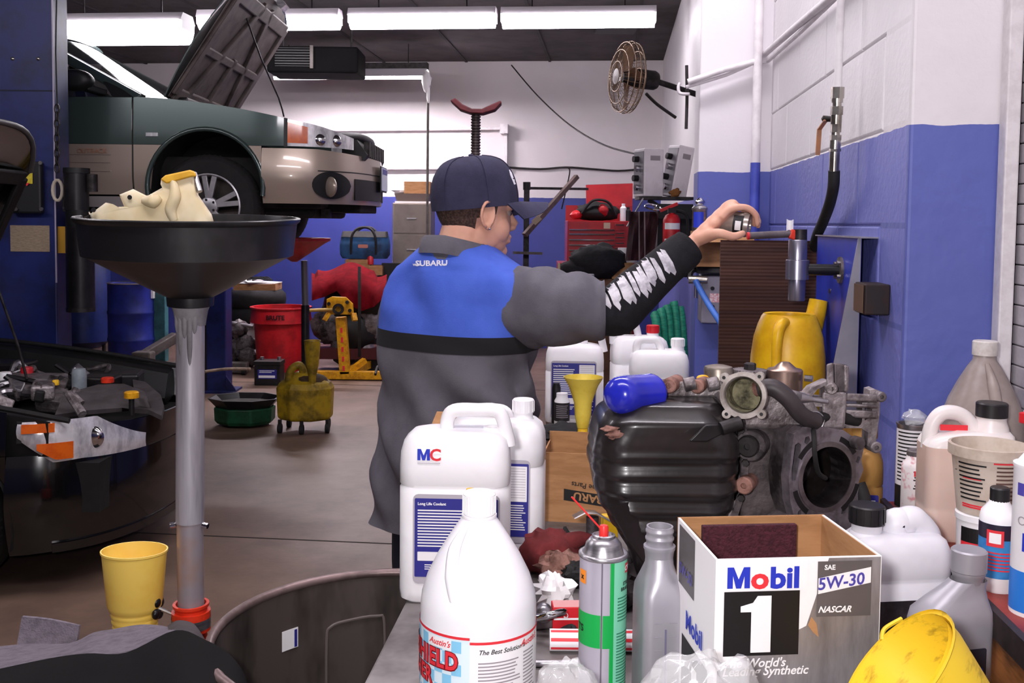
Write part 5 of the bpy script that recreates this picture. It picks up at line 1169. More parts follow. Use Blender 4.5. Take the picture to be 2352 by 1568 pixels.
# ---------------------------------------------------------------- coat
from mathutils import noise as NZ
prof = [(0.795, 0.228, 0.165, 0.0, -0.01), (0.90, 0.226, 0.163, 0, 0), (1.02, 0.218, 0.158, 0, 0), (1.13, 0.212, 0.152, 0, 0), (1.22, 0.214, 0.15, 0, 0), (1.30, 0.224, 0.15, 0, 0), (1.36, 0.224, 0.145, 0, 0), (1.405, 0.212, 0.136, 0, 0), (1.44, 0.190, 0.124, 0.004, -0.004), (1.475, 0.152, 0.108, 0.010, -0.010), (1.505, 0.112, 0.092, 0.015, -0.016), (1.525, 0.085, 0.080, 0.017, -0.020)]
def torso(z, a, off=0.0):
    for p0, p1 in zip(prof, prof[1:]):
        if z <= p1[0] or p1 is prof[-1]:
            k = (z - p0[0])/(p1[0] - p0[0]); k = max(0, min(1, k)); A, B, cx, cy = [p0[i] + (p1[i] - p0[i])*k for i in (1, 2, 3, 4)]; break
    e = 2.35; c_, s_ = math.cos(a), math.sin(a)
    q = (abs(c_)**e + abs(s_)**e)**(-1/e)
    d = Vector((c_, s_, 0)); A *= 1 + 0.20*max(0, c_)*max(0, 1 - abs(z - 1.455)/0.07); p = Vector((cx + (A + off)*q*c_, cy + (B + off)*q*s_, z))
    low = max(0, min(1, (1.30 - z)/0.2)); hi = max(0, min(1, (z - 1.28)/0.1))
    f = 0.034*low*NZ.noise(Vector((a*1.6, z*7 + a*1.5, 1.0))) + 0.022*low*math.sin(z*38 + 3.2*math.sin(a*1.3) + a*2.0)*max(0, NZ.noise(Vector((a, z*3, 4))) + 0.5)
    f += 0.014*hi*NZ.noise(Vector((a*2.2, z*9, 7.0))) + 0.009*hi*math.sin(a*7 + z*26)*max(0, NZ.noise(Vector((a*1.2, z*4, 9))) + 0.3)
    p += d*f*(1.0 if z < 1.47 else 0.3)
    return T3(p.x, p.y, z)
def band(z0, z1, n, off=0.0, m=96):
    return [[torso(z0 + (z1 - z0)*i/n, 2*PI*k/m, off) for k in range(m)] for i in range(n + 1)]
coat = pp(G().loft(band(0.795, 1.272, 50), False, False), 'coat', M_coat, sm=80)
G().loft(band(1.262, 1.305, 6, 0.0015), False, False).build('chest_band', M_strp, coat, world=True, sm=80)
yoke = G().loft(band(1.303, 1.525, 26), False, False).build('yoke', M_yoke, coat, world=True, sm=80)
hem = band(0.795, 0.802, 1); G().loft(hem + [[q.lerp(T3(0, 0, 0.8), 0.12) for q in hem[0]]][::-1], False, False)
# collar
rows = []
cb = H(-0.05, 0, -0.16)
for i, (z, s_) in enumerate(((-0.035, 1.10), (0.0, 1.02), (0.022, 0.98), (0.034, 1.0), (0.028, 1.08), (0.0, 1.16), (-0.018, 1.2))):
    row = []
    for k in range(40):
        a = 2*PI*k/40; d = rv*math.cos(a)*0.080*s_ + fv*math.sin(a)*0.076*s_
        back = max(0, -math.sin(a))
        row.append(Vector((cb.x, cb.y, 0)) + d + Vector((0.006, 0.0, 1.510 + z*0.85 + 0.010*back - 0.012*max(0, math.cos(a - 0.3)))))
    rows.append(row)
G().loft(rows, False, False).build('collar', M_coat, coat, world=True, sm=80)
# sleeves
def sleeve(pts, rad, n=44, m=30, amp=0.010, seed=0.0, flat=1.0):
    cs = catmull(pts, 10); L = len(cs); rg = []
    pxv = None
    for i in range(m + 1):
        t_ = i/m*(L - 1); j = min(int(t_), L - 2); c_ = cs[j].lerp(cs[j + 1], t_ - j); d = (cs[j + 1] - cs[j]).normalized()
        if pxv is None: pxv = Vector((0, 0, 1))
        pxv = (pxv - d*pxv.dot(d)).normalized(); py = d.cross(pxv)
        q = i/m*(len(rad) - 1); a0 = min(int(q), len(rad) - 2); R = rad[a0] + (rad[a0 + 1] - rad[a0])*(q - a0)
        ring = []
        for k in range(n):
            a = 2*PI*k/n; f = amp*min(1, i/m*3.0)*(0.35*NZ.noise(Vector((math.cos(a)*1.2 + seed, math.sin(a)*1.2, i*0.12))) + 0.7*(abs(math.sin(i*0.34 + 1.5*math.sin(a + 0.6) + seed)) - 0.5)*(0.6 + NZ.noise(Vector((i*0.08, math.cos(a), seed)))))
            ring.append(c_ + (pxv*math.cos(a) + py*math.sin(a)*flat)*(R + f))
        rg.append(ring)
    return rg
s0 = P(1146, 700, 2.51)
rg = sleeve([s0, P(1220, 704, 2.46), P(1305, 708, 2.43), el.lerp(sh, 0.10)], [0.090, 0.098, 0.096, 0.088, 0.080, 0.072], amp=0.026, seed=2.0)
G().loft(rg, False, False).build('sleeve', M_coat, coat, world=True, sm=80)
rg = sleeve([T3(-0.13, 0, 1.385), T3(-0.215, 0.045, 1.28), le, le.lerp(lw, 0.75)], [0.092, 0.082, 0.074, 0.07, 0.06], amp=0.008, seed=5.0)
G().loft(rg, False, False).build('sleeve', M_coat, coat, world=True, sm=80)
rg = sleeve([el.lerp(sh, 0.17), el, el.lerp(wr_, 0.45), wr_.lerp(el, 0.06)], [0.046, 0.058, 0.064, 0.060, 0.054, 0.049, 0.046], amp=0.007, seed=8.0)
shirt = pp(G().loft(rg, False, True), 'shirt_sleeve', M_knit, sm=80)
rg = sleeve([wr_.lerp(el, 0.16), wr_.lerp(el, 0.03)], [0.046, 0.0445], m=6, amp=0.001)
G().loft(rg, False, True).build('cuff', M_knit, shirt, world=True, sm=80)
# trousers and shoes
M_trs = mat('navy_trousers', '1c1d30', '16172a', sc=10, rough=0.9)
tr = pp(G().tube([T3(0, 0, 0.80), T3(0, 0, 0.9), T3(0, 0, 1.0)], [0.15, 0.152, 0.15], n=24), 'trousers', M_trs, sm=60)
for sx in (-1, 1):
    G().tube([T3(sx*0.08, 0, 0.88), T3(sx*0.10, 0.01, 0.68), T3(sx*0.108, 0.015, 0.46), T3(sx*0.112, -0.005, 0.24), T3(sx*0.118, -0.01, 0.06)], [0.105, 0.098, 0.084, 0.078, 0.075], n=24).build('trouser_leg', M_trs, tr, world=True, sm=60)
    pp(G().tube([T3(sx*0.116, -0.075, 0.045), T3(sx*0.12, 0.02, 0.055), T3(sx*0.128, 0.12, 0.042), T3(sx*0.136, 0.195, 0.036)], [0.040, 0.050, 0.044, 0.028], n=16), 'shoe', M_black_rub, sm=60)
pp(G().tube([T3(-0.175, 0.0, 0.80), T3(-0.18, 0.0, 0.74), T3(-0.178, -0.01, 0.66)], [0.02, 0.028, 0.016], n=10), 'red_rag', M_rag_red)

# ---------------------------------------------------------------- print laid on curved cloth
def bvh_of(objs):
    vs, fs = [], []
    for o in objs:
        n = len(vs); vs += [o.matrix_world @ v.co if False else (WM[o.name] @ v.co) for v in o.data.vertices]; fs += [tuple(i + n for i in p.vertices) for p in o.data.polygons]
    return BVHTree.FromPolygons(vs, fs)
def lay(pts, faces, targets, name, m, parent, off=0.0015, cuts=0):
    """drape flat print (outline points on a sight line) onto the cloth below it"""
    bv = bvh_of(targets); bm = bmesh.new(); vv = [bm.verts.new((u, v, 0)) for u, v in pts]
    for f in faces:
        try: bm.faces.new([vv[i] for i in f])
        except ValueError: pass
    bmesh.ops.triangulate(bm, faces=bm.faces)
    if cuts: bmesh.ops.subdivide_edges(bm, edges=bm.edges, cuts=cuts, use_grid_fill=True)
    bm.verts.index_update(); out = []
    for v in bm.verts:
        d = ray(v.co.x, v.co.y).normalized(); hit = bv.ray_cast(Vector((0, 0, CAMZ)), d)
        out.append(hit[0] - d*off if hit[0] is not None else None)
    g = G(); idx = {}; 
    for i, q in enumerate(out):
        if q is not None: idx[i] = len(g.v); g.v.append(q)
    g.f = [tuple(idx[v.index] for v in f.verts) for f in bm.faces if all(v.index in idx for v in f.verts)]
    bm.free()
    return g.build(name, m, parent, world=True, sm=80)
def letters(s, bold=0.02, shear=0.0):
    c = bpy.data.curves.new('t', 'FONT'); c.body = s; c.offset = bold; c.shear = shear; c.align_x = 'CENTER'; c.resolution_u = 2
    o = bpy.data.objects.new('t', c); COL.objects.link(o); bpy.context.view_layer.update(); dg = bpy.context.evaluated_depsgraph_get(); me = o.evaluated_get(dg).to_mesh()
    r = ([(v.co.x, v.co.y) for v in me.vertices], [tuple(p.vertices) for p in me.polygons]); o.evaluated_get(dg).to_mesh_clear(); bpy.data.objects.remove(o); bpy.data.curves.remove(c)
    return r
M_print = mat('white_thread', 'e4e2ea', rough=0.8)
for s_, u, v, h_, sx in (('SUBARU', 991, 610, 12, 1.15), ('www.', 959, 610, 7, 0.9), ('.com', 1018, 609.5, 6, 0.9)):
    pts, fs = letters(s_, 0.03); k = h_/0.69
    lay([(u + x*k*sx, v - y*k - x*k*0.02) for x, y in pts], fs, [yoke, coat], 'lettering', M_print, coat)
# white print on the black sleeve
rnd = random.Random(4)
A0, A1 = Vector((1392, 690, 0)), Vector((1538, 604, 0))
for i in range(13):
    t_ = i/12; c_ = A0.lerp(A1, t_); n_ = Vector((0.50, 0.86, 0)); w_ = 9 + rnd.random()*6; L0 = 26 + rnd.random()*22; L1 = 20 + rnd.random()*26
    c_ += Vector((rnd.uniform(-4, 4), rnd.uniform(-8, 4), 0))
    d_ = Vector((0.86, -0.5, 0)); q = [c_ - n_*L0 - d_*w_*0.2, c_ - n_*L0*0.8 + d_*w_*0.6, c_ + d_*w_*0.75, c_ + n_*L1*0.8 + d_*w_*0.4, c_ + n_*L1 - d_*w_*0.2, c_ + n_*L1*0.5 - d_*w_*0.7, c_ - d_*w_*0.45]
    lay([(p.x, p.y) for p in q], [tuple(range(7))], [shirt], 'sleeve_print', mat('white_sleeve_print', 'd8d4da', 'a8a4ac', sc=40, rough=0.8), shirt, cuts=3)
lay([(983, 457), (991, 455), (990, 472), (982, 474)], [(0, 1, 2, 3)], [cap], 'cap_tag', mat('cap_tag_white', 'dedce0', rough=0.7), cap, cuts=2)
lay([(1169, 389), (1176, 392), (1186, 422), (1181, 424), (1172, 402)], [(0, 1, 2, 3, 4)], [cap], 'cap_emblem', M_print, cap, cuts=2)
# bottle in the hand
a, b = P(1648, 508, 2.487), P(1722, 517, 2.455); d = (b - a); L = d.length; rot = d.normalized().to_track_quat('Z', 'Y').to_matrix().to_4x4()
t = thing('held_bottle', 'silvery bottle with black label gripped in the raised hand', 'bottle', a, rot=rot)
r = 0.030
G().lathe([(0, 0), (r*0.9, 0), (r, 0.004), (r, L*0.8), (r*1.03, L*0.82), (r*1.03, L*0.88), (r*0.96, L), (r*0.55, L*1.0), (r*0.5, L*0.9), (0, L*0.9)], 28).build('body', mat('silvery_bottle', 'b4a8a0', '8f857f', sc=9, rough=0.3, metal=0.5), t, sm=40)
G().add([(r*1.035*math.cos(q), r*1.035*math.sin(q), z) for z in (L*0.55, L*0.86) for q in [2.4 + i*0.2 for i in range(9)]], [(i, i + 1, i + 10, i + 9) for i in range(8)]).build('label', M_black_ink, t)
G().add([(r*1.04*math.cos(q), r*1.04*math.sin(q), z) for z in (L*0.62, L*0.8) for q in [2.9 + i*0.15 for i in range(6)]], [(i, i + 1, i + 7, i + 6) for i in range(5)]).build('label_patch', M_white_lab, t)
# ================================================================ drum, drain funnel and clutter at the lower left
# open steel drum tucked under the bench corner
t = thing('steel_drum', 'open rusty black steel drum tucked under the bench corner', 'drum', (-0.212, 1.73, 0))
R = 0.305; H_ = 0.862
M_drum = mat('rusty_black_steel', '5a504c', '342c2a', sc=7, rough=0.55, metal=0.3, stretch=(1, 1, 0.35))
G().lathe([(0, 0.004), (R, 0.0), (R, H_*0.33), (R + 0.008, H_*0.345), (R, H_*0.36), (R, H_*0.64), (R + 0.008, H_*0.655), (R, H_*0.67), (R, H_ - 0.01), (R - 0.004, H_ - 0.01), (R - 0.004, 0.012), (0, 0.012)], 64).build('shell', M_drum, t, sm=40)
G().tube([(R*math.cos(2*PI*i/48), R*math.sin(2*PI*i/48), H_ - 0.006) for i in range(48)], 0.0085, n=10, k=1, closed=True).build('rolled_rim', mat('worn_pink_rim', '8c7674', '6a5856', sc=10, rough=0.4, metal=0.4), t, sm=60)
a0 = math.radians(75)
pts = [((R - 0.006)*math.sin(a), (R - 0.006)*math.cos(a), z) for a, z in ((-0.55, 0.58), (-0.55, 0.73), (-0.52, 0.758), (-0.4, 0.765), (-0.2, 0.768), (-0.15, 0.75), (-0.15, 0.60))]
G().tube(pts, 0.003, n=6, k=4).build('weld_bead', mat('pale_bead', '6c605e', rough=0.5), t)
st_ = []
for i in range(5):
    a = -0.885 + 0.125*i/4; st_.append([((R - 0.0065)*math.sin(a), (R - 0.0065)*math.cos(a), z) for z in (0.735, 0.755, 0.775)])
G().sheet(st_, 0.001).build('paper_sticker', M_white_lab, t)
G().sheet([[((R - 0.0078)*math.sin(a), (R - 0.0078)*math.cos(a), z) for z in (0.737, 0.772)] for a in (-0.79, -0.78, -0.77)], 0.0006).build('sticker_print', M_navy, t)

# waste oil drainer: tank, pole, funnel
PXF, PYF = P(438, 1300, 2.0).x, 2.0
t = thing('oil_drainer', 'tall oil drainer with wide black funnel on a steel pole', 'oil drainer', (PXF, PYF, 0))
tc = (-0.155, 0.10)
M_tank = mat('red_tank_paint', 'b8281c', '8a1c14', sc=8, rough=0.45)
G().lathe([(0, 0.10), (0.20, 0.10), (0.225, 0.12), (0.225, 0.38), (0.20, 0.42), (0, 0.42)], 40, (tc[0], tc[1], 0)).build('tank', M_tank, t, sm=40)
G().lathe([(0, 0.694), (0.052, 0.694), (0.056, 0.706), (0.053, 0.706), (0.050, 0.698), (0, 0.698)], 28, (-0.112, -0.01, 0)).build('cup_holder', M_tank, t, sm=40)
G().beam((-0.06, -0.005, 0.69), (-0.02, 0, 0.69), 0.02, 0.008).build('holder_arm', M_tank, t, sm=0)
for a in range(4):
    x, y = tc[0] + 0.17*math.cos(a*PI/2 + 0.8), tc[1] + 0.17*math.sin(a*PI/2 + 0.8)
    G().cyl((x, y - 0.012, 0.045), (x, y + 0.012, 0.045), 0.045, n=18).build('castor', M_black_rub, t); G().box(x - 0.02, x + 0.02, y - 0.016, y + 0.016, 0.085, 0.11).build('castor_fork', M_dark_steel, t, sm=0)
G().lathe([(0.032, 0.41), (0.032, 0.79), (0.036, 0.795), (0.036, 0.80), (0.030, 0.80)], 28).build('tank_neck', M_orange_red, t, sm=35)
nb_ = G().lathe([(0.0385, 0.745), (0.0385, 0.785), (0.031, 0.785)], 28).build('clamp_collar', M_orange_red, t, sm=35)
G().lathe([(0.0392, 0.752), (0.0392, 0.772)], 28).build('clamp_band', M_steel, t)
kb = Vector((-0.062, -0.015, 0.795))
for i in range(4):
    a = i*PI/2 + 0.5; G().ell(kb + Vector((0.0, 0.014*math.cos(a), 0.016*math.sin(a))), (0.008, 0.011, 0.011), 10, 8).build('wing_knob', M_black_pl, t)
G().cyl(kb, kb + Vector((0.035, 0.01, -0.02)), 0.004, n=8).build('knob_stem', M_fit, t)
zj = P(438, 1198, 2.0).z; zf = P(443, 690, 2.0).z
M_pole = mat('galvanised_pole', 'c4bfc6', 'a29da5', sc=5, rough=0.36, metal=0.45, stretch=(5, 5, 0.5))
G().cyl((0, 0, 0.79), (-0.001, 0, zj), 0.0262, n=28).build('lower_pole', mat('rust_stained_pole', 'a69ca2', 'b07c50', sc=4, rough=0.4, metal=0.4, lo=0.5, hi=0.75), t)
G().cyl((-0.001, 0, zj), (0.004, 0, zf), 0.0278, n=28).build('upper_pole', M_pole, t)
for sx in (-1, 1): G().cyl((sx*0.027, -0.006, zj - 0.004), (sx*0.038, -0.008, zj - 0.006), 0.006, n=10).build('pinch_bolt', M_chrome, t)
# funnel bowl, tipped very slightly to the camera
FM = Matrix.Translation((0.004, 0, zf)) @ Matrix.Rotation(math.radians(2.2), 4, 'X') @ Matrix.Rotation(math.radians(0.4), 4, 'Y')
k = 2.0/FPX; h1 = (690 - 590)*k; h2 = (690 - 498)*k; R2 = 247*k
M_bowl = mat('smudged_black_plastic', '1a191b', '2e2c2e', sc=9, rough=0.34, lo=0.5, hi=0.72, stretch=(1, 1, 0.6))
bowl = G().lathe([(0.030, -0.012), (0.045, -0.010), (0.046, 0.006), (0.046*1.0, 0.008), (R2*0.885, h1), (R2*0.94, h1 + 0.005), (R2*0.975, h2 - 0.012), (R2, h2 - 0.008), (R2 + 0.002, h2 - 0.002), (R2, h2), (R2 - 0.006, h2), (R2*0.935, h2 - 0.02), (R2*0.90, h1 + 0.006), (0.04, 0.012), (0.02, 0.006)], 72).xf(FM).build('funnel_bowl', M_bowl, t, sm=40)
G().lathe([(0.0285, -0.05), (0.034, -0.02), (0.037, -0.012), (0.030, -0.012)], 28).xf(FM).build('sealant_drip', mat('grey_sealant', '8c888c', '726e72', sc=12, rough=0.6), t)
for i in range(5):
    a = -2.4 + i*0.35; L_ = (0.05, 0.10, 0.06, 0.12, 0.05)[i]
    G().ell((0.004 + 0.0275*math.cos(a), 0.0275*math.sin(a), zf - 0.02 - L_*0.4), (0.006, 0.004, L_*0.5), 10, 8).build('sealant_run', MC['grey_sealant'], t)
ft = WM[t.name]
# coolant overflow tank lying in the funnel
t = thing('expansion_tank', 'cream plastic coolant tank with yellow rim lying in the black funnel', 'plastic tank', P(345, 500, 2.0))
M_cream = mat('aged_cream_plastic', 'e8dcc0', 'd6c49c', sc=6, rough=0.45, sss=0.2)
ol = [(212, 510), (206, 492), (243, 465), (262, 476), (285, 474), (274, 447), (306, 434), (338, 450), (378, 428), (370, 412), (446, 393), (456, 448), (486, 492), (492, 512), (455, 560), (300, 560)]
def tk(u, v, dY): return P(u, v, 1.985 + dY)
ctr_ = (360, 490)
rg = []
for dY, s_ in ((-0.050, 0.86), (-0.046, 0.94), (-0.036, 0.985), (-0.02, 1.0), (0.03, 1.0), (0.05, 0.97), (0.06, 0.88)):
    rg.append([tk(ctr_[0] + (u - ctr_[0])*s_, ctr_[1] + (v - ctr_[1])*s_, dY) for u, v in ol])
body_ = G().loft(rg).build('body', M_cream, t, world=True, sm=60, bevel=0.0)
rim_ = [(368, 412), (380, 402), (436, 390), (448, 394), (452, 405), (440, 406), (382, 422)]
G().loft([[tk(u, v, d) for u, v in rim_] for d in (-0.058, 0.055)]).build('filler_rim', mat('aged_yellow_rim', 'e8b43a', 'd09a28', sc=10, rough=0.5), t, world=True, sm=40, bevel=0.003)
for u, v in ((215, 482), (298, 453)):
    a, b = tk(u, v, -0.0475), tk(u, v, -0.053); G().lathe([(0.0, 0.0), (0.0045, 0.0), (0.0045, 0.001), (0.0, 0.001)], 12).xf(Matrix.Translation(b) @ Matrix.Rotation(PI/2, 4, 'X')).build('lug_hole_shade', M_black_ink, t, world=True)  # black disc on the face stands for the dark of the hole
G().tube([tk(*q) for q in ((398, 415, -0.052), (402, 450, -0.058), (392, 480, -0.056), (400, 506, -0.052))], [0.006, 0.012, 0.012, 0.008], n=8).build('moulded_rib', M_cream, t, world=True, sm=60)
G().tube([tk(*q) for q in ((330, 460, -0.05), (352, 462, -0.056), (368, 452, -0.054))], [0.008, 0.014, 0.006], n=8).build('moulded_rib', M_cream, t, world=True, sm=60)
G().cyl(tk(445, 398, -0.03), tk(458, 440, -0.045), 0.006, n=8).build('overflow_nipple', M_steel, t, world=True)
G().tube([tk(*q) for q in ((214, 506, 0), (196, 504, 0), (190, 497, 0.0), (206, 490, 0.0))], 0.004, n=8).build('hook', M_chrome, t, world=True)

# yellow measuring funnel standing in the tray
p = P(310, 1400, 1.99); p.z = 0.699
t = thing('spout_funnel', 'bright yellow tall funnel cup with ribbed spout in front of the black car', 'funnel', p, group='yellow funnels')
kz = 1.99/FPX; z1 = P(310, 1262, 1.99).z - 0.699; zs = P(310, 1400, 1.99).z - 0.699
w_ = [(62, 54), (70, 61), (66, 60)]
pr = [(40*kz, 0.0)]
nr = 7
for i in range(nr):
    z_ = zs*i/nr; r_ = (44 + 12*i/nr)*kz; pr += [(r_, z_ + zs/nr*0.15), (r_ + 1.2*kz, z_ + zs/nr*0.5), (r_, z_ + zs/nr*0.85)]
pr += [(58*kz, zs + 0.002), (63*kz, zs + 0.012), (74*kz, z1 - 0.006), (76.5*kz, z1 - 0.004), (76.5*kz, z1), (73*kz, z1), (60*kz, zs + 0.014), (50*kz, zs*0.8), (36*kz, 0.004)]
G().lathe(pr, 36, sx=1.0, sy=0.82).build('cup', mat('sunny_yellow_plastic', 'f8d466', 'f0c04c', sc=7, rough=0.4, sss=0.15), t, sm=30)
# torn black splash shield with grey felt
t = thing('splash_shield', 'torn black wheel arch liner with grey felt backing, lower left corner', 'car trim', (-0.62, 1.5, 0.72))
M_felt = mat('grey_felt', '7f7680', '6c646e', sc=50, rough=1.0, bump=0.3, bsc=250)
M_lin = mat('dull_black_liner', '0b0a0b', '121011', sc=10, rough=0.7, spec=0.2)
def gridpx(rows, n): 
    out = []
    for rw in rows:
        q = catmull([P(u, v, Y) for u, v, Y in rw], n); out.append(q)
    m = min(len(r_) for r_ in out); return [r_[:m] for r_ in out]
front_ = gridpx([[(-60, 1548, 1.62), (110, 1512, 1.62), (200, 1500, 1.62), (290, 1498, 1.62), (402, 1447, 1.63), (470, 1468, 1.62), (525, 1500, 1.60), (560, 1545, 1.58), (575, 1600, 1.56)],
                 [(-60, 1640, 1.50), (110, 1620, 1.50), (200, 1605, 1.50), (290, 1600, 1.50), (400, 1590, 1.50), (470, 1600, 1.50), (525, 1620, 1.50), (560, 1650, 1.50), (580, 1690, 1.49)],
                 [(-60, 1760, 1.46), (110, 1740, 1.46), (200, 1740, 1.46), (290, 1740, 1.46), (400, 1740, 1.46), (470, 1740, 1.46), (525, 1745, 1.46), (560, 1760, 1.45), (580, 1780, 1.45)]], 5)
G().sheet(front_, 0.004).build('liner', M_lin, t, world=True, sm=60)
felt = gridpx([[(-60, 1490, 1.84), (60, 1478, 1.84), (160, 1476, 1.84), (215, 1452, 1.83), (260, 1444, 1.83), (320, 1434, 1.83), (370, 1436, 1.80), (405, 1446, 1.72)],
               [(-60, 1520, 1.72), (60, 1508, 1.72), (150, 1496, 1.72), (215, 1476, 1.72), (260, 1470, 1.72), (320, 1462, 1.72), (370, 1455, 1.70), (403, 1447, 1.66)],
               [(-60, 1547, 1.625), (60, 1524, 1.625), (150, 1508, 1.625), (215, 1502, 1.625), (260, 1500, 1.625), (320, 1487, 1.63), (370, 1464, 1.635), (402, 1448, 1.635)]], 5)
G().sheet(felt, 0.003).build('felt_backing', M_felt, t, world=True, sm=60)
flap = gridpx([[(50, 1416, 1.86), (110, 1422, 1.86), (182, 1436, 1.855)], [(44, 1450, 1.86), (108, 1462, 1.86), (176, 1472, 1.85)], [(38, 1482, 1.85), (105, 1490, 1.85), (170, 1495, 1.845)]], 6)
G().sheet(flap, 0.006).build('felt_flap', M_felt, t, world=True, sm=60)
G().sheet(gridpx([[(385, 1436, 1.76), (410, 1424, 1.76), (445, 1432, 1.76), (470, 1466, 1.74)], [(388, 1450, 1.70), (412, 1446, 1.69), (446, 1455, 1.68), (470, 1475, 1.67)], [(402, 1449, 1.64), (420, 1456, 1.64), (450, 1466, 1.63), (472, 1480, 1.62)]], 5), 0.004).build('torn_lobe', mat('brown_black_liner', '4a4244', '3a3436', sc=12, rough=0.7), t, world=True, sm=60)
# ================================================================ the two cars and the lift
M_wgreen = mat('dark_green_metallic', '44524f', rough=0.25, metal=0.35, coat=0.8)
M_wbeige = mat('beige_metallic', 'b09f92', rough=0.3, metal=0.4, coat=0.7)
M_cblack = mat('gloss_black_paint', '0b0b0c', rough=0.15, coat=1.0)
M_under = mat('underbody_black', '0e0d0d', '181615', sc=10, rough=0.85)
M_glass = mat('tinted_glass', '1a2322', rough=0.03, alpha=0.55, spec=0.9)
M_lens = mat('lamp_lens', 'ecebee', 'b4b2b8', sc=14, rough=0.15, metal=0.25, coat=1.0, stretch=(1, 1, 0.5))
M_amber = mat('amber_lens', 'e0661c', 'd0581a', sc=20, rough=0.2, coat=0.6)
M_tyre = mat('tyre_rubber', '161516', '1e1c1d', sc=24, rough=0.8)
M_alloy = mat('alloy_wheel', 'b4b1b4', '98959a', sc=8, rough=0.35, metal=0.6)
M_trim = mat('black_trim', '121213', rough=0.5)
def plan(pts, k=10): return [Vector((p.x, p.y)) for p in catmull([(a, b, 0) for a, b in pts], k)]
class Car:
    def __init__(s, cw, T, outline):
        s.cw, s.T = cw, T; s.out = plan(outline)
        s.L = [0.0]
        for a, b in zip(s.out, s.out[1:]): s.L.append(s.L[-1] + (b - a).length)
    def xs(s, x0, x1, n):
        """points of the flank outline between two distances behind the nose"""
        q = [p for p in s.out]; res = []
        for i in range(n + 1):
            x = x0 + (x1 - x0)*i/n
            for a, b in zip(q, q[1:]):
                if (a.x - x)*(b.x - x) <= 0 and abs(a.x - b.x) > 1e-9:
                    k = (x - a.x)/(b.x - a.x); res.append(a.lerp(b, k)); break
        return res
    def panel(s, name, m, x0, x1, zlo, zhi, n=40, rows=8, off=0.0, bulge=0.0, side=1, th=0.012, parent=None):
        P_ = s.xs(x0, x1, n); grid = []
        for j in range(rows + 1):
            row = []
            for p in P_:
                a, b = zlo(p.x), zhi(p.x); b = max(b, a + 0.002); z = a + (b - a)*j/rows; w = s.w(p.x, z)
                row.append(s.cw(p.x - off*0.3 - bulge*0.5*max(0, 0.4 - p.x)*math.sin(PI*j/rows), side*(p.y*w + off + bulge*math.sin(PI*j/rows)), z))
            grid.append(row)
        return G().sheet(grid, th*side).build(name, m, parent or s.T, world=True, sm=50)
def make_wheel(cw, T, x, y, z, R, Rr, w, side, spokes=5, double=True):
    """tyre and alloy wheel; side +1 faces the camera side"""
    wt = G(); n = 48
    def ring(prof): return [[cw(x + r*math.cos(2*PI*i/n), y + side*dy, z + r*math.sin(2*PI*i/n)) for i in range(n)] for r, dy in prof]
    ty = G().loft(ring([(Rr, 0.0), (Rr*1.04, 0.012), (R*0.9, 0.018), (R*0.97, 0.0), (R, -0.02), (R, -w + 0.02), (R*0.95, -w), (Rr, -w + 0.01)]), False, False).build('tyre', M_tyre, T, world=True, sm=40)
    for i in range(60):
        a = 2*PI*i/60; a2 = a + 0.035
        q = [cw(x + r*math.cos(b), y + side*d, z + r*math.sin(b)) for r, d, b in ((R + 0.004, -0.028, a), (R + 0.004, -0.028, a2), (R*0.968, 0.002, a2), (R*0.968, 0.002, a))]
        wt.add(q, [(0, 1, 2, 3)])
    wt.build('tread', M_tyre, ty, world=True, sm=0)['kind'] = 'stuff'
    rim = G().loft(ring([(Rr*1.02, 0.004), (Rr*0.97, 0.008), (Rr*0.94, -0.004), (Rr*0.90, -0.05), (Rr*0.88, -w*0.8)]), False, False).build('rim', M_alloy, T, world=True, sm=40)
    G().loft(ring([(Rr*0.88, -0.075), (0.02, -0.075)]), False, True).build('brake_disc', mat('dark_brake', '2a2523', '3c3330', sc=9, rough=0.6, metal=0.4), rim, world=True)
    G().loft(ring([(0.062, -0.03), (0.058, -0.008), (0.045, -0.003), (0.001, -0.003)]), False, True).build('hub', M_alloy, rim, world=True, sm=30)
    for i in range(spokes):
        a0 = 2*PI*i/spokes + 0.35
        for da in ((-0.17, 0.17) if double else (0,)):
            a = a0 + da; g = G()
            r0, r1 = 0.045, Rr*0.96; wd = 0.017
            ct, st_ = math.cos(a), math.sin(a); c0, s0_ = math.cos(a0 + da*0.55), math.sin(a0 + da*0.55)
            f = []
            for d in (-0.006, -0.03):
                f.append([cw(x + r0*c0 - wd*s0_, y + side*d, z + r0*s0_ + wd*c0), cw(x + r0*c0 + wd*s0_, y + side*d, z + r0*s0_ - wd*c0), cw(x + r1*ct + wd*st_, y + side*(d + 0.004), z + r1*st_ - wd*ct), cw(x + r1*ct - wd*st_, y + side*(d + 0.004), z + r1*st_ + wd*ct)])
            G().loft(f).build('spoke', M_alloy, rim, world=True, sm=0, bevel=0.003)
    for i in range(5):
        a = 2*PI*i/5; q = cw(x + 0.042*math.cos(a), y, z + 0.042*math.sin(a)); G().ell(q, 0.008, 8, 6).build('lug_nut', M_dark_steel, rim, world=True)

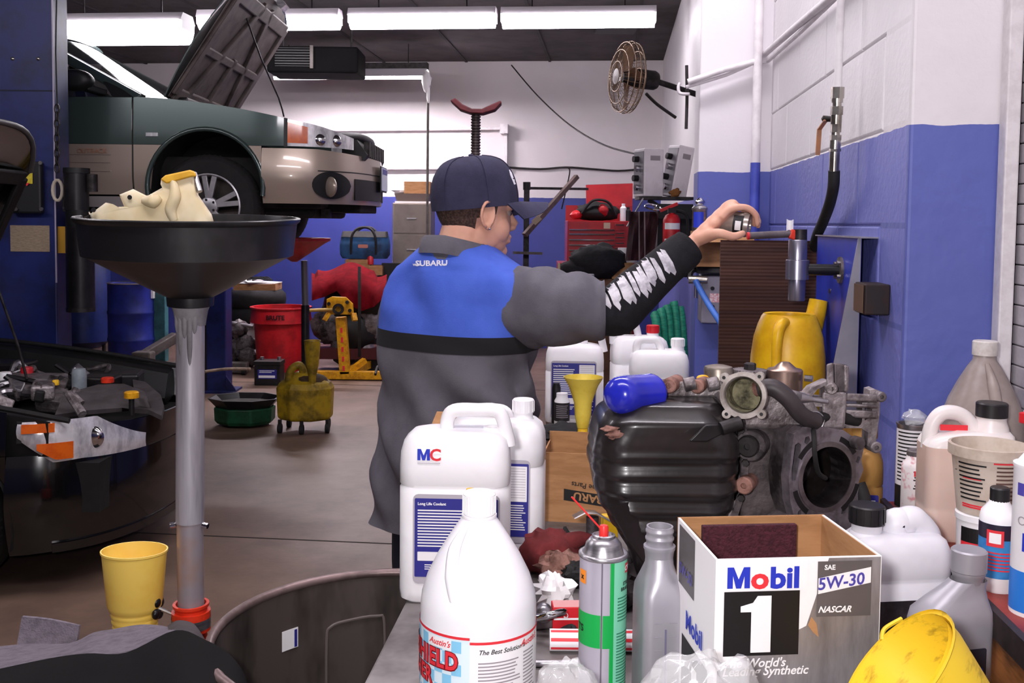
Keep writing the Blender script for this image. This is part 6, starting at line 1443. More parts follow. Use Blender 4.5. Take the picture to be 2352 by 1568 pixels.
# ---------------------------------------------------------------- green and beige wagon raised on the lift
def cw(x, y, z): return Vector((-0.958 - x, 7.25 - y, z))
T = thing('wagon', 'dark green and beige wagon raised on the lift with its bonnet open', 'car', cw(1.5, 0, 1.70))
V = Car(cw, T, [(4.6, 0.78), (3.6, 0.85), (2.2, 0.855), (1.0, 0.855), (0.62, 0.85), (0.36, 0.80), (0.19, 0.69), (0.085, 0.50), (0.025, 0.26), (0.0, 0.0)])
V.w = lambda x, z: 1.0 - 0.06*max(0, (z - 2.10))**1.0 - 0.18*max(0, 1.85 - z)
AX, AZ, AR = 1.0, 1.786, 0.357
def arch(x): return AZ + math.sqrt(max(0, AR*AR - (x - AX)**2)) if abs(x - AX) < AR else -9
sill = lambda x: 1.715 if x > 0.62 else 1.69 - 0.0*x
top = lambda x: [2.352 - 0.02*max(0, 1.4 - x)] and (2.350 if x > 1.45 else 2.118 + 0.235*(1 - (1 - min(1, (x - 0.05)/1.40))**1.7))
SP = 2.052
M_gap = M_trim
def both(f):
    for sd in (1, -1): f(sd)
both(lambda sd: V.panel('lower_fender', M_wbeige, 0.645, 1.455, lambda x: max(sill(x), arch(x)), lambda x: max(SP, arch(x) + 0.004), 60, 8, side=sd))
both(lambda sd: V.panel('bumper_cover', M_wbeige, 0.0005, 0.64, lambda x: 1.69, lambda x: SP - 0.012 - 0.03*max(0, 0.3 - x)/0.3, 60, 10, off=0.0, bulge=0.022, side=sd))
both(lambda sd: V.panel('front_fender', M_wgreen, 0.50, 1.455, lambda x: max(SP + 0.003, arch(x)), top, 70, 10, side=sd))
for xa, xb in ((1.467, 2.42), (2.432, 3.35), (3.36, 4.55)):
    both(lambda sd: V.panel('door_skin' if xb < 4 else 'rear_quarter', M_wgreen, xa, xb, lambda x: SP + 0.003, lambda x: 2.35, 20, 8, side=sd))
    both(lambda sd: V.panel('door_cladding', M_wbeige, xa, xb, lambda x: 1.735, lambda x: SP, 20, 6, side=sd))
for z in (1.985, 1.935, 1.88):
    V.panel('cladding_rib', M_wbeige, 1.60, 2.40, lambda x: z, lambda x: z + 0.007, 10, 1, off=0.006)
both(lambda sd: V.panel('sill', mat('pale_sill', 'a39c9c', rough=0.4, metal=0.3), 1.40, 4.0, lambda x: 1.655, lambda x: 1.722, 12, 2, off=-0.01, side=sd))
# arch lip and liner
G().tube([cw(AX + (AR + 0.012)*math.cos(a), 0.857, AZ + (AR + 0.012)*math.sin(a)) for a in [math.radians(-8 + 196*i/24) for i in range(25)]], 0.016, n=8, k=1).build('arch_lip', M_wgreen, T, world=True, sm=60)
for sd in (1, -1):
    G().loft([[cw(AX + AR*1.0*math.cos(a), sd*y, AZ + AR*1.0*math.sin(a)) for a in [math.radians(-10 + 200*i/20) for i in range(21)]] for y in (0.845, 0.45)], False, False, closed=False).build('arch_liner', M_under, T, world=True, sm=60)
    G().loft([[cw(AX + (AR + 0.01)*math.cos(a), sd*y, AZ + (AR + 0.01)*math.sin(a)) for a in [2*PI*i/24 for i in range(24)]] for y in (0.45, 0.43)]).build('arch_inner', M_under, T, world=True, sm=30)
    make_wheel(cw, T, 1.0, sd*0.80, 1.668, 0.33, 0.207, 0.2, sd)
    make_wheel(cw, T, 3.63, sd*0.80, 1.668, 0.33, 0.207, 0.2, sd)
G().box(-0.958 - 4.5, -0.958 - 0.35, 6.62, 7.88, 1.60, 1.78).build('floor_pan', M_under, T, world=True, sm=0, bevel=0.03)
G().box(-0.958 - 1.35, -0.958 - 0.3, 6.55, 7.95, 1.66, 1.99).build('engine_bay_tub', M_under, T, world=True, sm=0, bevel=0.02)
G().box(-0.958 - 0.5, -0.958 - 0.08, 6.85, 7.65, 1.64, 1.70).build('undertray', M_under, T, world=True, sm=0, bevel=0.01)
G().box(-0.958 - 0.34, -0.958 - 0.28, 6.8, 6.86, 1.60, 1.66).build('tow_hook', M_dark_steel, T, world=True, sm=0)
# headlights
for sd in (1, -1):
    h = V.panel('headlight', M_lens, 0.105, 0.50, lambda x: SP + 0.002 - 0.01*max(0, 0.3 - x), lambda x: top(x) - 0.006 + 0.012*math.sin(PI*min(1, max(0, (x - 0.1)/0.4))), 30, 6, off=0.004, side=sd)
    V.panel('turn_signal', M_amber, 0.36, 0.482, lambda x: SP + 0.022, lambda x: top(x) - 0.022, 12, 4, off=0.009, side=sd, parent=h)
    V.panel('lamp_bezel', M_trim, 0.482, 0.505, lambda x: SP - 0.004, lambda x: top(x) + 0.002, 4, 4, off=0.007, side=sd, parent=h)
    for xx in (0.29, 0.20):
        q = V.xs(xx, xx + 0.001, 1)[0]; G().ell(cw(q.x + 0.01, sd*(q.y - 0.012), 2.10), (0.05, 0.03, 0.045), 16, 10).build('reflector', M_chrome, h, world=True)
# bumper details: dark sheet for the shade of the fog lamp recess, grille opening, plate
for sd in (1, -1):
    fr = V.panel('fog_recess_shade', M_trim, 0.12, 0.335, lambda x: 1.81 - 0.088*math.sqrt(max(0, 1 - ((x - 0.228)/0.108)**2)), lambda x: 1.81 + 0.088*math.sqrt(max(0, 1 - ((x - 0.228)/0.108)**2)), 24, 5, off=0.026, side=sd)
    q = V.xs(0.235, 0.236, 1)[0]; n_ = Vector((0.5, -0.86*sd, 0)); c_ = cw(q.x - 0.014, sd*(q.y + 0.028), 1.80)
    G().ell(c_, (0.088, 0.03, 0.066), 24, 14, Matrix.Rotation(math.radians(-58*sd), 3, 'Z').to_3x3()).build('fog_lamp_cover', M_wbeige, fr, world=True)
V.panel('lower_grille', M_trim, 0.0008, 0.10, lambda x: 1.72, lambda x: 1.86, 14, 4, off=0.026); V.panel('lower_grille', M_trim, 0.0008, 0.10, lambda x: 1.72, lambda x: 1.86, 14, 4, off=0.026, side=-1)
both(lambda sd: V.panel('bumper_crease_shade', M_trim, 0.0008, 0.30, lambda x: 1.898, lambda x: 1.904, 14, 1, off=0.026, side=sd))  # black strip laid on as the shade line of the crease
pl_ = G().box(-0.958 + 0.028, -0.958 + 0.034, 7.10, 7.40, 1.80, 1.96).build('licence_plate', mat('plate_pale_blue', 'c6ccdc', rough=0.4), T, world=True, sm=0)
G().box(-0.958 + 0.0345, -0.958 + 0.0355, 7.12, 7.38, 1.915, 1.952).build('plate_band', M_navy, pl_, world=True, sm=0); G().box(-0.958 + 0.02, -0.958 + 0.027, 7.09, 7.41, 1.79, 1.97).build('plate_frame', M_trim, pl_, world=True, sm=0)
# radiator support left bare by the open bonnet
G().tube([cw(0.22, 0.62, 2.13), cw(0.14, 0.45, 2.15), cw(0.10, 0.2, 2.16), cw(0.10, -0.2, 2.16), cw(0.14, -0.45, 2.15), cw(0.22, -0.62, 2.13)], 0.03, n=10).build('radiator_support', M_trim, T, world=True, sm=60)
G().loft([[cw(0.20, y, 2.12), cw(0.10, y, 2.13), cw(0.03, y, 2.03), cw(0.05, y, 1.99), cw(0.2, y, 1.99)] for y in (-0.45, 0.45)]).build('grille_back', M_trim, T, world=True, sm=0)
for i in range(9): G().box(-0.958 - 0.06, -0.958 - 0.02, 6.86 + i*0.09, 6.90 + i*0.09, 2.02, 2.12).build('grille_clip', M_dark_steel, T, world=True, sm=0)
# engine bay clutter seen under the bonnet
bx = [('washer_tank', M_blue_ink, 1.02, 0.10, 2.26, 0.09, 0.09, 0.09), ('intake_box', M_black_pl, 0.85, 0.35, 2.22, 0.22, 0.2, 0.1), ('battery', M_trim, 0.8, -0.45, 2.22, 0.2, 0.17, 0.12), ('red_terminal_cover', M_red_pl, 0.88, 0.18, 2.29, 0.05, 0.05, 0.025), ('strut_tower', M_dark_steel, 1.05, 0.58, 2.28, 0.1, 0.1, 0.06), ('cowl_box', M_black_pl, 1.25, 0.45, 2.36, 0.12, 0.3, 0.05), ('hose_union', M_steel, 0.98, 0.32, 2.30, 0.14, 0.04, 0.03)]
for n_, m_, x, y, z, a, b, c in bx: G().obox(cw(x, y, z), (a, b, c)).build(n_, m_, T, world=True, sm=0, bevel=0.01)
# greenhouse
def gh(name, m, pts, th=0.006, n=8):
    """ruled surface between two edges"""
    a, b = [catmull([cw(*q) for q in e], 6) for e in pts]; rows = [[p.lerp(q, k/n) for p, q in zip(a, b)] for k in range(n + 1)]
    return G().sheet(rows, th).build(name, m, T, world=True, sm=60)
ws = gh('windscreen', M_glass, [[(1.45, 0.76, 2.36), (1.30, 0.4, 2.375), (1.25, 0, 2.38), (1.30, -0.4, 2.375), (1.45, -0.76, 2.36)], [(2.22, 0.60, 2.765), (2.13, 0.3, 2.80), (2.10, 0, 2.81), (2.13, -0.3, 2.80), (2.22, -0.60, 2.765)]])
for sd in (1, -1):
    G().beam(cw(1.43, sd*0.79, 2.345), cw(2.24, sd*0.615, 2.77), 0.05, 0.06).build('a_pillar', M_wgreen, T, world=True, sm=0, bevel=0.012)
    G().tube([cw(1.41, sd*0.775, 2.362), cw(2.22, sd*0.60, 2.785)], 0.012, n=6, k=1).build('pillar_trim', M_trim, T, world=True)
    gh('side_window', M_glass, [[(1.60, sd*0.815, 2.355), (2.0, sd*0.82, 2.355), (2.40, sd*0.82, 2.355)], [(2.26, sd*0.625, 2.74), (2.34, sd*0.62, 2.75), (2.42, sd*0.62, 2.755)]])
    gh('mirror_sail', M_trim, [[(1.46, sd*0.815, 2.355), (1.52, sd*0.818, 2.355), (1.60, sd*0.818, 2.355)], [(1.47, sd*0.812, 2.357), (1.60, sd*0.775, 2.44), (1.68, sd*0.765, 2.46)]])
    gh('rear_window', M_glass, [[(2.50, sd*0.82, 2.355), (3.3, sd*0.82, 2.355), (4.4, sd*0.78, 2.36)], [(2.50, sd*0.62, 2.755), (3.3, sd*0.62, 2.765), (4.2, sd*0.60, 2.74)]])
    G().beam(cw(2.45, sd*0.82, 2.35), cw(2.46, sd*0.615, 2.77), 0.08, 0.03).build('b_pillar', M_trim, T, world=True, sm=0)
    mq = cw(1.78, sd*0.95, 2.44)
    mr_ = G().loft([[mq + Vector((dx*s_, dy, dz*s_)) for dx, dz in [(0.115*math.cos(a) + 0.0, 0.068*math.sin(a)) for a in [2*PI*i/20 for i in range(20)]]] for dy, s_ in ((-0.05, 0.5), (-0.045, 0.8), (-0.02, 0.97), (0.02, 1.0), (0.05, 0.93), (0.06, 0.8))]).build('door_mirror', M_trim, T, world=True, sm=60)
    G().beam(mq + Vector((0.05, 0.02*sd, -0.04)), cw(1.66, sd*0.80, 2.38), 0.07, 0.04).build('mirror_stalk', M_trim, mr_, world=True, sm=0, bevel=0.008)
gh('roof', M_wgreen, [[(2.22, 0.60, 2.775), (2.12, 0.3, 2.81), (2.10, 0, 2.82), (2.12, -0.3, 2.81), (2.22, -0.60, 2.775)], [(4.3, 0.58, 2.79), (4.35, 0.3, 2.83), (4.36, 0, 2.84), (4.35, -0.3, 2.83), (4.3, -0.58, 2.79)]], 0.02)
G().box(-0.958 - 4.3, -0.958 - 1.7, 6.52, 7.98, 1.80, 2.33).build('cabin_floor', M_under, T, world=True, sm=0)
for sd in (1, -1):
    G().obox(cw(2.65, sd*0.38, 2.50), (0.14, 0.48, 0.62), (0, 0.2, 0)).build('front_seat', mat('seat_tan', '6a5c4e', rough=0.9), T, world=True, sm=0, bevel=0.05)
# bonnet standing open
hg = [cw(1.30, y, 2.37) for y in (0.74, 0.4, 0.0, -0.4, -0.74)]
hd_ = Vector((0.545, 0, 0.838)); LB = 0.98
rows = []
for i in range(9):
    t_ = i/8; row = []
    for k, p in enumerate(catmull(hg, 5)):
        q = abs(k/20 - 0.5)*2
        L_ = LB*(1 - 0.16*q**3) + 0.0
        row.append(p + hd_*L_*t_ + Vector((-0.838, 0, 0.545))*0.035*math.sin(PI*t_)*1.0 + Vector((-0.838, 0, 0.545))*0.03*(1 - q*q))
    rows.append(row)
bon = G().sheet(rows, 0.008).build('bonnet', M_wgreen, T, world=True, sm=60)
un = Vector((0.838, 0, -0.545))
M_bon = mat('bonnet_underside', '5e5350', '453b39', sc=6, rough=0.6, metal=0.2)
def hp(t_, q, o): return cw(1.30, -q*0.74, 2.37) + hd_*LB*t_*(1 - 0.16*abs(q)**3) + un*o
G().sheet([[hp(t_, q, 0.012) for q in (-0.97, -0.6, -0.2, 0.2, 0.6, 0.97)] for t_ in (0.02, 0.3, 0.6, 0.97)], 0.006).build('inner_skin', M_bon, bon, world=True)
for a, b, w in (((0.05, -0.9), (0.95, -0.85), 0.09), ((0.05, 0.9), (0.95, 0.85), 0.09), ((0.93, -0.85), (0.93, 0.85), 0.10), ((0.06, -0.9), (0.06, 0.9), 0.09), ((0.08, -0.6), (0.9, -0.12), 0.07), ((0.08, 0.6), (0.9, 0.12), 0.07), ((0.45, -0.85), (0.45, 0.85), 0.06), ((0.08, 0.0), (0.45, 0.0), 0.07)):
    G().beam(hp(*a, 0.025), hp(*b, 0.025), w, 0.03, up=un).build('bonnet_brace', M_bon, bon, world=True, sm=0, bevel=0.01)
pts = [hp(0.60, 0.78, 0.05)]
G().tube([P(562, 30, 7.0), P(600, 135, 6.95), P(640, 225, 6.9), P(652, 268, 6.88)], 0.006, n=6, k=2).build('prop_rod', M_dark_steel, T, world=True)
G().obox(hp(0.98, 0.2, 0.05), (0.06, 0.12, 0.05), (0, 0.9, 0)).build('bonnet_latch', M_steel, bon, world=True, sm=0)
# badge and side repeater
for i, ch in enumerate('OUTBACK'):
    u = 183 + i*9.6; q = P(u, 351, 6.385)
    text(ch, 0.028, mat('badge_copper', 'c09078', rough=0.35, metal=0.5), T, WM[T.name].inverted() @ front(q.x, q.y, q.z), bold=0.02, sx=1.0)
V.panel('side_repeater', M_lens, 1.30, 1.375, lambda x: 2.105, lambda x: 2.128, 6, 3, off=0.008)

# ---------------------------------------------------------------- black car on the floor
def bw(x, y, z): return Vector((-1.60 - x, 4.85 - y, z))
T = thing('black_car', 'gloss black car with its bonnet up and engine bay bare, lower left', 'car', bw(1.5, 0, 0))
V = Car(bw, T, [(4.4, 0.76), (3.4, 0.85), (2.0, 0.855), (0.9, 0.85), (0.55, 0.83), (0.32, 0.77), (0.17, 0.65), (0.07, 0.46), (0.02, 0.24), (0.0, 0.0)])
V.w = lambda x, z: 1.0 - 0.10*max(0, z - 0.62) - 0.06*max(0, 0.4 - z)
AX, AZ, AR = 0.80, 0.315, 0.375
top = lambda x: 0.70 + 0.20*(1 - (1 - min(1, max(0, x)/1.5))**1.5)
sill = lambda x: 0.19 if x > 0.4 else 0.19 + 0.02*(0.4 - x)/0.4
SP = 0.605
both(lambda sd: V.panel('front_fender', M_cblack, 0.46, 1.5, lambda x: max(SP + 0.003, arch(x)), top, 60, 9, side=sd))
both(lambda sd: V.panel('fender_lower', M_cblack, 0.46, 1.5, lambda x: max(0.2, arch(x)), lambda x: max(SP, arch(x) + 0.004), 60, 8, side=sd))
both(lambda sd: V.panel('bumper_cover', M_cblack, 0.0005, 0.456, sill, lambda x: SP - 0.055*max(0, 0.36 - x)/0.36, 50, 10, bulge=0.03, side=sd))
both(lambda sd: V.panel('nose_panel', M_cblack, 0.0005, 0.12, lambda x: SP - 0.05, lambda x: top(x) - 0.02, 20, 3, off=-0.01, side=sd))
for xa, xb in ((1.51, 2.5), (2.51, 3.4), (3.41, 4.35)):
    both(lambda sd: V.panel('door_skin' if xb < 4 else 'rear_quarter', M_cblack, xa, xb, lambda x: 0.2, lambda x: 0.90, 16, 8, side=sd))
for sd in (1, -1):
    h = V.panel('headlight', M_lens, 0.045, 0.415, lambda x: 0.566 + 0.085*(max(0, 0.415 - x)/0.37)**1.0*0.2 + 0.11*max(0, (x - 0.29))/0.125 - 0.03*max(0, 0.20 - x)/0.2, lambda x: 0.745 - 0.13*max(0, 0.16 - x)/0.12, 36, 6, off=0.006, bulge=0.012, side=sd)
    V.panel('turn_signal', M_amber, 0.285, 0.40, lambda x: 0.70 - 0.03*(x < 0), lambda x: 0.738, 10, 3, off=0.021, side=sd, parent=h)
    V.panel('turn_signal', M_amber, 0.225, 0.345, lambda x: 0.585 + 0.07*max(0, x - 0.28)/0.1, lambda x: 0.655, 10, 3, off=0.020, side=sd, parent=h)
    q = V.xs(0.17, 0.171, 1)[0]
    G().ell(bw(q.x + 0.004, sd*(q.y - 0.004), 0.655), (0.05, 0.022, 0.05), 18, 12).build('projector', M_chrome, h, world=True)
    V.panel('headlight_trim', M_trim, 0.40, 0.418, lambda x: 0.66, lambda x: 0.75, 3, 3, off=0.009, side=sd, parent=h)
    V.panel('lip_spoiler', M_cblack, 0.001, 0.30, lambda x: 0.195, lambda x: 0.232, 20, 2, off=0.02, side=sd)
    G().loft([[bw(AX + AR*math.cos(a), sd*y, AZ + AR*math.sin(a)) for a in [math.radians(-15 + 210*i/20) for i in range(21)]] for y in (0.84, 0.45)], False, False, closed=False).build('arch_liner', M_under, T, world=True, sm=60)
    make_wheel(bw, T, 0.80, sd*0.83, 0.315, 0.315, 0.205, 0.2, sd)
    make_wheel(bw, T, 3.30, sd*0.80, 0.315, 0.315, 0.205, 0.2, sd)
G().box(-1.60 - 4.2, -1.60 - 0.4, 4.25, 5.45, 0.17, 0.30).build('floor_pan', M_under, T, world=True, sm=0)
G().box(-1.60 - 1.35, -1.60 - 0.12, 4.14, 5.56, 0.35, 0.56).build('engine_bay_tub', M_under, T, world=True, sm=0)
for sd in (1, -1):   # inner wings
    G().loft([[bw(x, sd*y, z) for y, z in ((0.78, top(x) - 0.012), (0.66, top(x) - 0.03), (0.60, 0.60), (0.62, 0.56), (0.78, 0.6))] for x in (0.30, 0.6, 0.9, 1.2, 1.48)]).build('inner_wing', M_trim, T, world=True, sm=30)
    G().tube([bw(x, sd*0.76, top(x) + 0.004) for x in (0.22, 0.5, 0.9, 1.3, 1.5)], 0.012, n=8).build('wing_seal', M_black_rub, T, world=True)
# engine bay clutter
cov = mat('engine_cover_grey', '4c4648', '3c3638', sc=9, rough=0.6)
def bay(n, m, u, v, z, size, rot=(0, 0, 0), bev=0.012):
    q = PZ(u, v, z); G().obox((q.x, q.y, z), size, rot).build(n, m, T, world=True, sm=0, bevel=bev)
cvr = [[PZ(u, v, z) for u, v in r_] for z, r_ in ((0.72, ((125, 962), (200, 952), (280, 945), (350, 942))), (0.76, ((140, 925), (210, 912), (285, 915), (345, 925))), (0.77, ((175, 905), (225, 892), (285, 890), (335, 908))))]
G().sheet(cvr, 0.02).build('radiator_shroud', cov, T, world=True, sm=60)
G().sheet([[PZ(u, v, z) for u, v in r_] for z, r_ in ((0.715, ((300, 948), (340, 950), (372, 965))), (0.72, ((310, 918), (345, 915), (378, 940))), (0.73, ((305, 880), (335, 885), (372, 915))))], 0.02).build('nose_shroud', cov, T, world=True, sm=60)
bay('intake_manifold', M_castal, 60, 880, 0.76, (0.34, 0.2, 0.08)); bay('intake_runner', M_alu, 100, 895, 0.77, (0.10, 0.22, 0.07), (0, 0, 0.4)); bay('intake_runner', M_alu, 35, 905, 0.75, (0.08, 0.22, 0.06), (0, 0, -0.3)); bay('fuse_box', M_black_pl, 230, 880, 0.74, (0.18, 0.14, 0.08)); bay('battery', M_black_pl, 20, 855, 0.76, (0.24, 0.18, 0.12)); bay('air_box', M_black_pl, 265, 870, 0.74, (0.26, 0.2, 0.07), (0, 0, 0.2)); bay('alternator', M_castal, 120, 915, 0.72, (0.14, 0.14, 0.1), (0.3, 0.2, 0.4), 0.03)
for n_, m_, u, v, r_, h_ in (('fluid_reservoir', mat('hazy_reservoir', '8c949a', '6e767e', sc=8, rough=0.4), 182, 875, 0.034, 0.06), ('filler_cap', M_yellow_pl, 182, 862, 0.035, 0.016), ('red_cap', M_red_pl, 62, 856, 0.03, 0.03), ('filler_cap', M_yellow_metal, 302, 906, 0.032, 0.014), ('dipstick_ring', M_yellow_pl, 128, 878, 0.015, 0.012), ('white_plug', M_white_pl, 12, 868, 0.03, 0.03), ('radiator_cap', M_orange_red, 247, 872, 0.03, 0.012)):
    q = PZ(u, v, 0.80); G().lathe([(0, -h_), (r_, -h_), (r_, h_*0.7), (r_*0.85, h_), (0, h_)], 18, q).build(n_, m_, T, world=True, sm=35)
q = PZ(302, 912, 0.79); G().cyl(q, q - Vector((0, 0, 0.08)), 0.012).build('filler_neck', M_trim, T, world=True)
rnd = random.Random(11)
for i in range(26):
    u, v = rnd.uniform(0, 200), rnd.uniform(850, 930); q = PZ(u, v, 0.78); m_ = rnd.choice([M_castal, M_alu, M_black_pl, M_steel, M_castdark, M_black_rub, M_castdark])
    if i % 2: G().tube([q, q + Vector((rnd.uniform(-.1, .1), rnd.uniform(-.1, .1), rnd.uniform(0.0, .05))), q + Vector((rnd.uniform(-.16, .16), rnd.uniform(-.16, .16), -0.03))], rnd.uniform(0.008, 0.02), n=8).build('bay_hose', m_, T, world=True)
    else: G().obox(q, (rnd.uniform(.03, .09), rnd.uniform(.03, .08), rnd.uniform(.03, .07)), (rnd.random(), rnd.random(), rnd.random())).build('engine_fitting', m_, T, world=True, sm=0, bevel=0.008)
# windscreen, roof out of sight to the left but part of the car
def gh2(name, m, pts, th=0.006, n=6):
    a, b = [catmull([bw(*q) for q in e], 5) for e in pts]; rows = [[p.lerp(q, k/n) for p, q in zip(a, b)] for k in range(n + 1)]
    return G().sheet(rows, th).build(name, m, T, world=True, sm=60)
gh2('windscreen', M_glass, [[(1.6, 0.74, 0.92), (1.45, 0, 0.95), (1.6, -0.74, 0.92)], [(2.3, 0.58, 1.34), (2.2, 0, 1.38), (2.3, -0.58, 1.34)]]); gh2('roof', M_cblack, [[(2.3, 0.58, 1.345), (2.2, 0, 1.385), (2.3, -0.58, 1.345)], [(3.7, 0.56, 1.36), (3.8, 0, 1.4), (3.7, -0.56, 1.36)]], 0.02)
for sd in (1, -1): gh2('side_glass', M_glass, [[(1.7, sd*0.79, 0.91), (2.6, sd*0.80, 0.91), (3.9, sd*0.76, 0.93)], [(2.32, sd*0.60, 1.33), (2.9, sd*0.60, 1.36), (3.6, sd*0.58, 1.34)]])
# bonnet held up; only its far front corner reaches into the picture
e0, e1 = Vector((-3.05, 4.2, 0.97)), Vector((-3.05, 5.52, 0.97)); f0, f1 = Vector((-2.47, 4.2, 2.03)), Vector((-2.47, 5.50, 2.03))
rows = []
for i in range(10):
    t_ = i/9; row = []
    for k in range(17):
        q = k/16; c_ = 2*q - 1; Lk = 1.0 - 0.20*abs(c_)**3.0
        p = e0.lerp(e1, q).lerp(f0.lerp(f1, q), t_*Lk) + Vector((0, -0.10*t_*c_*abs(c_)**2, 0)) + Vector((-0.08, 0, 0.045))*math.sin(PI*t_*0.9)*0.8
        row.append(p)
    rows.append(row)
bo = G().sheet(rows, 0.012).build('bonnet', M_cblack, T, world=True, sm=60)
ud = Vector((0.87, 0, -0.48))
for i0, k0, i1, k1 in ((1, 1, 8, 1), (1, 15, 8, 15), (8, 1, 8, 15), (1, 1, 1, 15), (2, 4, 8, 8), (2, 12, 8, 8)):
    G().beam(rows[i0][k0] + ud*0.03, rows[i1][k1] + ud*0.03, 0.08, 0.03, up=ud).build('bonnet_brace', M_trim, bo, world=True, sm=0, bevel=0.01)
G().tube([rows[9][k] + Vector((0.01, 0, 0.0)) for k in range(17)], 0.016, n=8, k=1).build('bonnet_edge', mat('grey_edge', '4a4646', rough=0.5), bo, world=True, sm=60)
G().tube([PZ(62, 872, 0.80), P(40, 790, 4.9), P(5, 690, 5.0), P(-40, 560, 5.05)], 0.007, n=6, k=2).build('prop_rod', M_dark_steel, T, world=True)

# ---------------------------------------------------------------- lift
t = thing('lift_post', 'tall dark blue two post lift column at the left edge', 'vehicle lift', P(60, 700, 5.95).xyz * Vector((1, 1, 0)))
xa, xb = P(-40, 400, 5.9).x, P(126, 400, 5.9).x
G().box(xa, xb, 5.9, 6.1, 0.0, HC - 0.01).build('column', M_blue_lift, t, world=True, sm=0, bevel=0.008)
G().box(xa - 0.1, xb + 0.08, 5.8, 6.2, 0.0, 0.02).build('base_plate', M_blue_lift, t, world=True, sm=0)
G().box(xb - 0.004, xb + 0.004, 5.896, 5.902, 1.2, HC - 0.02).build('edge_strip', mat('bright_edge', 'a8a0b8', rough=0.4), t, world=True, sm=0)
def lp(n, m, u0, u1, v0, v1, d=0.004, bev=0.0, Y=5.9):
    a, b = P(u0, v1, Y), P(u1, v0, Y); return G().box(a.x, b.x, Y - d, Y - 0.0003, a.z, b.z).build(n, m, t, world=True, sm=0, bevel=bev)
lp('instruction_placard', mat('faded_placard', '9a8874', '85735f', sc=40, rough=0.6, stretch=(1, 1, 6)), 25, 114, 518, 577)
pc_ = lp('latch_box', mat('latch_black', '17171a', rough=0.5), 34, 102, 372, 490, 0.05, 0.012)
for u, v in ((38, 480), (96, 480), (94, 374)):
    q = P(u, v, 5.845); G().cyl(q, q + Vector((0, -0.01, 0)), 0.012, n=6).build('box_screw', M_fit, pc_, world=True)
tri = [P(u, v, 5.846) for u, v in ((48, 421), (75, 422), (75, 392))]
G().loft([tri, [q + Vector((0, -0.002, 0)) for q in tri]]).build('warning_label', mat('warning_yellow', 'dcc93a', 'c8b42c', sc=60, rough=0.5), pc_, world=True, sm=0)
tri = [P(u, v, 5.843) for u, v in ((54, 420), (68, 420), (62, 427))]; G().loft([tri, [q + Vector((0, -0.001, 0)) for q in tri]]).build('warning_red', M_red_ink, pc_, world=True, sm=0)
for u in (29, 88):
    q = P(u, 135, 5.9); G().ell(q, (0.012, 0.008, 0.012), 8, 6).build('bolt_head', M_fit, t, world=True)
G().beam(Vector((xb + 0.005, 6.05, 1.52)), cw(1.75, 0.55, 1.52), 0.12, 0.10).build('lift_arm', M_trim, t, world=True, sm=0, bevel=0.01); G().cyl(cw(1.75, 0.55, 1.56), cw(1.75, 0.55, 1.598), 0.05).build('lift_pad', M_black_rub, t, world=True)
lp('column_joint', mat('joint_dark', '0e1230', rough=0.6), -30, 125, 207, 209, 0.001)
lp('yellow_tag', mat('tag_ochre', 'c8962c', rough=0.5), 133, 154, 520, 581, 0.004, Y=5.93)
# hydraulic power unit on the column's side
t = thing('hydraulic_unit', 'black hydraulic motor and long reservoir hung beside the lift post', 'power unit', P(183, 700, 5.78))
def cyu(n, m, u, v0, v1, rpx, Y=5.80, seg=24): a, b = P(u, v1, Y), P(u, v0, Y); b.x = a.x; return G().cyl(a, b, rpx*Y/FPX, n=seg).build(n, m, t, world=True, sm=35)
cyu('reservoir', M_black_pl, 186, 520, 714, 31); cyu('reservoir_end', M_dark_steel, 186, 706, 715, 32); cyu('pump_body', M_trim, 180, 482, 522, 27); cyu('motor', M_black_pl, 176, 395, 482, 27); cyu('motor_cap', M_trim, 176, 386, 398, 29); cyu('capacitor', M_dark_steel, 212, 400, 440, 12)
cyu('pump_flange', M_steel, 165, 476, 481, 20)
G().box(P(135, 0, 5.85).x, P(160, 0, 5.85).x, 5.86, 5.9, 1.62, 1.72).build('mount', M_dark_steel, t, world=True, sm=0)
# hook chain
t = thing('hook_chain', 'hanging chain with hooks and a pale ring on the lift post edge', 'chain', P(133, 200, 5.86))
n_ = 9
for i in range(n_):
    c_ = P(131, 250 + i*17, 5.855); rot = Matrix.Rotation(PI/2*(i % 2), 3, 'Z')
    G().tube([c_ + rot @ Vector((0.013*math.cos(a), 0, 0.027*math.sin(a))) for a in [2*PI*k/10 for k in range(10)]], 0.005, n=6, k=1, closed=True).build('link', M_dark_steel, t, world=True)
c_ = P(132, 437, 5.85); G().tube([c_ + Vector((0.028*math.cos(a), 0, 0.06*math.sin(a))) for a in [2*PI*k/14 for k in range(14)]], 0.010, n=8, k=1, closed=True).build('ring', mat('pale_ring', 'c0b4a4', rough=0.5), t, world=True)
G().tube([P(130, 0, 5.85), P(128, 120, 5.85), P(132, 250, 5.855)], 0.004, n=6, k=2).build('cord', M_black_rub, t, world=True)
# ================================================================ far side of the shop
def FL(u, v): return PZ(u, v, 0.0)
def wbuild(g, n, m, par, **k): return g.build(n, m, par, world=True, **k)
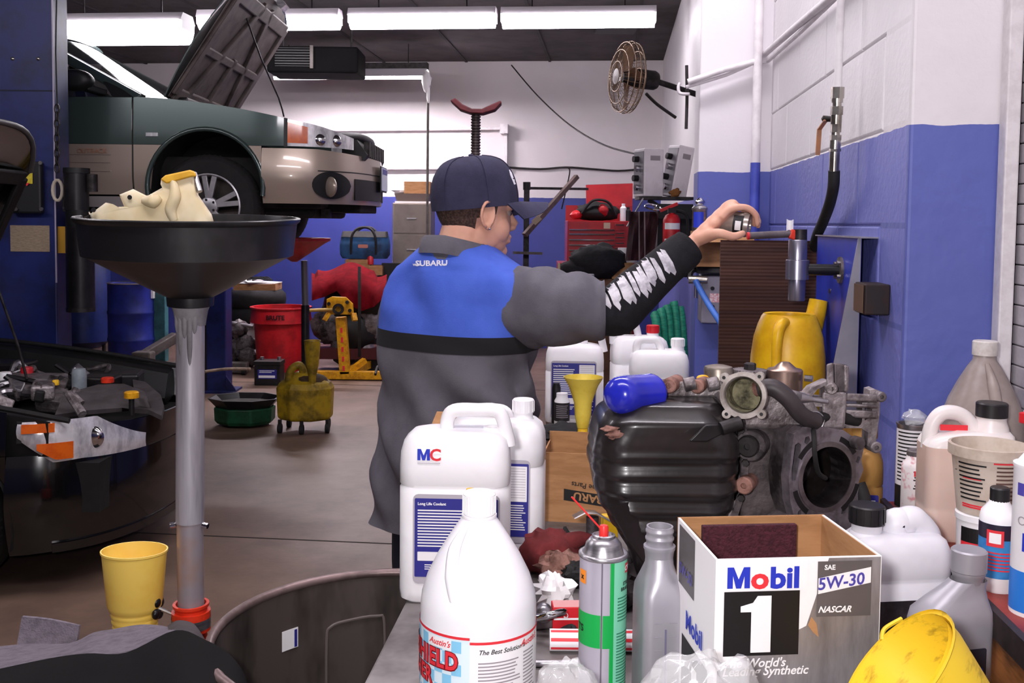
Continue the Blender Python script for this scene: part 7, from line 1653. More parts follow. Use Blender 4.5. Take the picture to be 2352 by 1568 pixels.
# blue oil drum
p = FL(303, 842)
t = thing('oil_drum', 'blue ribbed steel oil drum standing by the teal crane', 'drum', p)
kx = p.y/FPX; R = 51*kx; Hh = 0.90
G().lathe([(0, 0.01), (R*0.98, 0), (R, 0.02), (R, Hh*0.31), (R*1.03, Hh*0.325), (R*1.03, Hh*0.345), (R, Hh*0.36), (R, Hh*0.63), (R*1.03, Hh*0.645), (R*1.03, Hh*0.665), (R, Hh*0.68), (R, Hh - 0.01), (R*1.02, Hh), (R*0.97, Hh), (R*0.96, Hh - 0.012), (0, Hh - 0.012)], 40).build('shell', mat('drum_blue', '24308c', '1c266e', sc=6, rough=0.45), t, sm=30)
G().lathe([(R*0.97, Hh), (R*1.03, Hh - 0.004), (R*1.03, Hh + 0.006), (R*0.97, Hh + 0.006)], 40).build('rim', mat('drum_rim_pale', '9c9088', rough=0.5, metal=0.3), t)
G().box(R*0.92, R*1.08, -0.05, 0.0, Hh - 0.16, Hh + 0.002).build('paper_tag', M_white_lab, t, sm=0); crumple((R*0.5, 0, Hh + 0.05), (0.09, 0.07, 0.06), 0.3, 3, 14, 8, False).build('rag_on_lid', mat('grey_rag', 'a8a09c', rough=0.9), t)
# teal engine crane
p = FL(368, 840)
t = thing('engine_crane', 'teal steel engine crane with long grey floor legs', 'crane', p)
M_teal = mat('teal_paint', '3c6c72', '2e5458', sc=8, rough=0.5); M_gsteel = mat('dull_grey_steel', '6a6360', '544d4a', sc=10, rough=0.6, metal=0.3)
G().box(-0.075, 0.075, -0.06, 0.06, 0.05, 1.75).build('mast', M_teal, t, sm=0, bevel=0.006); G().beam((0, 0, 1.70), (0.5, 0.8, 1.95), 0.09, 0.1).build('boom', M_teal, t, sm=0)
wbuild(G().beam(FL(325, 858) + Vector((0, 0, 0.07)), FL(570, 858) + Vector((0, 0, 0.07)), 0.12, 0.1), 'floor_leg', M_gsteel, t, sm=0, bevel=0.01)
wbuild(G().beam(FL(322, 858) + Vector((0, 0, 0.16)), FL(405, 846) + Vector((0, 0, 0.34)), 0.10, 0.1), 'brace', M_gsteel, t, sm=0, bevel=0.01); wbuild(G().obox(FL(330, 858) + Vector((0, 0, 0.13)), (0.2, 0.16, 0.2)), 'foot_block', M_gsteel, t, sm=0, bevel=0.02)
for u in (335, 560): q = FL(u, 861); wbuild(G().cyl(q + Vector((-0.02, 0, 0.035)), q + Vector((0.02, 0, 0.035)), 0.035), 'castor', M_black_rub, t)
# far lift post
p = FL(500, 898); kx = p.y/FPX
t = thing('lift_post', 'dark blue far lift column behind the black funnel pole', 'vehicle lift', p)
G().box(-28*kx, 26*kx, -0.09, 0.12, 0.0, 3.2).build('column', M_blue_lift, t, sm=0, bevel=0.01); G().box(-34*kx, 46*kx, -0.14, 0.16, 0.0, 0.02).build('base_plate', M_blue_lift, t, sm=0)
G().loft([[(26*kx, y, 0.02), (50*kx, y, 0.02), (26*kx, y, 0.16)] for y in (-0.1, -0.085)]).build('gusset', M_blue_lift, t, sm=0); G().box(-30*kx, -18*kx, -0.10, -0.09, 0.02, 1.0).build('dark_channel', M_trim, t, sm=0)
# compressor tank in the shadow left of the drum
p = FL(190, 826)
t = thing('air_compressor', 'dark blue upright air tank in shadow behind the lift post', 'compressor', p)
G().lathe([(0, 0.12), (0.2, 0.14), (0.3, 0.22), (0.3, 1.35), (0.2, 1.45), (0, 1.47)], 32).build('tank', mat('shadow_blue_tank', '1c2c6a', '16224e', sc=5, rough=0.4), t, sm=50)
for a in range(3): G().cyl((0.24*math.cos(a*2.1), 0.24*math.sin(a*2.1), 0), (0.24*math.cos(a*2.1), 0.24*math.sin(a*2.1), 0.3), 0.02).build('leg', M_dark_steel, t)
G().obox((0.16, -0.28, 1.0), (0.06, 0.03, 0.18)).build('gauge_label', M_white_lab, t, sm=0); G().cyl((0.22, -0.26, 0.75), (0.22, -0.26, 0.95), 0.03).build('red_valve', M_red_pl, t)
# red bin
p = FL(646, 848); kx = p.y/FPX
t = thing('waste_bin', 'red round waste bin with flared rim beside the battery', 'bin', p)
zt = (848 - 702)*kx*1.0
G().lathe([(0, 0.01), (54*kx, 0), (61*kx, zt*0.74), (70*kx, zt*0.76), (66*kx, zt*0.97), (70*kx, zt*0.98), (70*kx, zt), (63*kx, zt), (60*kx, zt*0.8), (50*kx, 0.05), (0, 0.05)], 40).build('body', M_red_pl, t, sm=30)
text('BRUTE', 0.045, M_black_ink, t, None, bold=0.03, bend=(math.radians(2), zt*0.83, 71*kx))
# carton of papers on a tyre
p = FL(590, 826)
t = thing('spare_tyre', 'black spare tyre stack behind the red bin', 'tyre', p)
for i in range(4): G().lathe([(0.17, i*0.2 + 0.03), (0.2, i*0.2), (0.28, i*0.2), (0.32, i*0.2 + 0.04), (0.33, i*0.2 + 0.1), (0.32, i*0.2 + 0.16), (0.28, i*0.2 + 0.2), (0.2, i*0.2 + 0.2), (0.17, i*0.2 + 0.17)], 32).build('tyre', M_tyre, t, sm=40)
t = thing('paper_carton', 'open carton heaped with papers on the tyre stack', 'box', p + Vector((0, 0, 0.801)))
G().box(-0.22, 0.25, -0.16, 0.16, 0.0, 0.07).build('box', M_card, t, sm=0)
for i, (x, y, a) in enumerate(((0.02, -0.05, 0.1), (0.1, 0.0, -0.2), (-0.1, 0.02, 0.3), (0.0, -0.08, 0.5))): G().obox((x, y, 0.074 + i*0.008), (0.36 - i*0.05, 0.22, 0.006), (0.03*i, 0.02, a)).build('paper', M_white_lab, t, sm=0)
for i in range(4): G().tube([(-0.2 + i*0.06, -0.1, 0.11), (-0.05 + i*0.05, -0.06 + 0.03*i, 0.14), (0.14 + i*0.02, -0.1, 0.11)], 0.008, n=6).build('cable', M_black_rub, t)
# scrapped gearbox
p = FL(545, 840)
t = thing('gearbox', 'heap of a scrapped grey gearbox left of the red bin', 'gearbox', p)
for i, (x, z, s_, m_) in enumerate(((-0.02, 0.15, 0.16, M_castdark), (0.1, 0.26, 0.13, M_castal), (-0.12, 0.32, 0.10, M_castdark), (0.04, 0.42, 0.10, M_castal), (0.14, 0.12, 0.12, M_castal))): crumple((x, -0.02*i, z), (s_, s_*0.8, s_*0.9), 0.35, i*2.3, 14, 9, False).build('casting', m_, t, sm=40)
G().cyl((-0.15, -0.1, 0.5), (0.2, -0.1, 0.44), 0.02).build('shaft', M_steel, t); G().obox((0.2, -0.06, 0.4), (0.12, 0.02, 0.16), (0, 0.3, 0)).build('white_packet', M_white_lab, t, sm=0)
# batteries
def battery(u, v, w, h, label, lab):
    p = FL(u, v); t = thing('car_battery', label, 'battery', p, group='car batteries')
    G().box(-w/2, w/2, -0.09, 0.09, 0, h*0.82).build('case', M_black_pl, t, sm=0, bevel=0.008); G().box(-w/2 - 0.006, w/2 + 0.006, -0.096, 0.096, h*0.82, h).build('lid', M_black_pl, t, sm=0, bevel=0.006)
    for x in (-w*0.3, w*0.36): G().cyl((x, 0.02, h), (x, 0.02, h + 0.03), 0.018, n=10).build('terminal', M_steel, t)
    if lab: l = plate(-w*0.36, w*0.36, h*0.28, h*0.66, -0.0905, 0.004).build('label', M_navy, t, sm=0); plate(-w*0.33, w*0.3, h*0.32, h*0.42, -0.0915, 0.002).build('label_strip', M_white_lab, t, sm=0); lines(-w*0.3, w*0.3, h*0.62, h*0.5, 2, -0.0917).build('small_print', M_white_lab, t, sm=0)
battery(619, 882, 0.25, 0.235, 'black car battery with blue label in front of the red bin', True); battery(858, 850, 0.17, 0.19, 'plain black car battery beside the yellow engine stand', False)
# engine stand with covered engine
p = FL(795, 872); kx = p.y/FPX
t = thing('engine_stand', 'yellow engine stand with a round mounting head', 'engine stand', p)
Z = lambda v: (868 - v)*kx
G().beam((-92*kx, 0, 0.05), (85*kx, 0, 0.05), 0.09, 0.08).build('base_beam', M_yellow_metal, t, sm=0, bevel=0.005); G().beam((-2*kx, 0, 0.06), (-12*kx, 0, Z(722)), 0.10, 0.09).build('mast', M_yellow_metal, t, sm=0, bevel=0.005)
G().beam((8*kx, 0.02, 0.08), (30*kx, 0.55, 0.08), 0.09, 0.08).build('floor_leg', M_yellow_metal, t, sm=0); G().beam((6*kx, -0.02, Z(850)), (40*kx, 0.1, Z(825)), 0.06, 0.05).build('brace', M_yellow_metal, t, sm=0)
G().prism([(-42*kx, Z(705)), (-42*kx, Z(680)), (-30*kx, Z(674)), (2*kx, Z(675)), (18*kx, Z(690)), (20*kx, Z(715)), (-34*kx, Z(715))], -0.08, -0.05, 'y').build('head_plate', M_yellow_metal, t, sm=0, bevel=0.004)
for x, z in ((-46, 728), (24, 728)): G().beam((x*0.8*kx, -0.07, Z(712)), (x*kx, -0.10, Z(z)), 0.05, 0.03).build('mount_arm', M_yellow_metal, t, sm=0)
for x, z in ((-36, 690), (6, 686), (12, 705)): G().cyl((x*kx, -0.05, Z(z)), (x*kx, -0.11, Z(z)), 0.018, n=8).build('bolt', M_dark_steel, t)
G().cyl((-20*kx, -0.09, Z(703)), (-88*kx, -0.12, Z(706)), 0.017).build('handle', mat('brass_handle', 'b08e4a', rough=0.5, metal=0.3), t); G().lathe([(0.03, 0), (0.055, 0), (0.055, 0.03), (0.03, 0.03)], 20).xf(Matrix.Translation((-14*kx, -0.09, Z(702))) @ Matrix.Rotation(PI/2, 4, 'X')).build('bearing', M_dark_steel, t)
for i in range(5): G().obox((-(4 + i*1.3)*kx, -0.047, Z(840 - i*22)), (0.022, 0.002, 0.05)).build('red_mark', M_red_ink, t, sm=0)
G().cyl((84*kx, -0.03, 0.03), (84*kx, 0.03, 0.03), 0.03).build('castor', M_black_rub, t)
t = thing('covered_engine', 'dark engine mounted behind the yellow stand', 'engine', FL(800, 845) + Vector((0, 0, 0.25)))
for i, (u, v, s_) in enumerate(((760, 745, 0.2), (815, 760, 0.24), (850, 740, 0.17), (790, 800, 0.16), (835, 805, 0.13), (795, 690, 0.22), (845, 690, 0.2))): wbuild(crumple(P(u, v, 10.55), (s_, s_*0.7, s_), 0.3, i*1.7, 14, 9, False), 'casting', (M_castdark, M_trim, M_castal, M_castdark, M_castal, M_trim, M_trim)[i], t, sm=40)
wbuild(G().box(P(725, 0, 10.5).x, P(880, 0, 10.5).x, 10.4, 10.8, 0.14, 0.25), 'cradle', mat('dark_red_cradle', '4a1418', rough=0.6), t, sm=0)
# red cloth draped over it
rows = []
ed = [(712, 690), (738, 682), (770, 668), (800, 700), (830, 714), (858, 704), (890, 676)]
for i in range(10):
    t_ = i/9; row = []
    for k in range(25):
        s_ = k/24; u = 716 + 172*s_; kq = s_*6; j_ = min(int(kq), 5); vb = ed[j_][1] + (ed[j_ + 1][1] - ed[j_][1])*(kq - j_)
        vt = 612 + 10*math.sin(s_*9) + (14 if s_ > 0.85 else 0) + (14 if s_ < 0.08 else 0)
        row.append(P(u, vt + (vb - vt)*t_, 10.28 - 0.09*math.sin(s_*14 + t_)*t_ + 0.5*(1 - t_)**3))
    rows.append(row)
wb = G().sheet(rows, 0.006).build('red_cover', mat('red_cover_cloth', '72101a', '5c0b13', sc=9, rough=0.95, spec=0.08), sm=60); tag(wb, 'red cloth draped over the engine on the yellow stand', 'cloth')
o = G().sheet([[P(u, v, 10.12 + d) for u in (822, 829)] for v, d in ((612, 0.1), (640, 0.02), (690, 0.0), (760, 0.0), (820, 0.05))], 0.004).build('strap', M_black_rub); tag(o, 'black strap hanging down over the red cloth', 'strap')
# cabinet, cartons, bag
p = FL(845, 822)
tag(G().box(-0.30, 0.17, -0.2, 0.25, 0, 0.98).xf(Matrix.Translation((p.x, 11.35, 0))).build('low_cabinet', mat('dark_cabinet', '2a2830', rough=0.6), sm=0, bevel=0.01), 'low dark cabinet carrying cartons below the blue bag', 'cabinet')
for u0, u1, v0, v1, l, Y in ((793, 850, 596, 628, 'left small carton under the blue bag', 11.2), (846, 878, 610, 634, 'right small carton under the blue bag', 11.16)):
    a, b = P(u0, v1, Y), P(u1, v0, Y); zb = 0.981
    tag(G().box(a.x, b.x, Y, Y + 0.25, zb, b.z).build('carton', M_card, sm=0, bevel=0.004), l, 'box', 'cartons on the dark cabinet')
tag(G().lathe([(0, 0), (0.035, 0), (0.035, 0.08), (0.02, 0.1), (0.02, 0.12), (0, 0.12)], 16, P(851, 607, 11.22)).build('red_jar', M_red_pl), 'small red capped jar beside the blue bag', 'jar')
bb = P(838, 590, 11.3)
t = thing('tool_bag', 'dark blue canvas tool bag with black handles by the wall', 'bag', (bb.x, 11.33, P(838, 594, 11.2).z))
kb = 11.33/FPX
M_bag = mat('bag_blue', '24507c', '182c48', sc=5, rough=0.8)
G().loft([[(x, y, z) for x, y in rr(w*kb, d, 0.06, 5)] for w, d, z in ((100, 0.24, 0), (110, 0.27, 0.04), (112, 0.27, 0.15), (108, 0.2, 0.24), (100, 0.08, 0.30))]).build('body', M_bag, t, sm=50)
G().loft([[(x, y - 0.01, z) for x, y in rr(w*kb, d, 0.03, 4)] for w, d, z in ((106, 0.20, 0.24), (102, 0.1, 0.305))]).build('top_flap', M_black_rub, t, sm=50)
for dy in (-0.13, 0.1): G().tube([(-0.14, dy, 0.05), (-0.13, dy - 0.01, 0.25), (-0.06, dy + 0.02, 0.34), (0.06, dy + 0.02, 0.34), (0.13, dy - 0.01, 0.25), (0.14, dy, 0.05)], 0.014, n=8).build('handle', M_black_rub, t)
plate(-0.06, 0.05, 0.12, 0.16, -0.139, 0.01).build('badge', mat('bag_badge', 'c07a6a', rough=0.5), t, sm=0)
# filing cabinet
p = P(945, 640, 11.6); kx = 11.6/FPX; zt = P(945, 466, 11.6).z
t = thing('filing_cabinet', 'beige steel filing cabinet beside the worker', 'filing cabinet', (p.x, 11.6, 0))
M_fc = mat('cabinet_beige', '8d8078', '80746c', sc=4, rough=0.5)
G().box(-44*kx, 44*kx, 0, 0.6, 0, zt).build('body', M_fc, t, sm=0, bevel=0.006)
nd = 5
for i in range(nd):
    d = G().box(-41*kx, 41*kx, -0.012, -0.001, zt - (i + 1)*zt/nd + 0.01, zt - i*zt/nd - 0.01).build('drawer', M_fc, t, sm=0, bevel=0.004)
    G().box(-11*kx, 11*kx, -0.03, -0.013, zt - (i + 0.5)*zt/nd - 0.01, zt - (i + 0.5)*zt/nd + 0.008).build('handle', M_steel, d, sm=0, bevel=0.004); G().box(-12*kx, 12*kx, -0.016, -0.0125, zt - (i + 0.3)*zt/nd - 0.015, zt - (i + 0.3)*zt/nd + 0.015).build('label_holder', M_fc, d, sm=0)
G().box(-0.3, 0.1, -0.35, -0.33, zt*0.35, zt*0.62).build('side_plate', M_trim, t, sm=0)
t = thing('tray', 'brown tray with a carton and papers on the filing cabinet', 'tray', (p.x, 11.8, zt + 0.001))
G().box(-40*kx, 46*kx, -0.15, 0.2, 0.0, 0.02).build('paper_stack', M_white_lab, t, sm=0); G().loft([[(x, y, z) for x, y in rr(w*kx, 0.3, 0.02)] for w, z in ((72, 0.02), (84, 0.11))]).build('basin', mat('taupe_tray', '6e5e58', rough=0.7), t); G().box(-20*kx, 40*kx, -0.1, 0.15, 0.111, 0.25).build('carton', M_card, t, sm=0); crumple((-30*kx, 0, 0.15), (0.1, 0.1, 0.05), 0.4, 2, 12, 8, False).build('crumpled_paper', M_white_lab, t)
# green drain pan
p = FL(545, 990); kx = p.y/FPX
t = thing('drain_pan', 'green octagonal drain pan with a black tray on top', 'drain pan', p + Vector((0, 0.22, 0)))
def octo(r, z, sy=0.8): return [(r*math.cos(2*PI*(i + 0.5)/8), sy*r*math.sin(2*PI*(i + 0.5)/8), z) for i in range(8)]
G().loft([octo(0.21, 0.02), octo(0.235, 0.05), octo(0.24, 0.15)]).build('pan', mat('pan_green', '1c5a3a', '123c28', sc=9, rough=0.5), t, sm=0, bevel=0.01)
G().loft([octo(0.22, 0.151), octo(0.28, 0.215), octo(0.285, 0.222), octo(0.265, 0.222), octo(0.20, 0.17)], True, True).build('tray', M_black_pl, t, sm=0)
G().loft([octo(0.205, 0.1715), octo(0.215, 0.182)], True, True).build('oil_film', mat('pooled_oil', 'b8b4b0', rough=0.05, metal=0.6), t, sm=0)
tag(G().tube([FL(470, 915) + Vector((0, 0, 0.24)), FL(520, 908) + Vector((0, 0, 0.24)), FL(575, 902) + Vector((0, 0, 0.22))], 0.014, n=8).build('pole', mat('old_wood_pole', '8c7a68', '6a5a4c', sc=10, rough=0.8), sm=60), 'old wooden stick lying across the back of the drain pan', 'stick')
# yellow waste oil caddy with its own red funnel
p = FL(692, 998); kx = p.y/FPX
t = thing('oil_caddy', 'dirty yellow wheeled oil caddy with red funnel on a tall pole', 'oil drainer', p + Vector((0, 0.15, 0)))
M_cad = mat('dirty_caddy_yellow', 'b09018', '6e5a14', sc=7, rough=0.55)
def oc2(r, z): return [(r*math.cos(2*PI*(i + 0.5)/8), 0.75*r*math.sin(2*PI*(i + 0.5)/8), z) for i in range(8)]
G().loft([oc2(0.19, 0.09), oc2(0.215, 0.11), oc2(0.225, 0.33), oc2(0.20, 0.37), oc2(0.10, 0.43), oc2(0.07, 0.45)]).build('body', M_cad, t, sm=0, bevel=0.012)
G().ell((0.02, 0, 0.38), (0.15, 0.12, 0.06), 18, 10).build('grime', mat('brown_grime', '4a3826', '32261a', sc=14, rough=0.9), t)
G().tube([(-0.12, -0.05, 0.33), (-0.10, -0.05, 0.46), (-0.03, -0.04, 0.50), (0.0, -0.02, 0.40)], 0.03, n=10).build('handle', MC['dirty_caddy_yellow'], t, sm=60)
for i, (x, y) in enumerate(((-0.17, -0.1), (0.18, -0.08), (0.0, -0.14), (-0.15, 0.12), (0.15, 0.12))): G().cyl((x - 0.014, y, 0.036), (x + 0.014, y, 0.036), 0.036).build('castor', M_black_rub, t); G().box(x - 0.012, x + 0.012, y - 0.012, y + 0.012, 0.06, 0.10).build('castor_stem', M_dark_steel, t, sm=0)
cY = p.y + 0.15; xo = P(692, 0, cY).x - p.x
z0, z1, z2 = P(692, 845, cY).z, P(690, 700, cY).z, P(684, 598, cY).z
G().cyl((0.0, 0, 0.43), (0.0, 0, z0), 0.035).build('socket', M_cad, t); G().cyl((0, 0, z0), (0, 0, z1), 0.031).build('lower_pole', M_black_pl, t); G().cyl((0, 0, z1), (-0.008, 0, z2), 0.024).build('upper_pole', mat('grey_pole', '6a6668', rough=0.4, metal=0.4), t)
kf = cY/FPX
G().lathe([(0.02, z2 - 0.01), (0.05, z2 + 0.01), (70*kf, z2 + 40*kf), (82*kf, z2 + 46*kf), (82*kf, z2 + 52*kf), (78*kf, z2 + 52*kf), (66*kf, z2 + 42*kf), (0.03, z2 + 0.02)], 36, (-25*kf, 0, 0)).build('red_funnel', M_red_pl, t, sm=40)
q = P(716, 790, cY - 0.12) - WM[t.name].translation
zf0 = P(716, 865, cY - 0.12).z; zf1 = P(716, 782, cY - 0.12).z
G().lathe([(8*kf, zf0 - 0.06), (9*kf, zf0), (15*kf, zf0 + 28*kf), (19*kf, zf1), (20*kf, zf1), (18*kf, zf1), (8*kf, zf0)], 20, (q.x, q.y + 0.02, 0)).build('yellow_spout', M_cad, t, sm=40)
# screw stand behind the worker
p = P(1092, 400, 4.2); ks = 4.2/FPX
t = thing('screw_stand', 'tall under hoist stand with threaded screw and curved saddle', 'jack stand', (p.x, 4.2, 0))
zs = P(1092, 258, 4.2).z; zb = P(1092, 380, 4.2).z
pr = []
nt_ = 40
for i in range(nt_): z = zb - 0.25 + (zs - zb + 0.25)*i/nt_; dz = (zs - zb + 0.25)/nt_; pr += [(9.2*ks, z), (11.5*ks, z + dz*0.35), (11.5*ks, z + dz*0.55), (9.2*ks, z + dz*0.9)]
G().lathe(pr, 20).build('screw', mat('oily_screw', '6e6464', '4c4444', sc=20, rough=0.35, metal=0.8), t, sm=25)
G().cyl((0, 0, 0.3), (0, 0, zb - 0.2), 0.035).build('tube', M_red_paint, t)
for a in range(3): G().beam((0, 0, 0.5), (0.3*math.cos(a*2.094 + 0.4), 0.3*math.sin(a*2.094 + 0.4), 0.02), 0.04, 0.04).build('foot', M_red_paint, t, sm=0)
sd_ = [(-58, 234), (-46, 228), (-30, 242), (-8, 252), (14, 252), (40, 240), (56, 233), (59, 238), (44, 254), (16, 263), (-12, 262), (-36, 254)]
G().prism([((u)*ks, P(1092, v, 4.2).z) for u, v in sd_], -0.045, 0.045, 'y').build('saddle', mat('worn_red_saddle', '5e2228', '3c1a1e', sc=14, rough=0.5, metal=0.3), t, sm=0, bevel=0.004)
# ---------------------------------------------------------------- right rear corner
# tool chest
YC = 8.5; kx = YC/FPX
p = P(1385, 600, YC)
t = thing('tool_chest', 'red tool chest with chrome edged drawers in the far corner', 'tool chest', (p.x, YC, 0))
def cx(u): return P(u, 560, YC).x - p.x
def cz(v): return P(1385, v, YC).z
M_chest = mat('chest_red', 'a81822', '941420', sc=4, rough=0.35, coat=0.3)
G().box(cx(1303), cx(1464), 0.0, 0.42, cz(602), cz(507)).build('top_chest', M_chest, t, sm=0, bevel=0.006)
G().box(cx(1284), cx(1470), -0.03, 0.46, 0.12, cz(604)).build('roll_cabinet', M_chest, t, sm=0, bevel=0.006)
for v0, v1 in ((512, 529), (531, 539), (541, 552), (554, 564), (566, 576), (578, 598)):
    d = G().box(cx(1307), cx(1410), -0.014, -0.001, cz(v1), cz(v0)).build('drawer', M_chest, t, sm=0); G().box(cx(1307), cx(1410), -0.022, -0.0145, cz(v1) , cz(v1 - 2.4)).build('drawer_pull', M_chrome, d, sm=0)
    d = G().box(cx(1412), cx(1433), -0.014, -0.001, cz(v1), cz(v0)).build('drawer', M_chest, t, sm=0); G().box(cx(1413), cx(1432), -0.022, -0.0145, cz(v0 + 5), cz(v0 + 2.6)).build('drawer_pull', M_chrome, d, sm=0)
for i in range(4):
    d = G().box(cx(1288), cx(1466), -0.044, -0.031, 0.16 + i*0.25, 0.39 + i*0.25).build('drawer', M_chest, t, sm=0); G().box(cx(1288), cx(1466), -0.052, -0.0445, 0.375 + i*0.25, 0.388 + i*0.25).build('drawer_pull', M_chrome, d, sm=0)
for x in (1296, 1455): G().cyl((cx(x), 0.1, 0.06), (cx(x) + 0.04, 0.1, 0.06), 0.06).build('castor', M_black_rub, t)
G().obox((cx(1393), -0.02, cz(518)), (0.055, 0.003, 0.05)).build('sticker', mat('sticker_tan', 'c0a890', rough=0.6), t, sm=0)
a = [Vector((cx(u), d, cz(v))) for u, v, d in ((1353, 470, 0.40), (1464, 472, 0.40), (1466, 416, 0.46), (1353, 421, 0.46))]
G().loft([a, [q + Vector((0, 0.02, 0.005)) for q in a]]).build('open_lid', M_chest, t, sm=0); G().box(cx(1304), cx(1464), 0.40, 0.42, cz(507), cz(470)).build('lid_hinge_panel', M_chest, t, sm=0)
ztop = cz(507)
tt = thing('kit_bag', 'black and red tool bag lying on the red chest', 'bag', (p.x - 0.06, YC + 0.18, ztop))
crumple((0.02, 0, 0.075), (0.19, 0.13, 0.08), 0.25, 2.2, 18, 10).build('body', M_black_rub, tt, sm=60); crumple((0.06, -0.10, 0.09), (0.05, 0.04, 0.05), 0.2, 5, 12, 8, False).build('red_pouch', M_red_pl, tt); crumple((-0.16, -0.03, 0.05), (0.06, 0.06, 0.04), 0.2, 7, 12, 8).build('red_flap', M_red_pl, tt)
G().tube([(-0.12, -0.1, 0.06), (-0.03, -0.12, 0.17), (0.1, -0.12, 0.16), (0.17, -0.1, 0.05)], 0.012, n=6).build('strap', M_black_rub, tt)
for i, (u, h_, m_, l) in enumerate(((1435, 0.15, M_white_pl, 'white capped aerosol on the red chest'), (1446, 0.12, M_black_pl, 'black bottle on the red chest beside the aerosol'))):
    o = G().lathe([(0, 0), (0.028, 0), (0.028, h_*0.75), (0.015, h_*0.85), (0.015, h_), (0, h_)], 16).build('chest_bottle', m_); o.location = (P(u, 500, YC).x, YC + 0.12, ztop); tag(o, l, 'bottle', 'bottles on the tool chest')
# crane boom with post behind the worker
t = thing('engine_hoist', 'rusty engine hoist boom slanting up behind the cap brim', 'hoist', P(1210, 640, 8.0) * 1.0)
wbuild(G().beam(P(1210, 420, 8.0), Vector((P(1210, 420, 8.0).x, 8.0, 0.05)), 0.045), 'post', M_dark_steel, t, sm=0); wbuild(G().cyl(P(1210, 436, 8.0), P(1210, 418, 8.0), 0.03), 'post_cap', M_trim, t)
M_rb = mat('rusty_boom', '6a5654', '54423f', sc=9, rough=0.7, metal=0.3)
wbuild(G().beam(P(1205, 540, 7.9), P(1325, 405, 8.2), 0.04, 0.035), 'boom', M_rb, t, sm=0); wbuild(G().beam(P(1225, 512, 7.85), P(1240, 498, 7.85), 0.05, 0.045), 'boom_label', mat('tan_label', 'a89684', rough=0.7), t, sm=0)
wbuild(G().beam(P(1215, 432, 8.0), P(1350, 434, 8.3), 0.02), 'cross_bar', M_dark_steel, t, sm=0); wbuild(G().beam(P(1178, 580, 7.9), P(1246, 582, 7.9), 0.02), 'lower_bar', M_gsteel, t, sm=0); wbuild(G().tube([P(1305, 385, 8.2), P(1308, 400, 8.2), P(1290, 480, 8.2)], 0.006, n=6), 'cable', M_dark_steel, t)
# cart with bottles and jacket between chest and bench
YB = 4.6; c0 = P(1265, 660, YB); c1 = P(1440, 660, YB); zc = P(1340, 690, YB).z
t = thing('parts_cart', 'dark parts cart behind the outstretched sleeve', 'cart', ((c0.x + c1.x)/2, YB, 0))
G().box(c0.x, c1.x, YB - 0.2, YB + 0.2, zc - 0.03, zc).build('top', M_dark_steel, t, world=True, sm=0); G().box(c0.x, c1.x, YB - 0.2, YB + 0.2, 0.15, 0.18).build('shelf', M_dark_steel, t, world=True, sm=0)
for x in (c0.x + 0.02, c1.x - 0.02):
    for y in (YB - 0.18, YB + 0.18): G().box(x - 0.015, x + 0.015, y - 0.015, y + 0.015, 0.0, zc - 0.03).build('leg', M_dark_steel, t, world=True, sm=0)
for i, (u, vt, dy) in enumerate(((1287, 630, 0.0), (1304, 627, 0.05), (1347, 632, 0.06), (1354, 629, -0.03))):
    q = P(u, vt, YB + dy); l = ('leftmost grey bottle on the parts cart', 'second grey bottle from the left on the parts cart', 'rear grey bottle at the right of the parts cart', 'rightmost grey bottle on the parts cart')[i]
    quart('oil_bottle', l, (q.x, q.y, zc), 0.2*i, True, 'grey bottles on the parts cart', mat('grey_bottle', '8a888e', '7a787e', sc=5, rough=0.5), 0.06, 0.06, (q.z - zc)/1.03)
tag(G().cyl(Vector((P(1284, 640, YB - 0.1).x, YB - 0.1, zc + 0.001)), P(1284, 604, YB - 0.1), 0.006, n=8).build('dowel', mat('dowel_tan', '8c7a60', rough=0.7)), 'thin tan rod standing at the end of the parts cart', 'rod')
# black jacket over a crate
t = thing('jacket', 'black jacket heaped over a crate in front of the tool chest', 'jacket', P(1370, 640, 6.8))
q = P(1372, 612, 6.8); q.z = P(1400, 640, 6.75).z + 0.112; wbuild(crumple(q, (0.19, 0.17, 0.12), 0.16, 1.4, 26, 14, False), 'heap', M_knit, t, sm=60); wbuild(crumple(q + Vector((-0.14, 0, -0.05)), (0.12, 0.13, 0.06), 0.16, 4.4, 20, 12, False), 'sleeve', M_knit, t, sm=60)
a, b = P(1405, 640, 6.75), P(1455, 604, 6.75); cb_ = tag(G().box(a.x - 0.42, b.x, 6.75, 7.1, 0.0, P(1400, 640, 6.75).z).build('crate', mat('brown_crate', '6a4a38', '543828', sc=6, rough=0.8), sm=0, bevel=0.005), 'brown crate under the black jacket', 'crate')
G().box(a.x, b.x, 6.74, 7.1, P(1400, 640, 6.75).z, b.z).build('crate_lid', M_card, cb_, world=True, sm=0)
for nm, m_, u, v, r_, h_, l, c in (('paper_roll', M_white_pl, 1430, 604, 0.035, 0.10, 'white paper roll on the crate', 'roll'), ('white_box', M_white_lab, 1450, 604, 0.04, 0.08, 'white round tub with red print on the crate', 'tub'), ('glass_bottle', mat('pale_bottle', 'b4a890', '9a8c74', sc=9, rough=0.3), 1483, 612, 0.028, 0.14, 'pale long necked bottle right of the white tub', 'bottle')):
    q = P(u, v, 6.9); q.z = P(1400, 604, 6.75).z + 0.001
    o = G().lathe([(0, 0), (r_, 0), (r_, h_*0.6), (r_*0.5, h_*0.75), (r_*0.42, h_), (0, h_)] if 'bottle' in nm else [(0, 0), (r_, 0), (r_, h_), (0, h_)], 16).build(nm, m_, sm=40); o.location = q if u < 1470 else (q.x - 0.02, q.y, q.z); tag(o, l, c)
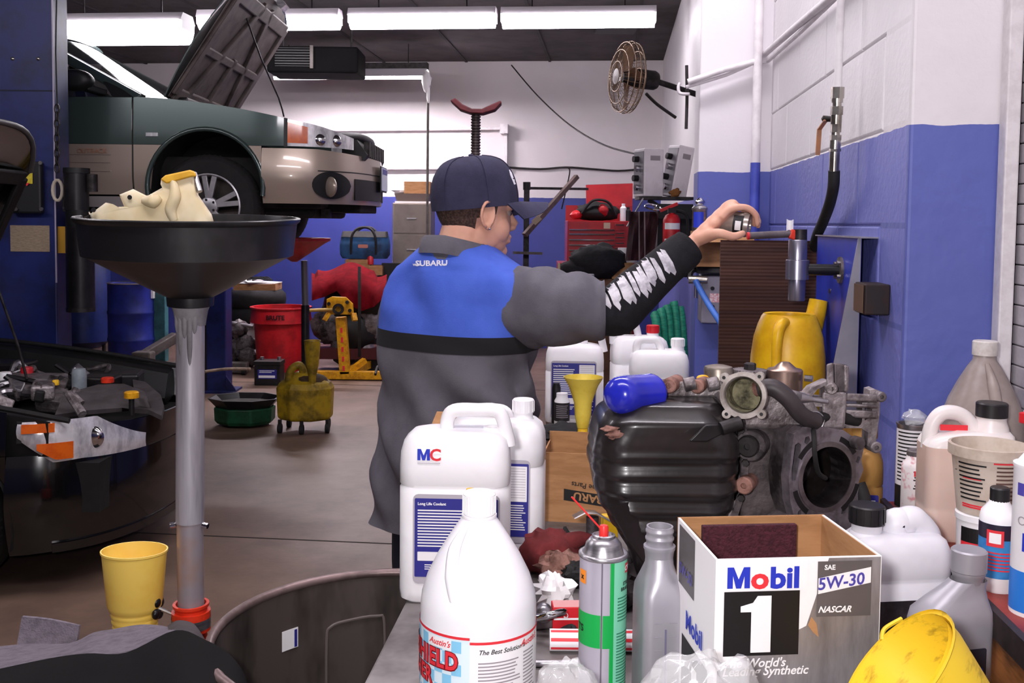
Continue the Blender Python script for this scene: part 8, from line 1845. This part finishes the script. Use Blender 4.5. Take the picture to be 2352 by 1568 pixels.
# clutter on the right wall: two white test sets on a shelf
YW = 7.0
sA = P(1470, 452, YW); sB = P(1590, 452, YW)
t = thing('wall_shelf', 'narrow dark wall shelf carrying two white test sets', 'shelf', sA)
zsh = sA.z; wx = lambda Y: 0.76 + (Y - 1.93)*0.1017 - 0.02
G().box(sA.x - 0.02, wx(YW) - 0.012, YW - 0.12, YW + 0.14, zsh - 0.02, zsh).build('board', M_dark_steel, t, world=True, sm=0)
G().beam(Vector((sA.x + 0.06, YW, zsh - 0.02)), Vector((wx(YW) - 0.012, YW, zsh - 0.22)), 0.03).build('bracket', M_dark_steel, t, world=True, sm=0)
M_test = mat('test_set_white', 'efe8ee', 'e0d8de', sc=5, rough=0.5)
def testset(u, vt, w, tilt, l):
    q = P(u, 446, YW); h_ = (446 - vt)*YW/FPX
    t = thing('test_set', l, 'instrument', (q.x, YW - 0.02, zsh + 0.001), group='white test sets', rot=Matrix.Rotation(math.radians(tilt), 4, 'Y') @ Matrix.Rotation(0.35, 4, 'Z'))
    G().box(-w/2, w/2, -0.08, 0.08, 0, h_).build('case', M_test, t, sm=0, bevel=0.008); G().box(-w/2 - 0.004, -w/2, -0.07, 0.07, 0.02, h_ - 0.02).build('face', mat('face_grey', '8a868e', rough=0.4), t, sm=0)
    for i in range(4): G().cyl((-w/2 - 0.004, -0.02 + 0.03*(i % 2), 0.06 + i*h_*0.2), (-w/2 - 0.04, -0.02 + 0.03*(i % 2), 0.06 + i*h_*0.2), 0.022, n=12).build('dial', (M_chrome, M_black_pl)[i % 2], t)
    G().box(-w*0.2, w*0.3, -0.0815, -0.0805, h_*0.75, h_*0.85).build('nameplate', M_grey_ink, t, sm=0)
testset(1488, 338, 0.15, 0, 'upright white test set on the wall shelf'); testset(1545, 330, 0.12, 9, 'white test set leaning against the wall beside the upright one')
q = P(1547, 443, YW - 0.05); tag(crumple((q.x, YW - 0.105, zsh + 0.026), (0.04, 0.016, 0.03), 0.4, 3, 12, 8).build('brown_rag', mat('brown_rag', '8a5a2c', '5c3a1c', sc=14, rough=0.9), sm=40), 'small brown rag on the wall shelf', 'rag')
# extinguisher
q = P(1542, 548, 6.4)
t = thing('fire_extinguisher', 'red fire extinguisher with white label hung on the wall', 'fire extinguisher', q)
G().lathe([(0, -0.18), (0.05, -0.18), (0.055, -0.16), (0.055, 0.12), (0.04, 0.15), (0.018, 0.16), (0.018, 0.18)], 22).build('cylinder', M_red_pl, t, sm=40)
patch(0.0553, -60, 60, 0.06, 0.10).build('label', M_white_lab, t); patch(0.0553, -60, 60, -0.03, 0.0).build('label', M_white_lab, t); patch(0.0556, -20, 0, -0.026, -0.004).build('green_diamond', M_grn, t)
G().obox((-0.02, 0, 0.20), (0.12, 0.02, 0.02), (0, -0.4, 0)).build('lever', M_red_pl, t, sm=0); G().obox((0.0, 0, 0.18), (0.05, 0.04, 0.03)).build('valve', M_black_pl, t, sm=0); G().tube([(0.02, 0, 0.18), (0.09, -0.02, 0.15), (0.10, -0.04, 0.0), (0.06, -0.05, -0.1)], 0.011, n=8).build('hose', M_black_rub, t)
wl = wx(6.4) - q.x; G().box(0.03, wl - 0.012, 0.02, 0.05, -0.02, 0.02).build('wall_hook', M_dark_steel, t, sm=0)
# dark striped apron hung from a hoop
t = thing('apron', 'dark red striped apron hanging from a hoop left of the extinguisher', 'apron', P(1480, 480, 6.6))
rows = [[P(1448 + (1512 - 1448)*k/10 - (i*1.5), 486 + i*14, 6.6 + 0.03*math.sin(k*1.6 + i*0.3)) for k in range(11)] for i in range(9)]
ap = G().sheet(rows, 0.006).build('cloth', mat('maroon_cloth', '3a1820', '2a1016', sc=8, rough=0.8), t, world=True, sm=60)
for k in (3, 5): G().tube([Vector(rows[0][k]) + Vector((0, -0.012, 0)), Vector(rows[4][k + 1]) + Vector((0, -0.012, 0)), Vector(rows[8][k + 2]) + Vector((0, -0.012, 0))], 0.006, n=6).build('stripe', mat('stripe_grey', '7c6a70', rough=0.8), ap, world=True)
hc_ = P(1500, 476, 6.6); G().tube([hc_ + Vector((0.055*math.cos(a), 0.05*math.sin(a), 0.018*math.sin(a) - 0.008*math.cos(a))) for a in [2*PI*k/16 for k in range(16)]], 0.006, n=6, k=1, closed=True).build('hoop', M_chrome, t, world=True)
wbuild(G().cyl(P(1440, 520, 6.65), P(1478, 455, 6.65), 0.006, n=6), 'stay', M_steel, t)
wbuild(G().box(P(1495, 0, 6.72).x, wx(6.75) - 0.01, 6.70, 6.76, P(0, 486, 6.72).z, P(0, 470, 6.72).z), 'wall_bracket', M_trim, t, sm=0)
wbuild(G().box(P(1518, 0, 6.85).x, wx(6.9) - 0.01, 6.8, 7.0, P(0, 620, 6.8).z, P(0, 452, 6.8).z), 'backing_board', M_trim, t, sm=0)
# wall fan
fcn = P(1440, 178, 6.2); t = thing('wall_fan', 'bronze caged wall fan near the ceiling corner', 'fan', fcn)
fn = Vector((-0.955, -0.28, 0.05)).normalized(); rot = fn.to_track_quat('Z', 'Y').to_matrix().to_4x4(); FMx = Matrix.Translation(fcn) @ rot
Rf = 81*6.2/FPX
M_cage = mat('bronze_wire', 'a0846c', '7c6452', sc=10, rough=0.4, metal=0.6)
for r_, z in ((1.0, 0.0), (0.97, 0.03), (0.97, -0.03), (0.75, 0.055), (0.75, -0.055), (0.42, 0.07), (0.3, -0.075)):
    wbuild(G().tube([FMx @ Vector((Rf*r_*math.cos(2*PI*k/28), Rf*r_*math.sin(2*PI*k/28), z)) for k in range(28)], 0.0035, n=5, k=1, closed=True), 'cage_ring', M_cage, t)
for k in range(44):
    a = 2*PI*k/44; c_, s_ = math.cos(a), math.sin(a)
    wbuild(G().tube([FMx @ Vector((Rf*r_*c_, Rf*r_*s_, z)) for r_, z in ((0.22, 0.072), (0.6, 0.066), (0.88, 0.045), (1.0, 0.0), (0.88, -0.045), (0.5, -0.07), (0.25, -0.075))], 0.0016, n=4, k=1), 'cage_wire', M_cage, t)
wbuild(G().lathe([(0, 0.078), (Rf*0.22, 0.074), (Rf*0.22, 0.068), (0, 0.068)], 24).xf(FMx), 'badge_disc', mat('badge_grey', '9c8c88', rough=0.4), t)
for k in range(4):
    a = 2*PI*k/4; bl = []
    for i in range(5):
        q = 0.15 + 0.75*i/4; wd = 0.28*math.sin(PI*(0.25 + 0.6*i/4)); row = []
        for j in range(5):
            b_ = a + wd*(j - 2)/2; row.append(FMx @ Vector((Rf*q*math.cos(b_), Rf*q*math.sin(b_), 0.012*(j - 2))))
        bl.append(row)
    wbuild(G().sheet(bl, 0.003), 'blade', mat('tan_blade', '8c6a52', '7a5a46', sc=6, rough=0.4), t, sm=60)
wbuild(G().lathe([(0, -0.2), (0.05, -0.2), (0.06, -0.18), (0.06, -0.07), (0.045, -0.02), (0.03, 0.03), (0, 0.03)], 20).xf(FMx), 'motor', M_dark_steel, t, sm=40)
mo = FMx @ Vector((0, 0, -0.18)); wp = Vector((wx(6.5) - 0.012, mo.y + 0.12, mo.z - 0.08))
wbuild(G().cyl(mo, wp, 0.018), 'arm', M_dark_steel, t); wbuild(G().obox(wp, (0.02, 0.16, 0.2), (0, 0, -PHI)), 'wall_plate', M_dark_steel, t, sm=0); wbuild(G().tube([P(1484, 215, 6.3), P(1510, 240, 6.35), P(1552, 270, 6.4)], 0.010, n=6), 'stay_rod', M_dark_steel, t); wbuild(G().obox(P(1488, 176, 6.25), (0.06, 0.05, 0.06)), 'switch_box', M_steel, t, sm=0)
# hanging heater
a, b = P(612, 165, 9.5), P(822, 107, 9.5)
t = thing('unit_heater', 'dark hanging unit heater with grille below the strip lights', 'heater', ((a.x + b.x)/2, 9.5, a.z))
M_heat = mat('heater_black', '0e0d0e', '0a090a', sc=4, rough=0.8, spec=0.1)
G().box(a.x, b.x, 9.5, 10.0, a.z, b.z).build('case', M_heat, t, world=True, sm=0, bevel=0.02)
g0, g1 = P(632, 152, 9.5), P(713, 110, 9.5); G().box(g0.x, g1.x, 9.485, 9.499, g0.z, g1.z).build('grille', M_black_ink, t, world=True, sm=0)
for i in range(7): z = g0.z + (g1.z - g0.z)*(i + 0.5)/7; G().box(g0.x, g1.x, 9.478, 9.484, z - 0.006, z + 0.006).build('louvre', M_heat, t, world=True, sm=0)
G().box(g1.x, g1.x + 0.03, 9.47, 9.499, g0.z - 0.02, g1.z + 0.02).build('grille_edge', M_gsteel, t, world=True, sm=0)
for x in (a.x + 0.1, b.x - 0.1): G().cyl((x, 9.75, b.z), (x, 9.75, HC - 0.001), 0.01, n=6).build('hanger', M_dark_steel, t, world=True)
# far wall conduits and junction box
def wallpt(u, v, off=0.05): return PD(u, v, DF - off)
run('conduit', 'upper horizontal conduit across the white far wall', [wallpt(640, 299), wallpt(900, 297), wallpt(1152, 295)], 0.022)
run('conduit', 'middle horizontal conduit low on the white far wall', [wallpt(860, 387), wallpt(1010, 386), wallpt(1160, 385)], 0.022)
t = thing('wall_junction_box', 'white junction box on the far wall above the conduit drop', 'electrical box', wallpt(1157, 294, 0.06)); DB(G(), 1148, 1166, 284, 306, DF - 0.16, DF - 0.001).build('box', M_wpipe, t, world=True, sm=0); DB(G(), 1157, 1165, 307, 386, DF - 0.10, DF - 0.001).build('drop', M_wpipe, t, world=True, sm=0)
run('wall_cable', 'thin dark cable looping along the far wall to the corner', [wallpt(1165, 384, 0.03), wallpt(1240, 388, 0.03), wallpt(1300, 384, 0.03), wallpt(1360, 388, 0.03), wallpt(1420, 392, 0.03), wallpt(1475, 388, 0.03)], 0.012, M_dark_steel, 4)
run('ceiling_cable', 'long slack cable sagging from the ceiling towards the corner', [P(1175, 150, 12.3), P(1235, 220, 11.5), P(1310, 288, 10.5), P(1390, 334, 9.6), P(1480, 358, 8.6)], 0.008, M_dark_steel, 5)
t = thing('rag_pole', 'thin pole with a white rag tied at its top before the far wall', 'pole', (P(982, 400, 11.2).x, 11.2, 0)); qx = P(982, 400, 11.2); G().cyl((qx.x, 11.2, 0), (qx.x, 11.2, P(982, 190, 11.2).z), 0.014).build('pole', M_gsteel, t, world=True); crumple(P(980, 188, 11.18), (0.05, 0.04, 0.11), 0.4, 3, 14, 10, False).build('rag', M_white_lab, t, world=True); crumple(P(984, 215, 11.18), (0.02, 0.02, 0.10), 0.3, 5, 10, 8, False).build('rag_tail', M_white_lab, t, world=True)
vq = P(1432, 92, 9.4); tag(G().box(-0.2, 0.2, -0.5, 0.4, 0, 0.09).xf(Matrix.Translation((vq.x, 9.9, HC - 0.095))).build('ceiling_vent', M_trim, sm=0), 'dark square vent on the ceiling above the fan', 'vent')
# cable on the floor by the worker
tag(G().tube([FL(862, 925) + Vector((0, 0, 0.25)), FL(868, 912) + Vector((0, 0, 0.28)), FL(880, 915) + Vector((0, 0, 0.2)), FL(885, 935) + Vector((0, 0, 0.02)), FL(960, 950) + Vector((0, 0, 0.012))], 0.012, n=6).build('cord', M_black_rub, sm=60), 'short loop of black cord on the floor behind the worker', 'cord')
# ================================================================ small things on the bench
# cartons
a0 = onT(1256, 1205, 0.0)
t = thing('parts_carton', 'small brown parts carton with upside down printing beside the sump', 'box', (a0.x + 0.085, a0.y + 0.08, TZ), math.radians(-8))
w, d, h = 0.17, 0.13, 0.15
G().box(-w/2, w/2, -d/2, -d/2 + 0.003, 0, h).build('front_panel', M_card, t, sm=0); G().box(-w/2, w/2, d/2 - 0.003, d/2, 0, h + 0.02).build('back_panel', M_card, t, sm=0)
G().box(-w/2, -w/2 + 0.003, -d/2 + 0.003, d/2 - 0.003, 0, h).build('side_panel', M_card, t, sm=0); G().box(w/2 - 0.003, w/2, -d/2 + 0.003, d/2 - 0.003, 0, h).build('side_panel', M_card, t, sm=0); G().box(-w/2 + 0.003, w/2 - 0.003, -d/2 + 0.003, d/2 - 0.003, 0, 0.004).build('bottom', M_card_dk, t, sm=0)
ff = front(0.0, -d/2 - 0.0006, 0) @ Matrix.Rotation(PI, 4, 'Z')
G().add([(x, -d/2 - 0.0004, z) for x, z in ((-0.04, 0.048), (0.085, 0.033), (0.085, 0.058), (-0.04, 0.073))], [(0, 1, 2, 3)]).build('print_bar', M_black_ink, t, sm=0)
text('SUBARU', 0.016, M_card, t, front(0.028, -d/2 - 0.0009, 0.058) @ Matrix.Rotation(PI - 0.12, 4, 'Z') @ Matrix.Translation((0, -0.003, 0)), bold=0.03, sx=1.1)
text('Genuine Parts', 0.011, M_black_ink, t, front(0.022, -d/2 - 0.0009, 0.084) @ Matrix.Rotation(PI - 0.12, 4, 'Z'), bold=0.012)
p = onT(1058, 1100, 0.0); p = Vector((-0.085, 2.12, TZ))
t = thing('carton', 'brown carton edge showing behind the two front coolant jugs', 'box', p, math.radians(-6))
h = P(1058, 975, 2.07).z - TZ
G().box(-0.075, 0.075, -0.05, 0.05, 0, h).build('body', M_card, t, sm=0); G().loft([[(-0.075, -0.05, h), (0.075, -0.05, h), (0.07, -0.02, h + 0.02), (-0.07, -0.02, h + 0.02)], [(-0.075, -0.048, h), (0.075, -0.048, h), (0.07, -0.018, h + 0.02), (-0.07, -0.018, h + 0.02)]]).build('flap', M_card, t, sm=0)
# yellow funnel standing in an additive bottle
q = P(1338, 1000, 2.36)
t = thing('additive_bottle', 'slim yellow labelled additive bottle under the pale funnel', 'bottle', (q.x, 2.36, TZ))
hb = 0.155
G().loft([[(x, y, z) for x, y in rr(w_, d_, 0.01, 4)] for w_, d_, z in ((0.05, 0.034, 0), (0.054, 0.038, 0.006), (0.054, 0.038, hb*0.7), (0.035, 0.03, hb*0.85), (0.024, 0.024, hb*0.9), (0.024, 0.024, hb))]).build('body', M_yellow_pl, t, sm=40); lines(-0.02, 0.02, hb*0.62, 0.02, 12, -0.0196).build('small_print', M_black_ink, t, sm=0)
kz = 2.36/FPX
t = thing('funnel', 'pale yellow trumpet funnel standing in the additive bottle', 'funnel', (q.x, 2.36, TZ + hb + 0.001), group='yellow funnels')
zt = P(1338, 866, 2.36).z - TZ - hb
G().lathe([(13*kz, 0.0), (19*kz, 0.03), (21*kz, 0.06), (25*kz, zt*0.6), (34*kz, zt*0.82), (45*kz, zt - 0.003), (46.5*kz, zt), (44*kz, zt), (33*kz, zt*0.82), (23*kz, zt*0.6), (11*kz, 0.0)], 30).build('cone', M_yellow_pale, t, sm=50)
q = onT(1290, 985, 0.03)
t = thing('pill_bottle', 'small white bottle with black label in front of the far coolant jug', 'bottle', q)
G().lathe([(0, 0), (0.022, 0), (0.024, 0.004), (0.024, 0.085), (0.018, 0.095), (0.018, 0.108), (0, 0.108)], 22).build('body', M_white_pl, t, sm=40); lb = patch(0.0243, -90, 90, 0.022, 0.08).build('label', mat('black_pill_label', '2a2628', rough=0.5), t); blines(0.0246, -50, 50, 0.072, 0.03, 7, 3).build('small_print', M_grey_ink, lb, sm=0)
q = onT(1276, 980, 0.05); tag(G().loft([[(q.x + x, q.y - 0.02 + y, TZ + z) for x, y in rr(0.028*s_, 0.03, 0.012, 5)] for s_, z in ((0.9, 0), (1, 0.01), (1, 0.12), (0.7, 0.135))]).build('black_bottle', M_black_pl, sm=50), 'flat black bottle beside the small white bottle', 'bottle')
# cloth, rag, tissue
tag(crumple((onT(1290, 1000).x, onT(1290, 1000).y - 0.05, TZ + 0.02), (0.08, 0.09, 0.024), 0.3, 2.1, 26, 12).build('black_cloth', M_black_rub, sm=50), 'dark oily cloth lying behind the small parts carton', 'cloth')
q = onT(1246, 1320, 0.02); t = tag(crumple((q.x + 0.012, q.y, TZ + 0.035), (0.055, 0.04, 0.042), 0.22, 6.3, 30, 14).build('red_rag', mat('dull_red_rag', '7a2e30', '642426', sc=20, rough=0.95), sm=60), 'crumpled dull red shop rag beside the spray can', 'rag')
G().tube([(q.x + 0.04, q.y, TZ + 0.05), (q.x + 0.07, q.y, TZ + 0.062), (q.x + 0.10, q.y + 0.01, TZ + 0.058)], [0.022, 0.014, 0.003], n=8).build('rag_tail', MC['dull_red_rag'], t, sm=60)
q = onT(1270, 1388); tag(crumple((q.x, q.y, TZ + 0.024), (0.03, 0.025, 0.028), 0.6, 9.1, 22, 12).build('tissue', M_white_lab, sm=25), 'crumpled white tissue between washer jug and spray can', 'tissue')
# red boxes, red and white tube
for i, (u, v, l) in enumerate(((1313, 1440, 'small red carton lying left of the spray can'),)):
    q = onT(u, v); t = thing('red_box', l, 'box', (q.x, q.y, TZ), 0.05); G().box(-0.032, 0.032, -0.015, 0.015, 0, 0.038).build('body', M_red_pl, t, sm=0, bevel=0.001); plate(-0.03, 0.03, 0.018, 0.021, -0.0152, 0.0005, 0.0003).build('white_line', M_white_lab, t, sm=0); G().box(-0.03, 0.03, -0.014, 0.014, 0.0381, 0.0386).build('top_print', mat('pale_red', 'e0a0a0', rough=0.5), t, sm=0)
a, b = onT(1264, 1515), onT(1468, 1515); 
t = thing('sealant_tube', 'red and white tube lying behind the spray can and oil bottle', 'tube', (a + b)/2 + Vector((0, 0.03, 0)))
L = (b - a).length; G().cyl((-L/2, 0, 0.017), (L/2, 0, 0.017), 0.016, n=24).build('body', M_white_pl, t)
for a_ in (0.25, 1.1, -0.6): G().loft([[(x, -0.0163*math.cos(a_ + k), 0.017 + 0.0163*math.sin(a_ + k)) for k in (0, 0.1, 0.2, 0.3)] for x in (-L*0.49, L*0.49)], False, False, closed=False).build('red_stripe', M_red_ink, t)
G().cyl((L/2, 0, 0.017), (L/2 + 0.02, 0, 0.017), 0.008).build('nozzle', M_red_pl, t)
q = onT(1300, 1532); tag(G().cyl((q.x - 0.05, q.y, TZ + 0.005), (q.x + 0.06, q.y + 0.005, TZ + 0.005), 0.005, n=10).build('steel_rod', M_steel), 'thin steel rod in front of the red and white tube', 'rod')
# metal scraps below the sump
q = onT(1275, 1450)
t = thing('hose_clamp', 'polished bent metal bracket beside the red carton', 'bracket', (q.x - 0.01, q.y, TZ))
G().tube([(-0.02, -0.02, 0.03), (0.0, -0.03, 0.038), (0.022, -0.012, 0.036), (0.026, 0.012, 0.02), (0.012, 0.024, 0.008)], 0.006, n=10).build('bend', M_chrome, t, sm=60); G().ell((-0.008, 0.0, 0.03), (0.014, 0.014, 0.016), 14, 10).build('ball', M_steel, t); G().obox((-0.005, 0.02, 0.012), (0.05, 0.03, 0.02), (0.2, 0, 0.3)).build('foot', M_castal, t, sm=0, bevel=0.004); G().tube([(0.01, -0.02, 0.004), (0.035, -0.01, 0.012), (0.04, -0.03, 0.006)], 0.005, n=8).build('rubber_leg', M_black_rub, t)
q = onT(1365, 1330)
t = thing('tin_plate', 'bent bare metal plate leaning below the sump', 'metal plate', (q.x, q.y + 0.06, TZ))
zz = P(1365, 1185, q.y + 0.05).z - TZ
G().sheet([[(-0.035 + 0.02*k, -0.03 + 0.02*i, zz + 0.012*math.sin(k*1.1) - 0.004*i) for k in range(6)] for i in range(4)], 0.002).build('plate', M_steel, t, sm=60); G().cyl((-0.0, 0.0, 0.0), (0.0, 0.0, zz - 0.004), 0.012, n=10).build('stud', M_castdark, t)
rnd = random.Random(5)
kinds = [('gasket_scrap', 'curled black gasket scrap'), ('bolt_tray', 'grimy casting offcut'), ('bracket_scrap', 'rusty bent bracket'), ('casting_scrap', 'oily casting lump')]
spots = [(1300, 1285, 0, 'at the jug end of the scrap heap'), (1345, 1300, 1, 'behind the spray can nozzle'), (1425, 1330, 3, 'between spray can and oil bottle'), (1460, 1370, 1, 'behind the open oil bottle'), (1290, 1330, 2, 'behind the red rag'), (1415, 1395, 3, 'low behind the spray can'), (1330, 1345, 0, 'in front of the metal plate'), (1570, 1400, 3, 'in the gap beside the oil carton')]
for u, v, k, l in spots:
    q = onT(u, v); s_ = rnd.uniform(0.026, 0.036); m_ = (M_black_rub, M_castdark, M_rust, M_castdark)[k]
    o = crumple((0, 0, s_*0.75), (s_*1.25, s_*0.9, s_*0.8), 0.55, u*0.37, 20, 12).build(kinds[k][0], m_, sm=35); o.location = (q.x, q.y, TZ); tag(o, kinds[k][1] + ' ' + l, 'scrap', 'engine scraps on the bench')
q = onT(1402, 1300); tag(G().obox((q.x, q.y + 0.03, TZ + 0.045), (0.03, 0.02, 0.09), (0, 0, 0.2)).build('yellow_pack', M_yellow_pl, sm=0, bevel=0.003), 'small yellow packet behind the spray can nozzle', 'packet')
q = P(1081, 1122, 1.47); tag(G().lathe([(0, 0), (0.0075, 0), (0.0075, q.z - TZ - 0.012), (0.0065, q.z - TZ), (0, q.z - TZ)], 16, (q.x, 1.47, TZ)).build('yellow_marker', M_yellow_pl, sm=40), 'slim yellow tube standing between washer jug and corner jug', 'tube')
